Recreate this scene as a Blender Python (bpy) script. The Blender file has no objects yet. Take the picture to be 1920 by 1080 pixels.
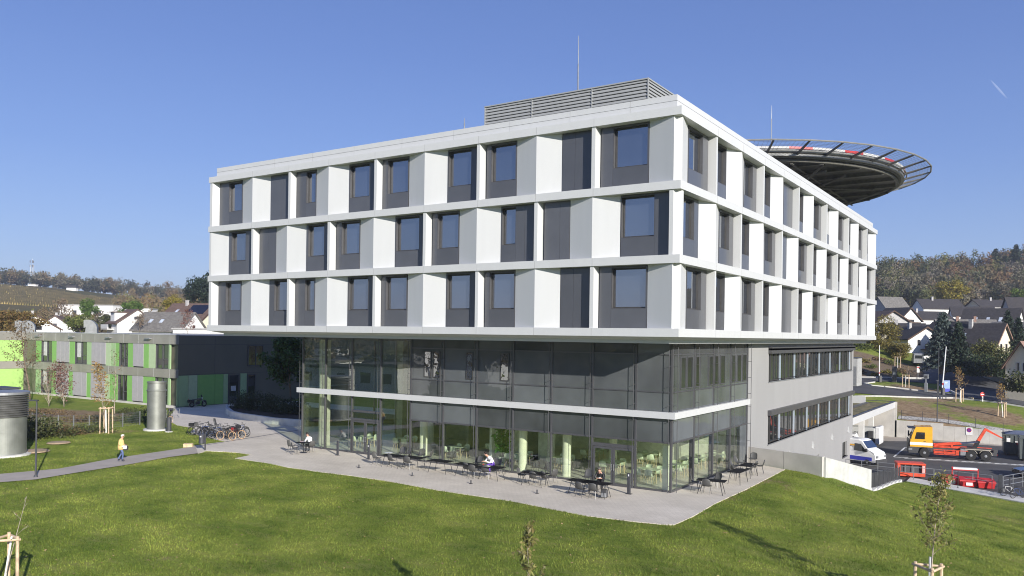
import bpy, bmesh, math, random
import numpy as np
from mathutils import Matrix, Vector
from mathutils.geometry import tessellate_polygon
R_ = math.radians
scene = bpy.context.scene
COL = scene.collection
random.seed(7)

# ---------------------------------------------------------------- camera
CAM = Vector((15.4897, -38.2644, 8.4689)); YAW = 0.5865; ROLL = 0.0136; FPX = 1525.97; PY = 628.256
cd = bpy.data.cameras.new('camera'); cam = bpy.data.objects.new('camera', cd); COL.objects.link(cam)
cd.sensor_width = 36; cd.lens = FPX / 1920 * 36; cd.shift_y = (PY - 540) / 1920; cd.clip_start = .5; cd.clip_end = 12000
cam.matrix_world = Matrix.Translation(CAM) @ Matrix.Rotation(YAW, 4, 'Z') @ Matrix.Rotation(R_(90), 4, 'X') @ Matrix.Rotation(ROLL, 4, 'Z')
scene.camera = cam

# ---------------------------------------------------------------- light
SUN_EL = R_(19.2); SUN_A = R_(29.7)
w = bpy.data.worlds.new('World'); scene.world = w; w.use_nodes = True
nt = w.node_tree; bg = nt.nodes['Background']
sky = nt.nodes.new('ShaderNodeTexSky'); sky.sky_type = 'NISHITA'; sky.sun_disc = False
sky.sun_elevation = SUN_EL; sky.sun_rotation = R_(119.7); sky.altitude = 200; sky.air_density = 1.0; sky.dust_density = .15; sky.ozone_density = 4.0
tint = nt.nodes.new('ShaderNodeMix'); tint.data_type = 'RGBA'; tint.blend_type = 'MULTIPLY'; tint.inputs[0].default_value = 1; tint.inputs[7].default_value = (1.08, .94, 1.05, 1)   # the violet cast of a clear autumn sky
nt.links.new(sky.outputs[0], tint.inputs[6]); tc_ = nt.nodes.new('ShaderNodeTexCoord'); sx = nt.nodes.new('ShaderNodeSeparateXYZ'); nt.links.new(tc_.outputs['Generated'], sx.inputs[0]); rp = nt.nodes.new('ShaderNodeValToRGB'); el_ = rp.color_ramp.elements
def _lin(c, k=5.9): return tuple((((x / 255 + .055) / 1.055) ** 2.4) * k for x in c) + (1,)
for _ in range(4): el_.new(.5)
for e_, (p_, c_) in zip(el_, [(0, (176, 202, 238)), (.09, (152, 182, 232)), (.2, (126, 159, 224)), (.32, (109, 141, 211)), (.42, (100, 131, 201)), (1, (66, 90, 158))]): e_.position = p_; e_.color = _lin(c_)
nt.links.new(sx.outputs[2], rp.inputs[0]); mxs = nt.nodes.new('ShaderNodeMix'); mxs.data_type = 'RGBA'; mxs.inputs[0].default_value = .72
nt.links.new(tint.outputs[2], mxs.inputs[6]); nt.links.new(rp.outputs[0], mxs.inputs[7]); nt.links.new(mxs.outputs[2], bg.inputs[0]); bg.inputs[1].default_value = .1
sl = bpy.data.lights.new('sun', 'SUN'); sl.energy = 4.5; sl.angle = R_(.5); sl.color = (1, .95, .875)
so = bpy.data.objects.new('sun', sl); COL.objects.link(so)
sd = Vector((-math.cos(SUN_A) * math.cos(SUN_EL), math.sin(SUN_A) * math.cos(SUN_EL), -math.sin(SUN_EL)))
so.rotation_euler = sd.to_track_quat('-Z', 'Y').to_euler(); so.location = (60, -60, 60)
scene.cycles.filter_width = 1.05
scene.view_settings.view_transform = 'Standard'; scene.view_settings.look = 'None'
scene.view_settings.exposure = .66; scene.view_settings.gamma = 1

# ---------------------------------------------------------------- helpers
FW = Vector((-math.sin(YAW), math.cos(YAW), 0)); RT = Vector((math.cos(YAW), math.sin(YAW), 0))
def ray(u, v):
    c, s = math.cos(ROLL), math.sin(ROLL); a, b = u - 960, v - PY
    return FW + RT * ((c * a + s * b) / FPX) - Vector((0, 0, (-s * a + c * b) / FPX))
def G(u, v, z=0.0):                       # measured point -> its place on the level z
    d = ray(u, v); t = (z - CAM.z) / d.z; return CAM + d * t
def D(u, v, dist): return CAM + ray(u, v) * dist
def nz(a): return a / np.linalg.norm(a)

class MB:
    def __init__(s): s.v = []; s.f = []; s.m = []; s.mi = 0
    def add(s, vs, fs):
        n = len(s.v); s.v += [tuple(p) for p in vs]; s.f += [tuple(i + n for i in f) for f in fs]; s.m += [s.mi] * len(fs); return s
    def box(s, x0, x1, y0, y1, z0, z1, M=None):
        vs = [(x, y, z) for z in (z0, z1) for y in (y0, y1) for x in (x0, x1)]
        if M is not None: vs = [M @ Vector(p) for p in vs]
        return s.add(vs, [(0, 2, 3, 1), (4, 5, 7, 6), (0, 1, 5, 4), (2, 6, 7, 3), (0, 4, 6, 2), (1, 3, 7, 5)])
    def bevbox(s, x0, x1, y0, y1, z0, z1, b=.03, M=None):
        vs = []; fs = []
        lay = [(z0, b), (z0 + b, 0), (z1 - b, 0), (z1, b)]
        for z, i in lay:
            X0, X1, Y0, Y1 = x0 + i, x1 - i, y0 + i, y1 - i
            vs += [(X0 + b, Y0, z), (X1 - b, Y0, z), (X1, Y0 + b, z), (X1, Y1 - b, z), (X1 - b, Y1, z), (X0 + b, Y1, z), (X0, Y1 - b, z), (X0, Y0 + b, z)]
        for l in range(3):
            for k in range(8): fs.append((l * 8 + k, l * 8 + (k + 1) % 8, l * 8 + 8 + (k + 1) % 8, l * 8 + 8 + k))
        fs.append(tuple(range(7, -1, -1))); fs.append(tuple(range(24, 32)))
        if M is not None: vs = [M @ Vector(p) for p in vs]
        return s.add(vs, fs)
    def tube(s, pts, r, n=8, r2=None, cap=True, smooth=False):
        pts = [Vector(p) for p in pts]; k = len(pts); vs = []; fs = []
        for i, p in enumerate(pts):
            t = (pts[min(i + 1, k - 1)] - pts[max(i - 1, 0)])
            if t.length < 1e-9: t = Vector((0, 0, 1))
            t.normalize(); a = t.cross(Vector((0, 0, 1)))
            if a.length < .05: a = t.cross(Vector((1, 0, 0)))
            a.normalize(); b = t.cross(a)
            rr = r if r2 is None else r + (r2 - r) * i / (k - 1)
            if isinstance(r, (list, tuple)): rr = r[i]
            for j in range(n):
                q = 2 * math.pi * j / n; vs.append(p + a * (rr * math.cos(q)) + b * (rr * math.sin(q)))
        for i in range(k - 1):
            for j in range(n): fs.append((i * n + j, i * n + (j + 1) % n, (i + 1) * n + (j + 1) % n, (i + 1) * n + j))
        if cap: fs.append(tuple(range(n - 1, -1, -1))); fs.append(tuple((k - 1) * n + j for j in range(n)))
        return s.add(vs, fs)
    def ring(s, c, R, r, axis='y', n=24, m=6, M=None, a0=0, a1=2 * math.pi):
        vs = []; fs = []; full = abs(a1 - a0 - 2 * math.pi) < 1e-6; K = n if full else n + 1
        for i in range(K):
            a = a0 + (a1 - a0) * i / n
            for j in range(m):
                b = 2 * math.pi * j / m; rr = R + r * math.cos(b); h = r * math.sin(b)
                p = {'y': (rr * math.cos(a), h, rr * math.sin(a)), 'z': (rr * math.cos(a), rr * math.sin(a), h), 'x': (h, rr * math.cos(a), rr * math.sin(a))}[axis]
                p = Vector(p) + Vector(c); vs.append(M @ p if M is not None else p)
        for i in range(n):
            i2 = (i + 1) % K
            for j in range(m): fs.append((i * m + j, i * m + (j + 1) % m, i2 * m + (j + 1) % m, i2 * m + j))
        return s.add(vs, fs)
    def lathe(s, prof, c=(0, 0, 0), n=24, axis='z', M=None):   # prof [(r,h)]
        vs = []; fs = []
        for r, h in prof:
            for j in range(n):
                a = 2 * math.pi * j / n; x, y = r * math.cos(a), r * math.sin(a)
                p = {'z': (x, y, h), 'y': (x, h, y), 'x': (h, x, y)}[axis]; p = Vector(p) + Vector(c)
                vs.append(M @ p if M is not None else p)
        for i in range(len(prof) - 1):
            for j in range(n): fs.append((i * n + j, i * n + (j + 1) % n, (i + 1) * n + (j + 1) % n, (i + 1) * n + j))
        if prof[0][0] > 1e-4: fs.append(tuple(range(n - 1, -1, -1)))
        if prof[-1][0] > 1e-4: fs.append(tuple((len(prof) - 1) * n + j for j in range(n)))
        return s.add(vs, fs)
    def prism(s, poly, z0, z1, M=None):       # simple polygon (x,y), extruded in z
        n = len(poly); vs = [(x, y, z0) for x, y in poly] + [(x, y, z1) for x, y in poly]
        if M is not None: vs = [M @ Vector(p) for p in vs]
        fs = [(i, (i + 1) % n, n + (i + 1) % n, n + i) for i in range(n)]
        tr = tessellate_polygon([[Vector((x, y, 0)) for x, y in poly]])
        fs += [(a, c, b) for a, b, c in tr] + [(a + n, b + n, c + n) for a, b, c in tr]
        return s.add(vs, fs)
    def quad(s, a, b, c, d): return s.add([a, b, c, d], [(0, 1, 2, 3)])
    def build(s, name, mats, parent=None, local=True, smooth=False):
        me = bpy.data.meshes.new(name)
        vs = s.v
        if parent is not None and not local:
            L = parent.get('_base', (0, 0, 0)); vs = [(p[0] - L[0], p[1] - L[1], p[2] - L[2]) for p in vs]
        me.from_pydata([tuple(p) for p in vs], [], s.f)
        if not isinstance(mats, (list, tuple)): mats = [mats]
        for m in mats: me.materials.append(m)
        if len(mats) > 1: me.polygons.foreach_set('material_index', s.m)
        if smooth: me.polygons.foreach_set('use_smooth', [True] * len(me.polygons))
        me.update()
        o = bpy.data.objects.new(name, me); COL.objects.link(o)
        if parent is not None: o.parent = parent
        return o

def tag(o, label=None, cat=None, group=None, kind=None):
    if label: o['label'] = label
    if cat: o['category'] = cat
    if group: o['group'] = group
    if kind: o['kind'] = kind
    return o
BASES = []
def thing(name, label, cat, loc=(0, 0, 0), rz=0, group=None):
    o = bpy.data.objects.new(name, None); COL.objects.link(o); o.empty_display_size = .3
    o.location = loc; o.rotation_euler = (0, 0, rz); o['_base'] = tuple(loc); BASES.append(o)
    return tag(o, label, cat, group)
KIDS = {}
def copy_tree(o, parent=None):
    c = o.copy(); COL.objects.link(c)
    if parent is not None: c.parent = parent
    for ch in list(o.children): copy_tree(ch, c)
    return c
def place(proto, used, loc, rz, label, group=None, sc=None):
    o = proto if not used else copy_tree(proto)
    o.location = loc; o.rotation_euler = (0, 0, rz); o['label'] = label
    if group: o['group'] = group
    if sc: o.scale = (sc, sc, sc)
    return o

# ---------------------------------------------------------------- materials
MATS = {}
def mat(name, col, rough=.6, metal=0, var=.12, scale=3, bump=0, bscale=None, spec=.5, coat=0, col2=None, trans=0, island=0, coords='Object', obj=0, streak=0):
    if name in MATS: return MATS[name]
    m = bpy.data.materials.new(name); m.use_nodes = True; N = m.node_tree; b = N.nodes['Principled BSDF']; L = N.links.new
    b.inputs['Roughness'].default_value = rough; b.inputs['Metallic'].default_value = metal
    b.inputs['Specular IOR Level'].default_value = spec; b.inputs['Coat Weight'].default_value = coat
    tc = N.nodes.new('ShaderNodeTexCoord')
    no = N.nodes.new('ShaderNodeTexNoise'); no.inputs['Scale'].default_value = scale; no.inputs['Detail'].default_value = 5
    if streak:
        mp = N.nodes.new('ShaderNodeMapping'); mp.inputs['Scale'].default_value = (1, 1, streak); L(tc.outputs[coords], mp.inputs[0]); L(mp.outputs[0], no.inputs['Vector'])
    else: L(tc.outputs[coords], no.inputs['Vector'])
    cr = N.nodes.new('ShaderNodeValToRGB')
    c1 = [max(0, c * (1 - var)) for c in col]; c2 = [min(1, c * (1 + var)) for c in (col2 or col)]
    cr.color_ramp.elements[0].position = .35; cr.color_ramp.elements[1].position = .65
    cr.color_ramp.elements[0].color = (*c1, 1); cr.color_ramp.elements[1].color = (*c2, 1)
    L(no.outputs[0], cr.inputs[0]); out = cr.outputs[0]
    if island:
        ge = N.nodes.new('ShaderNodeNewGeometry'); hs = N.nodes.new('ShaderNodeHueSaturation'); mr = N.nodes.new('ShaderNodeMapRange')
        mr.inputs['To Min'].default_value = 1 - island; mr.inputs['To Max'].default_value = 1 + island
        L(ge.outputs['Random Per Island'], mr.inputs[0]); L(mr.outputs[0], hs.inputs['Value']); L(out, hs.inputs['Color']); out = hs.outputs[0]
        mr2 = N.nodes.new('ShaderNodeMapRange'); mr2.inputs['To Min'].default_value = .48; mr2.inputs['To Max'].default_value = .52
        mt = N.nodes.new('ShaderNodeMath'); mt.operation = 'FRACT'; mm = N.nodes.new('ShaderNodeMath'); mm.operation = 'MULTIPLY'; mm.inputs[1].default_value = 17.3
        L(ge.outputs['Random Per Island'], mm.inputs[0]); L(mm.outputs[0], mt.inputs[0]); L(mt.outputs[0], mr2.inputs[0]); L(mr2.outputs[0], hs.inputs['Hue'])
    if obj:
        oi = N.nodes.new('ShaderNodeObjectInfo'); h2 = N.nodes.new('ShaderNodeHueSaturation'); m2 = N.nodes.new('ShaderNodeMapRange')
        m2.inputs['To Min'].default_value = 1 - obj; m2.inputs['To Max'].default_value = 1 + obj; L(oi.outputs['Random'], m2.inputs[0]); L(m2.outputs[0], h2.inputs['Value']); L(out, h2.inputs['Color']); out = h2.outputs[0]
    L(out, b.inputs['Base Color'])
    if bump:
        n2 = N.nodes.new('ShaderNodeTexNoise'); n2.inputs['Scale'].default_value = bscale or scale * 8; n2.inputs['Detail'].default_value = 6
        L(tc.outputs[coords], n2.inputs['Vector']); bp = N.nodes.new('ShaderNodeBump'); bp.inputs['Strength'].default_value = bump; bp.inputs['Distance'].default_value = .03
        L(n2.outputs[0], bp.inputs['Height']); L(bp.outputs[0], b.inputs['Normal'])
    if trans:
        t = N.nodes.new('ShaderNodeBsdfTranslucent'); L(out, t.inputs[0]); mx = N.nodes.new('ShaderNodeMixShader'); mx.inputs[0].default_value = trans
        o = N.nodes['Material Output']; L(b.outputs[0], mx.inputs[1]); L(t.outputs[0], mx.inputs[2]); L(mx.outputs[0], o.inputs[0])
    MATS[name] = m; return m

def schlick(N, base, extra=None):
    lw = N.nodes.new('ShaderNodeLayerWeight'); lw.inputs[0].default_value = .5; pw = N.nodes.new('ShaderNodeMath'); pw.operation = 'POWER'; pw.inputs[1].default_value = 4.5
    N.links.new(lw.outputs['Facing'], pw.inputs[0]); mr = N.nodes.new('ShaderNodeMapRange'); mr.inputs['To Min'].default_value = base; mr.inputs['To Max'].default_value = .95
    N.links.new(pw.outputs[0], mr.inputs[0]); return mr
def glass(name, tint=(.85, .92, .88), base=.08, top=1.0, rough=0.0, ior=1.5, gcol=(1, 1, 1), wav=0):
    m = bpy.data.materials.new(name); m.use_nodes = True; N = m.node_tree; L = N.links.new; N.nodes.remove(N.nodes['Principled BSDF'])
    tr = N.nodes.new('ShaderNodeBsdfTransparent'); tr.inputs[0].default_value = (*tint, 1)
    gl = N.nodes.new('ShaderNodeBsdfGlossy'); gl.inputs['Roughness'].default_value = rough; gl.inputs[0].default_value = (*gcol, 1)
    mr = schlick(N, base); mx = N.nodes.new('ShaderNodeMixShader'); L(mr.outputs[0], mx.inputs[0]); L(tr.outputs[0], mx.inputs[1]); L(gl.outputs[0], mx.inputs[2])
    if wav:
        tc = N.nodes.new('ShaderNodeTexCoord'); no = N.nodes.new('ShaderNodeTexNoise'); no.inputs['Scale'].default_value = .9; no.inputs['Detail'].default_value = 1
        bp = N.nodes.new('ShaderNodeBump'); bp.inputs['Strength'].default_value = wav; bp.inputs['Distance'].default_value = .05
        L(tc.outputs['Object'], no.inputs[0]); L(no.outputs[0], bp.inputs['Height']); L(bp.outputs[0], gl.inputs['Normal'])
    L(mx.outputs[0], N.nodes['Material Output'].inputs[0]); return m
def pane_mat(name, dark, fac, wav=.0, gcol=(.95, .97, 1)):        # coated glass with a dark room behind
    m = bpy.data.materials.new(name); m.use_nodes = True; N = m.node_tree; L = N.links.new; N.nodes.remove(N.nodes['Principled BSDF'])
    df = N.nodes.new('ShaderNodeBsdfDiffuse'); tc = N.nodes.new('ShaderNodeTexCoord'); no = N.nodes.new('ShaderNodeTexNoise'); no.inputs['Scale'].default_value = .6
    L(tc.outputs['Object'], no.inputs[0]); cr = N.nodes.new('ShaderNodeValToRGB'); cr.color_ramp.elements[0].color = (*[c * .6 for c in dark], 1); cr.color_ramp.elements[1].color = (*[c * 1.5 for c in dark], 1)
    oi = N.nodes.new('ShaderNodeObjectInfo'); ad = N.nodes.new('ShaderNodeMath'); ad.operation = 'MULTIPLY_ADD'; ad.inputs[1].default_value = .9; L(oi.outputs['Random'], ad.inputs[0]); L(no.outputs[0], ad.inputs[2]); sbb = N.nodes.new('ShaderNodeMath'); sbb.operation = 'SUBTRACT'; sbb.inputs[1].default_value = .45; L(ad.outputs[0], sbb.inputs[0])
    L(sbb.outputs[0], cr.inputs[0]); L(cr.outputs[0], df.inputs[0])
    gl = N.nodes.new('ShaderNodeBsdfGlossy'); gl.inputs['Roughness'].default_value = .02; gl.inputs[0].default_value = (*gcol, 1)
    mr = schlick(N, fac); mx = N.nodes.new('ShaderNodeMixShader'); L(mr.outputs[0], mx.inputs[0]); L(df.outputs[0], mx.inputs[1]); L(gl.outputs[0], mx.inputs[2])
    if wav:
        n2 = N.nodes.new('ShaderNodeTexNoise'); n2.inputs['Scale'].default_value = 1.3; n2.inputs['Detail'].default_value = 1.5; bp = N.nodes.new('ShaderNodeBump'); bp.inputs['Strength'].default_value = wav; bp.inputs['Distance'].default_value = .05
        L(tc.outputs['Object'], n2.inputs[0]); L(n2.outputs[0], bp.inputs['Height']); L(bp.outputs[0], gl.inputs['Normal'])
    L(mx.outputs[0], N.nodes['Material Output'].inputs[0]); return m

M_white = mat('white_cladding', (.54, .548, .545), .45, var=.014, scale=2.2, obj=.022, streak=.12)
M_joint = mat('joint_grey', (.30, .30, .30), .8)  # plain grey of the joint lines between cladding pieces
M_dark = mat('anthracite_panel', (.080, .083, .092), .30, var=.05, scale=1.2, coat=.3, obj=.12)
M_frame = mat('anthracite_frame', (.095, .095, .10), .4, var=.05, metal=.3)
M_reveal = mat('dark_reveal', (.06, .06, .065), .5, var=.05)
M_grey_glass = pane_mat('grey_enamelled_glass', (.088, .096, .10), .05, wav=.10)
M_pane = pane_mat('coated_window_glass', (.026, .032, .045), .32, wav=.05)
M_pane2 = pane_mat('dark_strip_glass', (.022, .025, .025), .10, wav=.05)
M_glass = glass('clear_facade_glass', (.95, .98, .92), .10, wav=.03)
M_render = mat('grey_render', (.29, .288, .283), .9, var=.03, scale=.9, streak=.25, bump=.15, bscale=40)
M_concrete = mat('fair_faced_concrete', (.52, .50, .46), .85, var=.10, scale=.8, bump=.2, bscale=12, coords='Object')
M_concrete2 = mat('pale_concrete', (.60, .59, .56), .85, var=.10, scale=1.2, bump=.2, bscale=14)
M_alu = mat('galvanised_steel', (.30, .31, .32), .45, metal=.5, var=.08, scale=4)
M_alu2 = mat('brushed_steel_pipe', (.25, .26, .235), .55, metal=.6, var=.12, scale=1.5)
M_black = mat('black_plastic', (.018, .018, .02), .45)
M_char = mat('charcoal_plastic', (.06, .06, .062), .5)
M_post = mat('post_grey', (.07, .072, .08), .45, metal=.3)
M_rubber = mat('tyre_rubber', (.018, .018, .018), .85)
M_red = mat('red_paint', (.46, .025, .025), .45, var=.15)
M_orange = mat('orange_red_paint', (.62, .075, .03), .45, var=.18)
M_yellow = mat('yellow_orange_paint', (.78, .40, .03), .35, var=.05, coat=.5)
M_wpaint = mat('white_paint', (.80, .80, .79), .35, var=.04, coat=.4)
M_blue = mat('blue_paint', (.04, .05, .42), .4, var=.05)
M_wood = mat('peeled_pine', (.56, .42, .28), .8, var=.2, scale=6)
M_wht_stake = mat('whitewash', (.75, .74, .70), .9)
M_bark = mat('bark', (.16, .12, .085), .9, var=.35, scale=5, bump=.5)
M_bark_pale = mat('pale_bark', (.33, .28, .22), .9, var=.3, scale=5)
M_skin = mat('skin', (.52, .30, .21), .6, var=.05)
# ---------------------------------------------------------------- ground sheet
YZ = -4.2
def P3(u, v, d): p = D(u, v, d); return (p.x, p.y, p.z)
ctl = [(3.7, 15, -.1), (5.0, 22.3, -2.06), (5.0, 30, -2.9), (5.0, 37, -3.5), (4.85, 41.6, -4.12), (9.5, 39.3, -4.15), (13.8, 37, -4.15), (22, 32, -4.3), (30, 28, -4.5),
       (1.5, -3.6, 0), (1.2, 6, 0), (1.3, 12, 0), (1.3, 15, 0), (3.2, 9, -.25), (6, 12, -.9), (9, 20, -2.3), (9, 30, -3.5), (14, 14, -2.3), (14.5, 26, -3.6), (20, 20, -3.6),
       (12, -7, -.9), (15, -3, -1.2), (20, 3, -2.4), (9, 2, -.6), (8, -9, -.35), (5, -14, 0), (10, -20, -.3), (20, -12, -1.2), (0, -20, 0), (10, -30, 0), (25, -25, -1), (40, -10, -4), (40, 20, -5),
       (-8, 79, -2.0), (-1.6, 79, -2.05), (3.8, 79, -2.2), (9, 79, -2.7), (11, 79, -2.9), (16, 79, -3.3), (24, 92, -2.2), (36, 84, -3.0), (-25, 105, -.3)]
for u, v, d in [(1800, 754, 115), (1880, 782, 106), (1759, 745, 118), (1680, 743, 118), (1620, 741, 118), (1787, 745.6, 118), (1855, 752, 114), (1920, 761, 112), (1980, 775, 108), (1680, 730, 125), (1737, 735, 124), (1620, 722, 127), (1680, 716, 134), (1764, 737, 123), (1730, 700, 142), (1720, 680, 150), (1810, 705, 140), (1880, 718, 134), (1920, 730, 128), (1990, 742, 122),
                (1600, 655, 152), (1640, 672, 150), (1604, 712, 134), (1650, 705, 138), (1695, 706, 139), (1560, 640, 160), (1716, 655, 165), (1770, 668, 158), (1840, 672, 158), (1910, 690, 145), (1760, 640, 190), (1850, 640, 190)]:
    ctl.append(P3(u, v, d))
for u, v, d in [(1700, 632, 230), (1800, 632, 230), (1890, 625, 230), (1700, 618, 270), (1900, 606, 280), (1650, 600, 300), (1800, 590, 320), (1900, 590, 330), (1655, 550, 380), (1800, 555, 385), (1920, 540, 390),
                (1655, 521, 450), (1760, 519, 450), (1830, 512, 450), (1920, 492, 450), (2050, 470, 450), (1400, 560, 450), (1100, 560, 520), (1650, 540, 600), (1900, 520, 650), (1900, 560, 1400), (1500, 580, 1400)]:
    ctl.append(P3(u, v, d))
for u, v, d in [(-60, 532, 700), (0, 533, 700), (60, 536, 700), (120, 542, 700), (190, 552, 680), (240, 563, 640), (300, 578, 600), (360, 590, 560), (420, 590, 540), (0, 560, 540), (120, 568, 540), (200, 577, 520), (0, 588, 420), (100, 590, 420), (200, 592, 420), (300, 597, 400),
                (0, 606, 300), (150, 606, 290), (300, 607, 280), (380, 600, 300), (0, 540, 1000), (200, 560, 1000), (400, 590, 1000), (-400, 540, 800), (-900, 560, 800), (700, 600, 700)]:
    ctl.append(P3(u, v, d))
for x, y, z in [(-66, 30, 0), (-66, 0, 0), (-66, -30, 0), (-40, -40, 0), (-20, -40, 0), (0, -40, 0), (20, -45, 0), (-40, 40, 0), (-66, 60, 0), (-100, 12, 1), (-130, 30, 2), (-160, 60, 4), (-110, -10, 0), (-150, -20, 1), (-100, 70, 2),
                (-30, 80, 0), (-60, 100, 2), (0, -100, -3), (-100, -100, -4), (-200, -200, -8), (0, -300, -6), (300, -300, -8), (300, 0, -8), (100, 60, -6), (-400, -400, 0), (-500, -200, 10), (800, 800, 20), (900, -900, -5), (-900, -900, 20), (1500, 0, 0), (0, -1500, 0), (-1500, 0, 50), (0, 1500, 40), (1500, 1500, 20), (-1500, 1500, 60), (-1500, -1500, 20), (1500, -1500, 0)]:
    ctl.append((x, y, z))
CT = np.array(ctl, float)
def _phi(d, c=4.0): return np.sqrt(d * d + c * c)
_A = _phi(np.hypot(CT[:, None, 0] - CT[None, :, 0], CT[:, None, 1] - CT[None, :, 1]))
_n = len(CT); _K = np.zeros((_n + 1, _n + 1)); _K[:_n, :_n] = _A - np.eye(_n) * .3; _K[_n, :_n] = 1; _K[:_n, _n] = 1
_W = np.linalg.solve(_K, np.r_[CT[:, 2], 0])
def sstep(t): t = np.clip(t, 0, 1); return t * t * (3 - 2 * t)
def HH(x, y):
    x = np.asarray(x, float); y = np.asarray(y, float); sh = x.shape; X = x.ravel(); Y = y.ravel(); out = np.empty(len(X))
    for i in range(0, len(X), 20000):
        a, b = X[i:i + 20000], Y[i:i + 20000]
        out[i:i + 20000] = _phi(np.hypot(a[:, None] - CT[None, :, 0], b[:, None] - CT[None, :, 1])) @ _W[:_n] + _W[_n]
    # level ground around the terrace, plaza and buildings
    dx = np.maximum(np.maximum(-100 - X, X - .9), 0); dy = np.maximum(np.maximum(-34 - Y, Y - 14.5), 0)
    f = 1 - sstep(np.hypot(dx, dy) / 5)
    dx = np.maximum(np.maximum(-100 - X, X + 6), 0); dy = np.maximum(np.maximum(-34 - Y, Y - 45), 0)
    f = np.maximum(f, 1 - sstep(np.hypot(dx, dy) / 5))
    lawn = .10 * np.sin(X * .31 + 1) * np.sin(Y * .27) * sstep((-8 - Y) / 8)
    out = out * (1 - f) + lawn * f
    return out.reshape(sh)
def H1(x, y): return float(HH(np.array([x]), np.array([y]))[0])
def GT(u, v, d0=20, d1=1500):                # first hit of a sight line with the terrain
    r = ray(u, v); t = np.geomspace(d0, d1, 600); X = CAM.x + r.x * t; Y = CAM.y + r.y * t; Zr = CAM.z + r.z * t
    df = Zr - HH(X, Y); k = np.where(df < 0)[0]
    i = k[0] if len(k) else 599
    return Vector((X[i], Y[i], float(HH(X[i:i + 1], Y[i:i + 1])[0])))

def axis(parts):
    a = []
    for s, e, st in parts: a += list(np.arange(s, e, st))
    a.append(parts[-1][1]); return np.array(sorted(set(np.round(a, 3))))
gx_ = axis([(-1600, -800, 80), (-800, -300, 12), (-300, -110, 6), (-110, -50, 1.5), (-50, 4, 1.0), (4, 4.4, .4), (4.4, 4.7, .3), (4.7, 5, .3), (5, 30, .8), (30, 60, 4), (60, 400, 20), (400, 1600, 100)])
gy_ = axis([(-1600, -400, 100), (-400, -60, 15), (-60, -32, 2), (-32, 15, 1.0), (15, 46, .7), (46, 78.3, 2), (78.3, 78.9, .3), (78.9, 170, 1.5), (170, 480, 5), (480, 700, 15), (700, 1600, 90)])
XX, YY = np.meshgrid(gx_, gy_); ZZ = HH(XX, YY)
def stripy(x):                                # near kerb line of the yard
    return 41.9 - (x - 4.7) * .52
pit = ((XX > -26) & (XX < 4.6) & (YY > 50) & (YY < 78.7)) | ((XX > -9) & (XX < 4.6) & (YY > 23) & (YY < 78.7)) | ((XX >= 4.6) & (XX < 60) & (YY > stripy(XX) + .4) & (YY < 78.7))
ramp = (XX > -1.7) & (XX < 3.4) & (YY > 18) & (YY <= 23)
bld = (XX > -30.5) & (XX < -1.8) & (YY > 3.5) & (YY < 51)
ZZ[pit] = YZ - .12; ZZ[ramp] = np.interp(YY[ramp], [17, 23], [-.3, -2.5]); ZZ[bld] = np.minimum(ZZ[bld], -.15)
hillbank = 0
nxg, nyg = len(gx_), len(gy_)
idx = np.arange(nxg * nyg).reshape(nyg, nxg)
F = np.stack([idx[:-1, :-1], idx[:-1, 1:], idx[1:, 1:], idx[1:, :-1]], -1).reshape(-1, 4)
me = bpy.data.meshes.new('ground'); me.from_pydata(np.stack([XX, YY, ZZ], -1).reshape(-1, 3).tolist(), [], F.tolist())
me.polygons.foreach_set('use_smooth', [True] * len(me.polygons))
def zone(name, val):
    a = me.attributes.new(name, 'FLOAT', 'POINT'); a.data.foreach_set('value', val.ravel().astype(np.float32))
def blob(cx, cy, rx, ry, ang=0):
    c, s = math.cos(ang), math.sin(ang); a = (XX - cx) * c + (YY - cy) * s; b = -(XX - cx) * s + (YY - cy) * c
    return np.clip(1.6 - np.sqrt((a / rx) ** 2 + (b / ry) ** 2), 0, 1)
dist = np.hypot(XX - CAM.x, YY - CAM.y)
dirt = np.zeros_like(XX)
def dpix(u0, v0, u1, v1, wd, z=0, s=1.0):    # earth strip between two measured points
    global dirt
    a, b = G(u0, v0, z), G(u1, v1, z); d = Vector((b.x - a.x, b.y - a.y)); L = d.length
    dirt = np.maximum(dirt, s * blob((a.x + b.x) / 2, (a.y + b.y) / 2, L / 2, wd, math.atan2(d.y, d.x)))
dpix(20, 765, 120, 800, 4); dpix(60, 770, 200, 785, 3.5); dpix(150, 780, 250, 778, 2.5); dpix(30, 815, 260, 808, 1.4)
dpix(1690, 775, 1800, 800, 3.2, -1.9); dpix(1780, 790, 1925, 805, 3.0, -2.6); dpix(1700, 752, 1760, 770, 4, -1.3); dpix(1450, 884, 1300, 955, .35, 0, .8)
dpix(1272, 980, 1340, 950, .4, 0, .8); dpix(560, 877, 680, 897, .35, 0, .8); dpix(1455, 905, 1490, 925, .8, -.2, .6)
dpix(1840, 960, 1930, 985, 2.0, -3.4, .55); dpix(1700, 935, 1760, 945, .8, -3.2, .4)
for u_, v_, r_, s_ in [(290, 1045, .6, .45), (540, 960, .4, .5), (465, 965, .3, .45), (520, 890, .3, .5), (1010, 1035, .4, .4), (1420, 960, .6, .5)]:
    q_ = G(u_, v_, 0 if u_ < 1400 else -.6); dirt = np.maximum(dirt, s_ * blob(q_.x, q_.y, r_ * 1.6, r_, YAW))
zone('dirt', dirt)
far = sstep((dist - 150) / 60); zone('far', far)
_b = D(1638, 688, 143); bank = blob(_b.x, _b.y, 9.5, 7.5, YAW)
zone('bank', bank)

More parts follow.
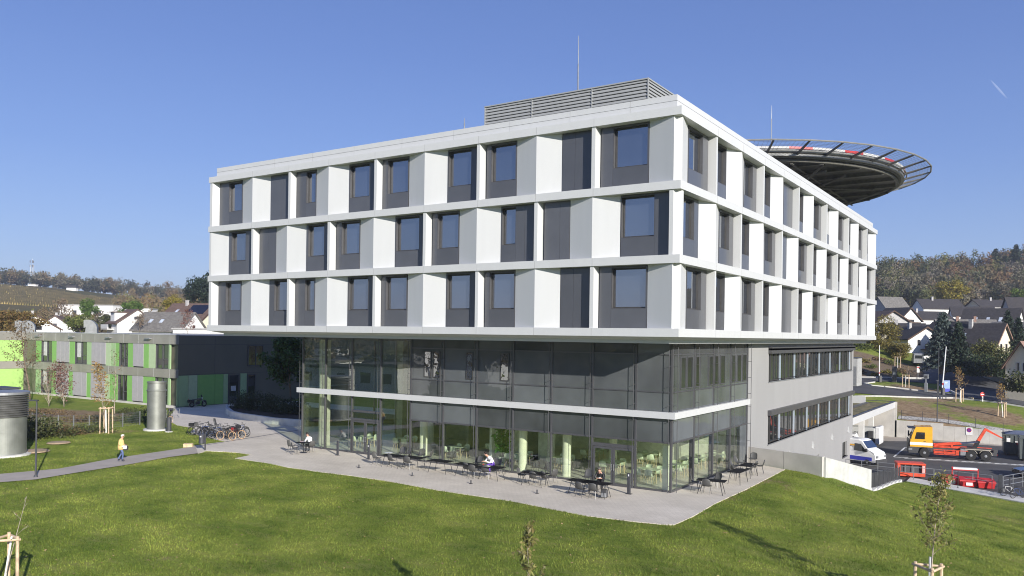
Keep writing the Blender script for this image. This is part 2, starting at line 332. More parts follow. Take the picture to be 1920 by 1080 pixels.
def ground_mat():
    m = bpy.data.materials.new('lawn_and_earth'); m.use_nodes = True; N = m.node_tree; L = N.links.new; b = N.nodes['Principled BSDF']; b.inputs['Roughness'].default_value = .95; b.inputs['Specular IOR Level'].default_value = .15
    tc = N.nodes.new('ShaderNodeTexCoord')
    def noise(sc, det=5, rough=.55, mapsc=None):
        n = N.nodes.new('ShaderNodeTexNoise'); n.inputs['Scale'].default_value = sc; n.inputs['Detail'].default_value = det; n.inputs['Roughness'].default_value = rough
        if mapsc:
            mp = N.nodes.new('ShaderNodeMapping'); mp.inputs['Scale'].default_value = mapsc[0]; mp.inputs['Rotation'].default_value = (0, 0, mapsc[1]); L(tc.outputs['Object'], mp.inputs[0]); L(mp.outputs[0], n.inputs[0])
        else: L(tc.outputs['Object'], n.inputs[0])
        return n.outputs[0]
    def ramp(x, stops):
        r = N.nodes.new('ShaderNodeValToRGB'); e = r.color_ramp.elements
        while len(e) < len(stops): e.new(.5)
        for i, (p, c) in enumerate(stops): e[i].position = p; e[i].color = (*c, 1)
        L(x, r.inputs[0]); return r.outputs[0]
    def mix(f, a, c):
        x = N.nodes.new('ShaderNodeMix'); x.data_type = 'RGBA'; L(f, x.inputs[0]) if not isinstance(f, float) else setattr(x.inputs[0], 'default_value', f)
        L(a, x.inputs[6]); L(c, x.inputs[7]); return x.outputs[2]
    def attr(n): a = N.nodes.new('ShaderNodeAttribute'); a.attribute_name = n; return a.outputs['Fac']
    g1 = ramp(noise(.35, 6, .65), [(.33, (.125, .195, .021)), (.5, (.19, .25, .034)), (.66, (.30, .30, .068))])
    g2 = ramp(noise(2.2, 8, .7), [(.3, (.065, .115, .014)), (.52, (.17, .22, .038)), (.75, (.32, .31, .11))])
    gr = mix(.5, g1, g2)
    st = ramp(noise(.9, 4, .6, ((.35, 2.2, 1), R_(-25))), [(.5, (0, 0, 0)), (.66, (1, 1, 1))])
    dry = ramp(noise(6, 4), [(.3, (.24, .22, .07)), (.7, (.38, .33, .15))])
    sm = N.nodes.new('ShaderNodeMath'); sm.operation = 'MULTIPLY'; sm.inputs[1].default_value = .38; L(st, sm.inputs[0])
    gr = mix(sm.outputs[0], gr, dry)
    speck = ramp(noise(1.1, 10, .85), [(.62, (0, 0, 0)), (.70, (1, 1, 1))]); sm2 = N.nodes.new('ShaderNodeMath'); sm2.operation = 'MULTIPLY'; sm2.inputs[1].default_value = .5; L(speck, sm2.inputs[0])
    earthl = ramp(noise(9, 5), [(.3, (.24, .17, .10)), (.7, (.38, .29, .18))])
    gr = mix(sm2.outputs[0], gr, earthl)
    earth = ramp(noise(1.5, 9, .75), [(.3, (.13, .085, .05)), (.5, (.26, .185, .11)), (.7, (.36, .28, .18))])
    ad = N.nodes.new('ShaderNodeMath'); ad.operation = 'ADD'; sb = N.nodes.new('ShaderNodeMath'); sb.operation = 'MULTIPLY_ADD'; sb.inputs[1].default_value = 1.6; sb.inputs[2].default_value = -.8
    L(noise(.8, 8, .7), sb.inputs[0]); L(attr('dirt'), ad.inputs[0]); L(sb.outputs[0], ad.inputs[1])
    dm = N.nodes.new('ShaderNodeMapRange'); dm.inputs['From Min'].default_value = .38; dm.inputs['From Max'].default_value = .72; L(ad.outputs[0], dm.inputs[0])
    c = mix(dm.outputs[0], gr, earth)
    farc = ramp(noise(.02, 8, .7), [(.3, (.075, .08, .022)), (.5, (.115, .095, .035)), (.7, (.15, .11, .045))])
    c = mix(attr('far'), c, farc)
    bk = ramp(noise(1.2, 9, .8), [(.3, (.075, .05, .035)), (.5, (.17, .125, .09)), (.72, (.10, .12, .03))])
    bm = N.nodes.new('ShaderNodeMapRange'); bm.inputs['From Min'].default_value = .35; bm.inputs['From Max'].default_value = .5; L(attr('bank'), bm.inputs[0])
    c = mix(bm.outputs[0], c, bk)
    L(c, b.inputs['Base Color'])
    bp = N.nodes.new('ShaderNodeBump'); bp.inputs['Strength'].default_value = .9; bp.inputs['Distance'].default_value = .09; L(noise(7, 9, .8), bp.inputs['Height']); L(bp.outputs[0], b.inputs['Normal'])
    return m
me.materials.append(ground_mat())
ground = bpy.data.objects.new('ground', me); COL.objects.link(ground); tag(ground, kind='structure')

M_asphalt = mat('asphalt', (.075, .073, .072), .9, var=.14, scale=.5, bump=.25, bscale=30)
M_asph2 = mat('pale_asphalt', (.40, .355, .305), .9, var=.08, scale=.8, bump=.2, bscale=30)
M_asph_dark = mat('street_asphalt', (.085, .087, .095), .9, var=.12, scale=.3)
M_kerb = mat('kerb_stone', (.50, .49, .46), .85, var=.08)
M_line = mat('road_marking_white', (.68, .68, .66), .8, var=.2, scale=2)
M_gravel = mat('pale_gravel', (.42, .40, .36), .95, var=.4, scale=5, bump=.8, bscale=10)

def paving_mat():
    m = bpy.data.materials.new('concrete_slab_paving'); m.use_nodes = True; N = m.node_tree; L = N.links.new; b = N.nodes['Principled BSDF']; b.inputs['Roughness'].default_value = .85
    tc = N.nodes.new('ShaderNodeTexCoord'); n = N.nodes.new('ShaderNodeTexNoise'); n.inputs['Scale'].default_value = .35; n.inputs['Detail'].default_value = 7; n.inputs['Roughness'].default_value = .65; L(tc.outputs['Object'], n.inputs[0])
    r = N.nodes.new('ShaderNodeValToRGB'); r.color_ramp.elements[0].position = .3; r.color_ramp.elements[1].position = .7; r.color_ramp.elements[0].color = (.62, .565, .47, 1); r.color_ramp.elements[1].color = (.78, .715, .61, 1); L(n.outputs[0], r.inputs[0])
    bk = N.nodes.new('ShaderNodeTexBrick'); bk.inputs['Scale'].default_value = 1; bk.inputs['Brick Width'].default_value = .3; bk.inputs['Row Height'].default_value = .2; bk.inputs['Mortar Size'].default_value = .008
    bk.inputs['Color1'].default_value = (1, 1, 1, 1); bk.inputs['Color2'].default_value = (.94, .94, .94, 1); bk.inputs['Mortar'].default_value = (.74, .72, .70, 1); L(tc.outputs['Object'], bk.inputs[0])
    n3 = N.nodes.new('ShaderNodeTexNoise'); n3.inputs['Scale'].default_value = .12; n3.inputs['Detail'].default_value = 3
    mp = N.nodes.new('ShaderNodeMapping'); mp.inputs['Scale'].default_value = (1, 6, 1); mp.inputs['Rotation'].default_value = (0, 0, .2); L(tc.outputs['Object'], mp.inputs[0]); L(mp.outputs[0], n3.inputs[0])
    r3 = N.nodes.new('ShaderNodeValToRGB'); r3.color_ramp.elements[0].color = (.80, .79, .775, 1); r3.color_ramp.elements[1].color = (1.06, 1.06, 1.06, 1); L(n3.outputs[0], r3.inputs[0])
    x = N.nodes.new('ShaderNodeMix'); x.data_type = 'RGBA'; x.blend_type = 'MULTIPLY'; x.inputs[0].default_value = 1; L(r.outputs[0], x.inputs[6]); L(bk.outputs[0], x.inputs[7])
    y = N.nodes.new('ShaderNodeMix'); y.data_type = 'RGBA'; y.blend_type = 'MULTIPLY'; y.inputs[0].default_value = 1; L(x.outputs[2], y.inputs[6]); L(r3.outputs[0], y.inputs[7])
    L(y.outputs[2], b.inputs['Base Color']); return m
M_paving = paving_mat()

def flat(name, pix, z, mt, t=.04, xy=None):
    pts = [(p.x, p.y) for p in [G(u, v, z) for u, v in pix]] if pix else []
    if xy: pts += xy
    b = MB(); b.prism(pts, z - .25, z + t); return tag(b.build(name, mt), kind='structure')
plaza_pix = [(371, 851), (388, 846), (444, 849), (472, 853.5), (441, 860), (500, 868.5), (540, 877), (600, 885.5), (658, 892.5), (740, 905), (821, 920), (960, 940.5), (1100, 968), (1190, 979), (1250, 985), (1264, 985), (1300, 969), (1340, 945.5), (1400, 918), (1472, 881), (1421, 871.5)]
plaza_xy = [(-1.5, 16.9), (-1.5, 20), (-29, 20), (-32, 30), (-66, 30), (-66, 15.2)]
plaza_up = [(329, 768), (317, 782), (319, 791), (332, 798), (365, 803), (357, 812), (380, 819), (423, 828.5), (400, 831.5), (366, 836)]
pts = [(p.x, p.y) for p in [G(u, v, 0) for u, v in plaza_pix]] + plaza_xy + [(p.x, p.y) for p in [G(u, v, 0) for u, v in plaza_up]]
PLAZA = list(pts)
b = MB(); b.prism(pts, -.2, .035); tag(b.build('paved_terrace', M_paving), kind='structure')
path_pix = [(-60, 914), (0, 904.5), (67, 899), (155, 885.5), (230, 874), (315, 858.5), (371, 851), (366, 836), (355, 839.5), (315, 845.5), (207, 861.5), (111, 880), (0, 891), (-60, 898)]
pts = [(p.x, p.y) for p in [G(u, v, 0) for u, v in path_pix]]; PATH = list(pts); drape_later = list(pts)
b = MB(); a, c = G(372, 837.5), G(566, 806); dd = (c - a).normalized(); nn = Vector((-dd.y, dd.x, 0)) * .07
b.prism([(p.x, p.y) for p in (a - nn, c - nn, c + nn, a + nn)], -.02, .042); tag(b.build('dark_paving_line', M_frame), kind='structure')  # thin dark straight strip, just proud of the paving

# yard
yard_xy = [(-9, 23), (4.6, 23), (4.6, 42)] + [(x, stripy(x)) for x in (4.7, 60)] + [(60, 78.3), (-9, 78.3)]
b = MB(); b.prism([(-1.6, 23), (4.6, 23), (4.6, stripy(4.6)), (60, stripy(60)), (60, 78.3), (-21.6, 78.3), (-21.6, 51.5), (-1.6, 51.5)], YZ - .1, YZ); tag(b.build('yard_asphalt', M_asphalt), kind='structure')
b = MB(); b.prism([(4.75, stripy(4.75) - .1), (22, stripy(22) - .1), (22, stripy(22) + 2.4), (4.75, stripy(4.75) + 2.4)], YZ - .05, YZ + .12); tag(b.build('pavement', M_concrete2), kind='structure')
b = MB()
for (u0, v0, u1, v1) in [(1676, 856.5, 1697, 839), (1697, 839, 1712, 839.5), (1676, 857, 1703, 858), (1710, 859, 1735, 859.5)]:
    a, c = G(u0, v0, YZ), G(u1, v1, YZ); d_ = (c - a).normalized(); n_ = Vector((-d_.y, d_.x, 0)) * .09
    b.prism([(p.x, p.y) for p in (a - n_, c - n_, c + n_, a + n_)], YZ - .01, YZ + .006)
for k in range(14):
    a = G(1712 + k * 15.5, 860 + k * .95, YZ); b.prism([(a.x - .8, a.y - .5), (a.x + .7, a.y - .25), (a.x + .85, a.y - .05), (a.x - .65, a.y - .3)], YZ - .01, YZ + .006)
    b.prism([(a.x - .2, a.y + .2), (a.x + .9, a.y + .9), (a.x + 1.05, a.y + .75), (a.x - .05, a.y + .05)], YZ - .01, YZ + .006)
tag(b.build('yard_markings', M_line), kind='structure')

b = MB(); b.prism([(-1.6, 73.2), (3.2, 76.6), (14, 77.2), (14, 78.3), (-21, 78.3), (-21, 73.2)], YZ - .05, YZ + .012); tag(b.build('concrete_apron', M_asph2), kind='structure')
def drape(name, pix, mt, off=.05, step=1.0, thick=None, kz=None):
    """polygon measured on the ground, laid over the terrain as a fine sheet"""
    P = [GT(u, v, 60, 400) for u, v in pix] if kz is None else [G(u, v, kz) for u, v in pix]
    return drape_xy(name, [(p.x, p.y) for p in P], mt, off, step)
def drape_xy(name, pts, mt, off=.05, step=1.0):
    bm = bmesh.new(); vs = [bm.verts.new((x, y, 0)) for x, y in pts]
    tr = tessellate_polygon([[Vector((x, y, 0)) for x, y in pts]])
    for t in tr:
        try: bm.faces.new([vs[i] for i in t])
        except ValueError: pass
    x0 = min(p[0] for p in pts); x1 = max(p[0] for p in pts); y0 = min(p[1] for p in pts); y1 = max(p[1] for p in pts)
    for k in range(1, int((x1 - x0) / step)): bmesh.ops.bisect_plane(bm, geom=bm.verts[:] + bm.edges[:] + bm.faces[:], plane_co=(x0 + k * step, 0, 0), plane_no=(1, 0, 0))
    for k in range(1, int((y1 - y0) / step)): bmesh.ops.bisect_plane(bm, geom=bm.verts[:] + bm.edges[:] + bm.faces[:], plane_co=(0, y0 + k * step, 0), plane_no=(0, 1, 0))
    co = np.array([v.co[:] for v in bm.verts]); z = HH(co[:, 0], co[:, 1]) + off
    for v, zz in zip(bm.verts, z): v.co.z = zz
    me = bpy.data.meshes.new(name); bm.to_mesh(me); bm.free(); me.materials.append(mt); me.polygons.foreach_set('use_smooth', [True] * len(me.polygons))
    o = bpy.data.objects.new(name, me); COL.objects.link(o); return tag(o, kind='structure')
def strip_xy(line, wl, wr):
    L = []; Rr = []
    for i, p in enumerate(line):
        a = Vector(line[max(i - 1, 0)]); c = Vector(line[min(i + 1, len(line) - 1)]); d = (c - a).normalized(); n = Vector((-d.y, d.x))
        L.append(tuple(Vector(p) + n * wl)); Rr.append(tuple(Vector(p) - n * wr))
    return L + Rr[::-1]
# access road, street and kerbs on the rising ground
drape('access_road', [(1590, 738), (1640, 741), (1680, 743), (1735, 745), (1787, 746), (1830, 749), (1795, 741), (1737, 735.5), (1680, 729), (1635, 724.5), (1618, 720), (1590, 718)], M_asphalt, .07, step=1.5)
drape('side_lane', [(1590, 718), (1618, 720), (1640, 716.5), (1700, 716.5), (1757, 721), (1744, 712), (1700, 711), (1590, 711)], M_asphalt, .08, step=1.5)
drape('street', [(1795, 741), (1757, 721), (1744, 712), (1732, 700), (1724, 690), (1726, 679), (1752, 677), (1775, 684), (1806, 697), (1850, 711), (1890, 724), (1940, 741), (2000, 757), (2000, 782), (1925, 763), (1870, 754), (1830, 749)], M_asph_dark, .10, step=1.5)
def kerb(name, line, w_=.16, h=.14, mt=None, off=.05):
    b = MB(); n = len(line); z = [H1(*p) + off for p in line]
    for i in range(n - 1):
        a, c = Vector(line[i]), Vector(line[i + 1]); d = (c - a).normalized(); q = Vector((-d.y, d.x)) * w_ / 2; a2 = a - d * .003; c2 = c + d * .003
        v = [(a2.x - q.x, a2.y - q.y, z[i] - .2), (a2.x + q.x, a2.y + q.y, z[i] - .2), (c2.x + q.x, c2.y + q.y, z[i + 1] - .2), (c2.x - q.x, c2.y - q.y, z[i + 1] - .2)]
        b.add(v + [(x, y, zz + .2 + h) for x, y, zz in v], [(0, 3, 2, 1), (4, 5, 6, 7), (0, 1, 5, 4), (1, 2, 6, 5), (2, 3, 7, 6), (3, 0, 4, 7)])
    return tag(b.build(name, mt or M_kerb), kind='structure')
def kpx(line, *a): kerb('kerb', [tuple(GT(u, v, 60, 400))[:2] for u, v in line], *a)
drape_xy('path', drape_later, M_asph2, .045, .5)
kpx([(1600, 745), (1640, 743.5), (1680, 745), (1735, 746.5), (1787, 747.5), (1830, 751), (1870, 756), (1925, 765)], .3, .12)
kpx([(1760, 723), (1798, 741.5), (1737, 734.5), (1680, 728), (1635, 723.5), (1620, 720.5), (1640, 717.5)], .22, .12)
kpx([(1600, 709), (1650, 709.5), (1700, 710.5), (1742, 711)], .4, .22)
drape_xy('gravel_strip', strip_xy([(-1.5, 80.3), (4, 80.6), (9, 80.2), (16, 79.8)], .8, .8), M_gravel, .05, .8)
# ---------------------------------------------------------------- grass blades on the lawns
def inpoly(px, py, poly):
    n = len(poly); r = np.zeros(len(px), bool); j = n - 1
    for i in range(n):
        xi, yi = poly[i]; xj, yj = poly[j]; c = ((yi > py) != (yj > py)) & (px < (xj - xi) * (py - yi) / (yj - yi + 1e-12) + xi); r ^= c; j = i
    return r
gr = np.random.default_rng(1); NB = 2100000
gx, gy = gr.uniform(-64, 34, NB), gr.uniform(-27, 46, NB)
dd = np.stack([gx - CAM.x, gy - CAM.y], 1); dz = dd @ np.array([FW.x, FW.y]); dx = dd @ np.array([RT.x, RT.y])
ok = (dz > 18) & (np.abs(dx / dz) < .66) & (dz < 80) & (gr.uniform(size=NB) < np.minimum(1, (34 / dz) ** 1.3))
ok &= ~inpoly(gx, gy, PLAZA) & ~inpoly(gx, gy, PATH)
ok &= ~((gx > -30.9) & (gx < -1.4) & (gy > 3)) & ~((gy > 15.2) & (gx < 5.0) & (gx > -31)) & ~((gx > 4.5) & (gy > stripy(gx) - .3)) & ~((gy > 14.8) & (gx < -30))
gx, gy = gx[ok], gy[ok]; n = len(gx); gz = HH(gx, gy); cl = np.sin(gx * 1.7 + np.sin(gy * 1.3) * 2) * np.sin(gy * 1.9 + gx * .4)
h = gr.uniform(.035, .085, n) * (1 + .35 * cl); a = gr.uniform(0, 6.283, n); w_ = gr.uniform(.008, .018, n); lx, ly = gr.normal(size=n) * .03, gr.normal(size=n) * .03
V = np.empty((n, 3, 3), np.float32); c, s = np.cos(a) * w_, np.sin(a) * w_
V[:, 0] = np.stack([gx - c, gy - s, gz - .005], 1); V[:, 1] = np.stack([gx + c, gy + s, gz - .005], 1); V[:, 2] = np.stack([gx + lx, gy + ly, gz + h], 1)
me = bpy.data.meshes.new('grass'); me.vertices.add(n * 3); me.vertices.foreach_set('co', V.ravel()); me.loops.add(n * 3); me.loops.foreach_set('vertex_index', np.arange(n * 3, dtype=np.int32)); me.polygons.add(n)
me.polygons.foreach_set('loop_start', np.arange(0, n * 3, 3, dtype=np.int32)); me.polygons.foreach_set('loop_total', np.full(n, 3, dtype=np.int32)); me.update(calc_edges=True)
me.materials.append(mat('grass_blade', (.135, .205, .027), .6, var=.35, scale=.35, island=.5, trans=.35, col2=(.22, .26, .048), spec=.25))
o = bpy.data.objects.new('grass', me); COL.objects.link(o); tag(o, 'short mown grass blades covering the lawns', 'grass', kind='stuff'); print('blades', n)

fr_ = np.random.default_rng(8); k_ = fr_.integers(0, n, 1100); P_ = np.stack([gx[k_], gy[k_], gz[k_] + .05], 1); nn_ = fr_.normal(size=(1100, 3)) * [.35, .35, 1]; LV = []
for p_, a_ in zip(P_, fr_.uniform(0, 6.28, 1100)):
    s_ = fr_.uniform(.025, .06); c_, d_ = math.cos(a_) * s_, math.sin(a_) * s_; t_ = fr_.uniform(-.02, .02); LV += [(p_[0] - c_, p_[1] - d_, p_[2]), (p_[0] + d_ * .7, p_[1] - c_ * .7, p_[2] + t_), (p_[0] + c_, p_[1] + d_, p_[2] + .015), (p_[0] - d_ * .7, p_[1] + c_ * .7, p_[2] - t_)]
me = bpy.data.meshes.new('fallen_leaves'); me.from_pydata(LV, [], [(i * 4, i * 4 + 1, i * 4 + 2, i * 4 + 3) for i in range(1100)]); me.materials.append(mat('dry_leaf', (.34, .20, .09), .8, island=.45, col2=(.42, .30, .16)))
o = bpy.data.objects.new('fallen_leaves', me); COL.objects.link(o); tag(o, 'small dry leaves scattered over the lawn', 'leaves', kind='stuff')
# ---------------------------------------------------------------- main building
LX, LY, ZB, ST, BH = 37.48, 54.35, 8.484, 3.7, .424
ob = thing('office_building', 'four-sided white clad hospital building overhanging a glazed ground floor, in the middle of the lawn', 'building', (0, 0, 0))
def fb(mb, F, s0, s1, d0, d1, z0, z1):
    return mb.box(s0, s1, d0, d1, z0, z1) if F == 'L' else mb.box(-d1, -d0, s0, s1, z0, z1)
def fp(F, s, d, z): return (s, d, z) if F == 'L' else (-d, s, z)
# core
b = MB(); b.box(-LX + .9, -.9, .9, LY - .9, ZB + .1, 20.0); b.build('core_wall', M_reveal, ob)
b = MB(); b.box(-LX + .5, -.5, .5, LY - .5, 20.0, 20.12); b.build('roof', mat('roof_membrane', (.30, .30, .29), .9), ob)
def ring(mb, i0, i1, z0, z1):     # i0 outer inset, i1 inner inset
    x0, x1, y0, y1 = -LX + i0, -i0, i0, LY - i0; t = i1 - i0
    mb.box(x0, x1, y0, y0 + t, z0, z1); mb.box(x0, x1, y1 - t, y1, z0, z1); mb.box(x0, x0 + t, y0 + t, y1 - t, z0, z1); mb.box(x1 - t, x1, y0 + t, y1 - t, z0, z1)
GL = [-36.99, -32.5, -28.65, -24.75, -20.6, -16.5, -12.45, -8.5, -4.9, -.4]
GR = [.45, 5.35, 9.7, 14.18, 18.58, 22.9, 27.2, 31.7, 35.9, 40.3, 44.7, 49.1, 53.9]
for k in range(4):
    z = ZB + ST * k; b = MB(); ring(b, 0, .95, z, z + BH)
    b.mi = 1
    for g in GL[1:-1]: fb(b, 'L', g - .008, g + .008, -.003, .02, z + .004, z + BH)
    for g in GR[1:-1]: fb(b, 'R', g - .01, g + .01, -.003, .02, z + .004, z + BH)
    b.build('facade_band', [M_white, M_joint], ob)
b = MB(); ring(b, .4, .7, 20.03, 20.40); b.mi = 1; ring(b, .42, .68, 20.40, 20.42); b.mi = 0; ring(b, .4, .75, 20.42, 20.72)
for g in GL[1:-1]: b.mi = 1; fb(b, 'L', g + 1.9, g + 1.915, .396, .42, 20.05, 20.71)
b.build('parapet', [M_white, M_joint], ob)
# soffit: inclined underside and white trim
b = MB(); lv = [(.06, ZB), (.85, 8.31), (.85, 8.13), (1.4, 8.13)]; vs = []; fs = []
for i, z in lv: vs += [(-LX + i, i, z), (-i, i, z), (-i, LY - i, z), (-LX + i, LY - i, z)]
for l in range(3):
    for j in range(4): fs.append((l * 4 + j, l * 4 + (j + 1) % 4, l * 4 + 4 + (j + 1) % 4, l * 4 + 4 + j))
fs.append((12, 13, 14, 15)); b.add(vs, fs); b.build('soffit', M_white, ob)

M_wframe = mat('window_frame_dark', (.05, .048, .046), .45)
def window(F, s0, s1, z0, z1, d=.74, nm='window'):
    b = MB(); t = .07
    fb(b, F, s0, s0 + t, d - .05, d + .06, z0, z1); fb(b, F, s1 - t, s1, d - .05, d + .06, z0, z1)
    fb(b, F, s0 + t, s1 - t, d - .05, d + .06, z0, z0 + t); fb(b, F, s0 + t, s1 - t, d - .05, d + .06, z1 - t, z1)
    wn = b.build(nm, M_wframe, ob)
    b = MB(); fb(b, F, s0 + t + .002, s1 - t - .002, d, d + .02, z0 + t + .002, z1 - t - .002); b.build('pane', M_pane, wn); return wn
def bay(F, k, a, c, wins=(), seams=(), spand=1.02):
    z0 = ZB + ST * k + BH; z1 = ZB + ST * (k + 1); d0, d1 = .50, .58
    segs = []; cur = a
    for (w0, w1) in wins:
        if w0 - cur > .03: segs.append((cur, w0))
        cur = w1
    if c - cur > .03: segs.append((cur, c))
    for s0, s1 in segs:
        b = MB(); cuts = [s0] + [s for s in seams if s0 + .1 < s < s1 - .1] + [s1]
        for q in range(len(cuts) - 1): fb(b, F, cuts[q] + (.006 if q else 0), cuts[q + 1] - .006, d0, d1, z0 + .012, z1 - .012)
        b.build('dark_panel', M_dark, ob)
    for w0, w1 in wins:
        b = MB(); fb(b, F, w0 + .006, w1 - .006, d0, d1, z0 + .012, z0 + spand); b.build('spandrel_panel', M_dark, ob)
        zt = z0 + spand; b = MB(); t = .035
        fb(b, F, w0, w0 + t, d0 + .002, .9, zt, z1); fb(b, F, w1 - t, w1, d0 + .002, .9, zt, z1); fb(b, F, w0 + t, w1 - t, d0 + .002, .9, zt, zt + t); fb(b, F, w0 + t, w1 - t, d0 + .002, .9, z1 - .12, z1 - .005)
        b.build('window_reveal', M_frame, ob)
        window(F, w0 + t, w1 - t, zt + t, z1 - .12)
def prism(F, k, a, r, c, dr=.07):
    z0 = ZB + ST * k + BH - .02; z1 = ZB + ST * (k + 1) + .02; b = MB()
    P = []
    if a is not None: P.append((a, .52))
    P.append((r, dr))
    if c is not None: P.append((c, .52))
    back = [(P[-1][0], .88), (P[0][0], .88)]
    P = P + back; n = len(P); vs = [fp(F, s, d, z) for z in (z0, z1) for s, d in P]
    fs = [(i, (i + 1) % n, n + (i + 1) % n, n + i) for i in range(n)] + [tuple(range(n)), tuple(range(n, 2 * n))]
    b.add(vs, fs); b.build('white_panel', M_white, ob)
def fin(F, k, g, w_=.11, flare=.10):
    z0 = ZB + ST * k + BH - .02; z1 = ZB + ST * (k + 1) + .02; b = MB()
    P = [(g - w_, .07), (g + w_, .07), (g + w_ + flare, .86), (g - w_ - .03, .86)]
    vs = [fp(F, s, d, z) for z in (z0, z1) for s, d in P]; b.add(vs, [(0, 1, 5, 4), (1, 2, 6, 5), (2, 3, 7, 6), (3, 0, 4, 7), (0, 1, 2, 3), (4, 5, 6, 7)]); b.build('fin', M_white, ob)
# left (entrance-lawn) facade
for k in (0, 2):
    bay('L', k, -36.85, -34.2, [(-35.75, -34.25)] if k else [(-36.0, -34.25)])
    prism('L', k, -34.18, -32.56, -31.13)
    if k: bay('L', k, -31.1, -28.9, [], [-29.9])
    else: bay('L', k, -31.1, -28.9, [(-30.6, -28.95)])
    fin('L', k, -28.65); bay('L', k, -28.4, -26.47, [(-27.45, -26.5)])
    prism('L', k, -26.45, -24.83, -23.38); bay('L', k, -23.35, -20.9, [(-23.3, -21.5)]); fin('L', k, -20.6)
    bay('L', k, -20.35, -18.2, [(-19.95, -18.22)] if k else [(-20.0, -18.22)]); prism('L', k, -18.16, -16.55, -15.11)
    bay('L', k, -15.1, -12.75, [(-15.05, -13.3)]); fin('L', k, -12.5); bay('L', k, -12.2, -10.12, [(-11.9, -10.15)])
    prism('L', k, -10.1, -8.52, -7.14); bay('L', k, -7.1, -5.2, [], [-6.3]); fin('L', k, -4.95); bay('L', k, -4.7, -1.96, [(-4.0, -2.0)])
    b = MB(); z0 = ZB + ST * k + BH - .02; z1 = ZB + ST * (k + 1) + .02       # corner piece, folded round the corner
    P = [(-1.94, .52), (-.42, .09), (-.36, .30), (-.09, .42), (-.52, 2.2), (-.88, 2.2), (-.88, .88), (-1.94, .88)]
    n = len(P); b.add([(x, y, z) for z in (z0, z1) for x, y in P], [(i, (i + 1) % n, n + (i + 1) % n, n + i) for i in range(n)] + [tuple(range(n)), tuple(range(n, 2 * n))]); b.build('corner_panel', M_white, ob)
    b = MB(); P = [(-37.4, .06), (-37.1, .06), (-36.85, .52), (-36.85, .88), (-37.4, .88)]; n = 5
    b.add([(x, y, z) for z in (z0, z1) for x, y in P], [(i, (i + 1) % n, n + (i + 1) % n, n + i) for i in range(n)] + [tuple(range(n)), tuple(range(n, 2 * n))]); b.build('corner_panel', M_white, ob)
k = 1
z0 = ZB + ST * k + BH - .02; z1 = ZB + ST * (k + 1) + .02; b = MB(); P = [(-37.4, .07), (-37.2, .07), (-35.7, .52), (-35.7, .88), (-37.4, .88)]; n = 5
b.add([(x, y, z) for z in (z0, z1) for x, y in P], [(i, (i + 1) % n, n + (i + 1) % n, n + i) for i in range(n)] + [tuple(range(n)), tuple(range(n, 2 * n))]); b.build('corner_panel', M_white, ob)
bay('L', k, -35.68, -32.8, [(-35.4, -33.75)]); fin('L', k, -32.5); bay('L', k, -32.2, -30.48, [], [-31.3]); prism('L', k, -30.46, -28.84, -27.39)
bay('L', k, -27.36, -25.0, [(-27.2, -25.6)]); fin('L', k, -24.75); bay('L', k, -24.45, -22.3, [(-24.0, -22.33)]); prism('L', k, -22.29, -20.71, -19.27)
bay('L', k, -19.25, -16.8, [(-19.2, -17.25)]); fin('L', k, -16.5); bay('L', k, -16.2, -14.18, [(-15.85, -14.2)]); prism('L', k, -14.16, -12.56, -11.15)
bay('L', k, -11.13, -8.8, [(-11.1, -10.1)], [-9.5]); fin('L', k, -8.5); bay('L', k, -8.2, -6.58, [], [-7.2]); prism('L', k, -6.56, -4.97, -3.54)
bay('L', k, -3.52, -.8, [(-3.5, -1.58)], [])
b = MB(); P = [(-.78, .52), (-.62, .07), (-.40, .07), (-.33, .30), (-.08, .42), (-.08, .62), (-.5, .80), (-.88, .88), (-.78, .88)]; n = len(P)
b.add([(x, y, z) for z in (z0, z1) for x, y in P], [(i, (i + 1) % n, n + (i + 1) % n, n + i) for i in range(n)] + [tuple(range(n)), tuple(range(n, 2 * n))]); b.build('corner_panel', M_white, ob)
# right (yard side) facade
def half(k, g0, g1, kindA, kindB, mid):
    pass
for k in (0, 2):
    bay('R', k, 2.25, 5.15, [(2.3, 4.35)])
    fin('R', k, 5.38); bay('R', k, 5.7, 8.2, [(6.1, 8.15)])
    for j, (g, f2) in enumerate([(9.7, 14.18), (18.58, 22.9), (27.2, 31.7), (35.9, 40.3), (44.7, 49.1)]):
        prism('R', k, g - 1.45, g, g + 1.7)
        if j == 1: bay('R', k, g + 1.75, f2 - .2, [], [g + 3.0])
        else: bay('R', k, g + 1.75, f2 - .2, [(g + 1.8, g + 3.5)])
        fin('R', k, f2); bay('R', k, f2 + .3, f2 + 2.9, [(f2 + .8, f2 + 2.85)])
    prism('R', k, 52.0, 53.95, None)
k = 1
bay('R', k, .9, 3.8, [(1.1, 3.2)])
for j, (g, f2) in enumerate([(5.33, 9.75), (14.15, 18.6), (22.8, 27.2), (31.7, 35.9), (40.3, 44.7), (49.1, 53.7)]):
    prism('R', k, g - 1.45, g, g + 1.7); bay('R', k, g + 1.75, f2 - .2, [(g + 1.8, g + 3.5)]); fin('R', k, f2)
    if j < 5:
        if j == 1: bay('R', k, f2 + .3, f2 + 2.7, [], [])
        else: bay('R', k, f2 + .3, f2 + 2.9, [(f2 + .8, f2 + 2.85)])
# plain far sides
b = MB(); b.box(-LX + .3, -LX + .9, .9, LY - .9, ZB + BH, 19.58); b.box(-LX + .3, -.9, LY - .9, LY - .3, ZB + BH, 19.58); b.build('rear_wall', M_white, ob)

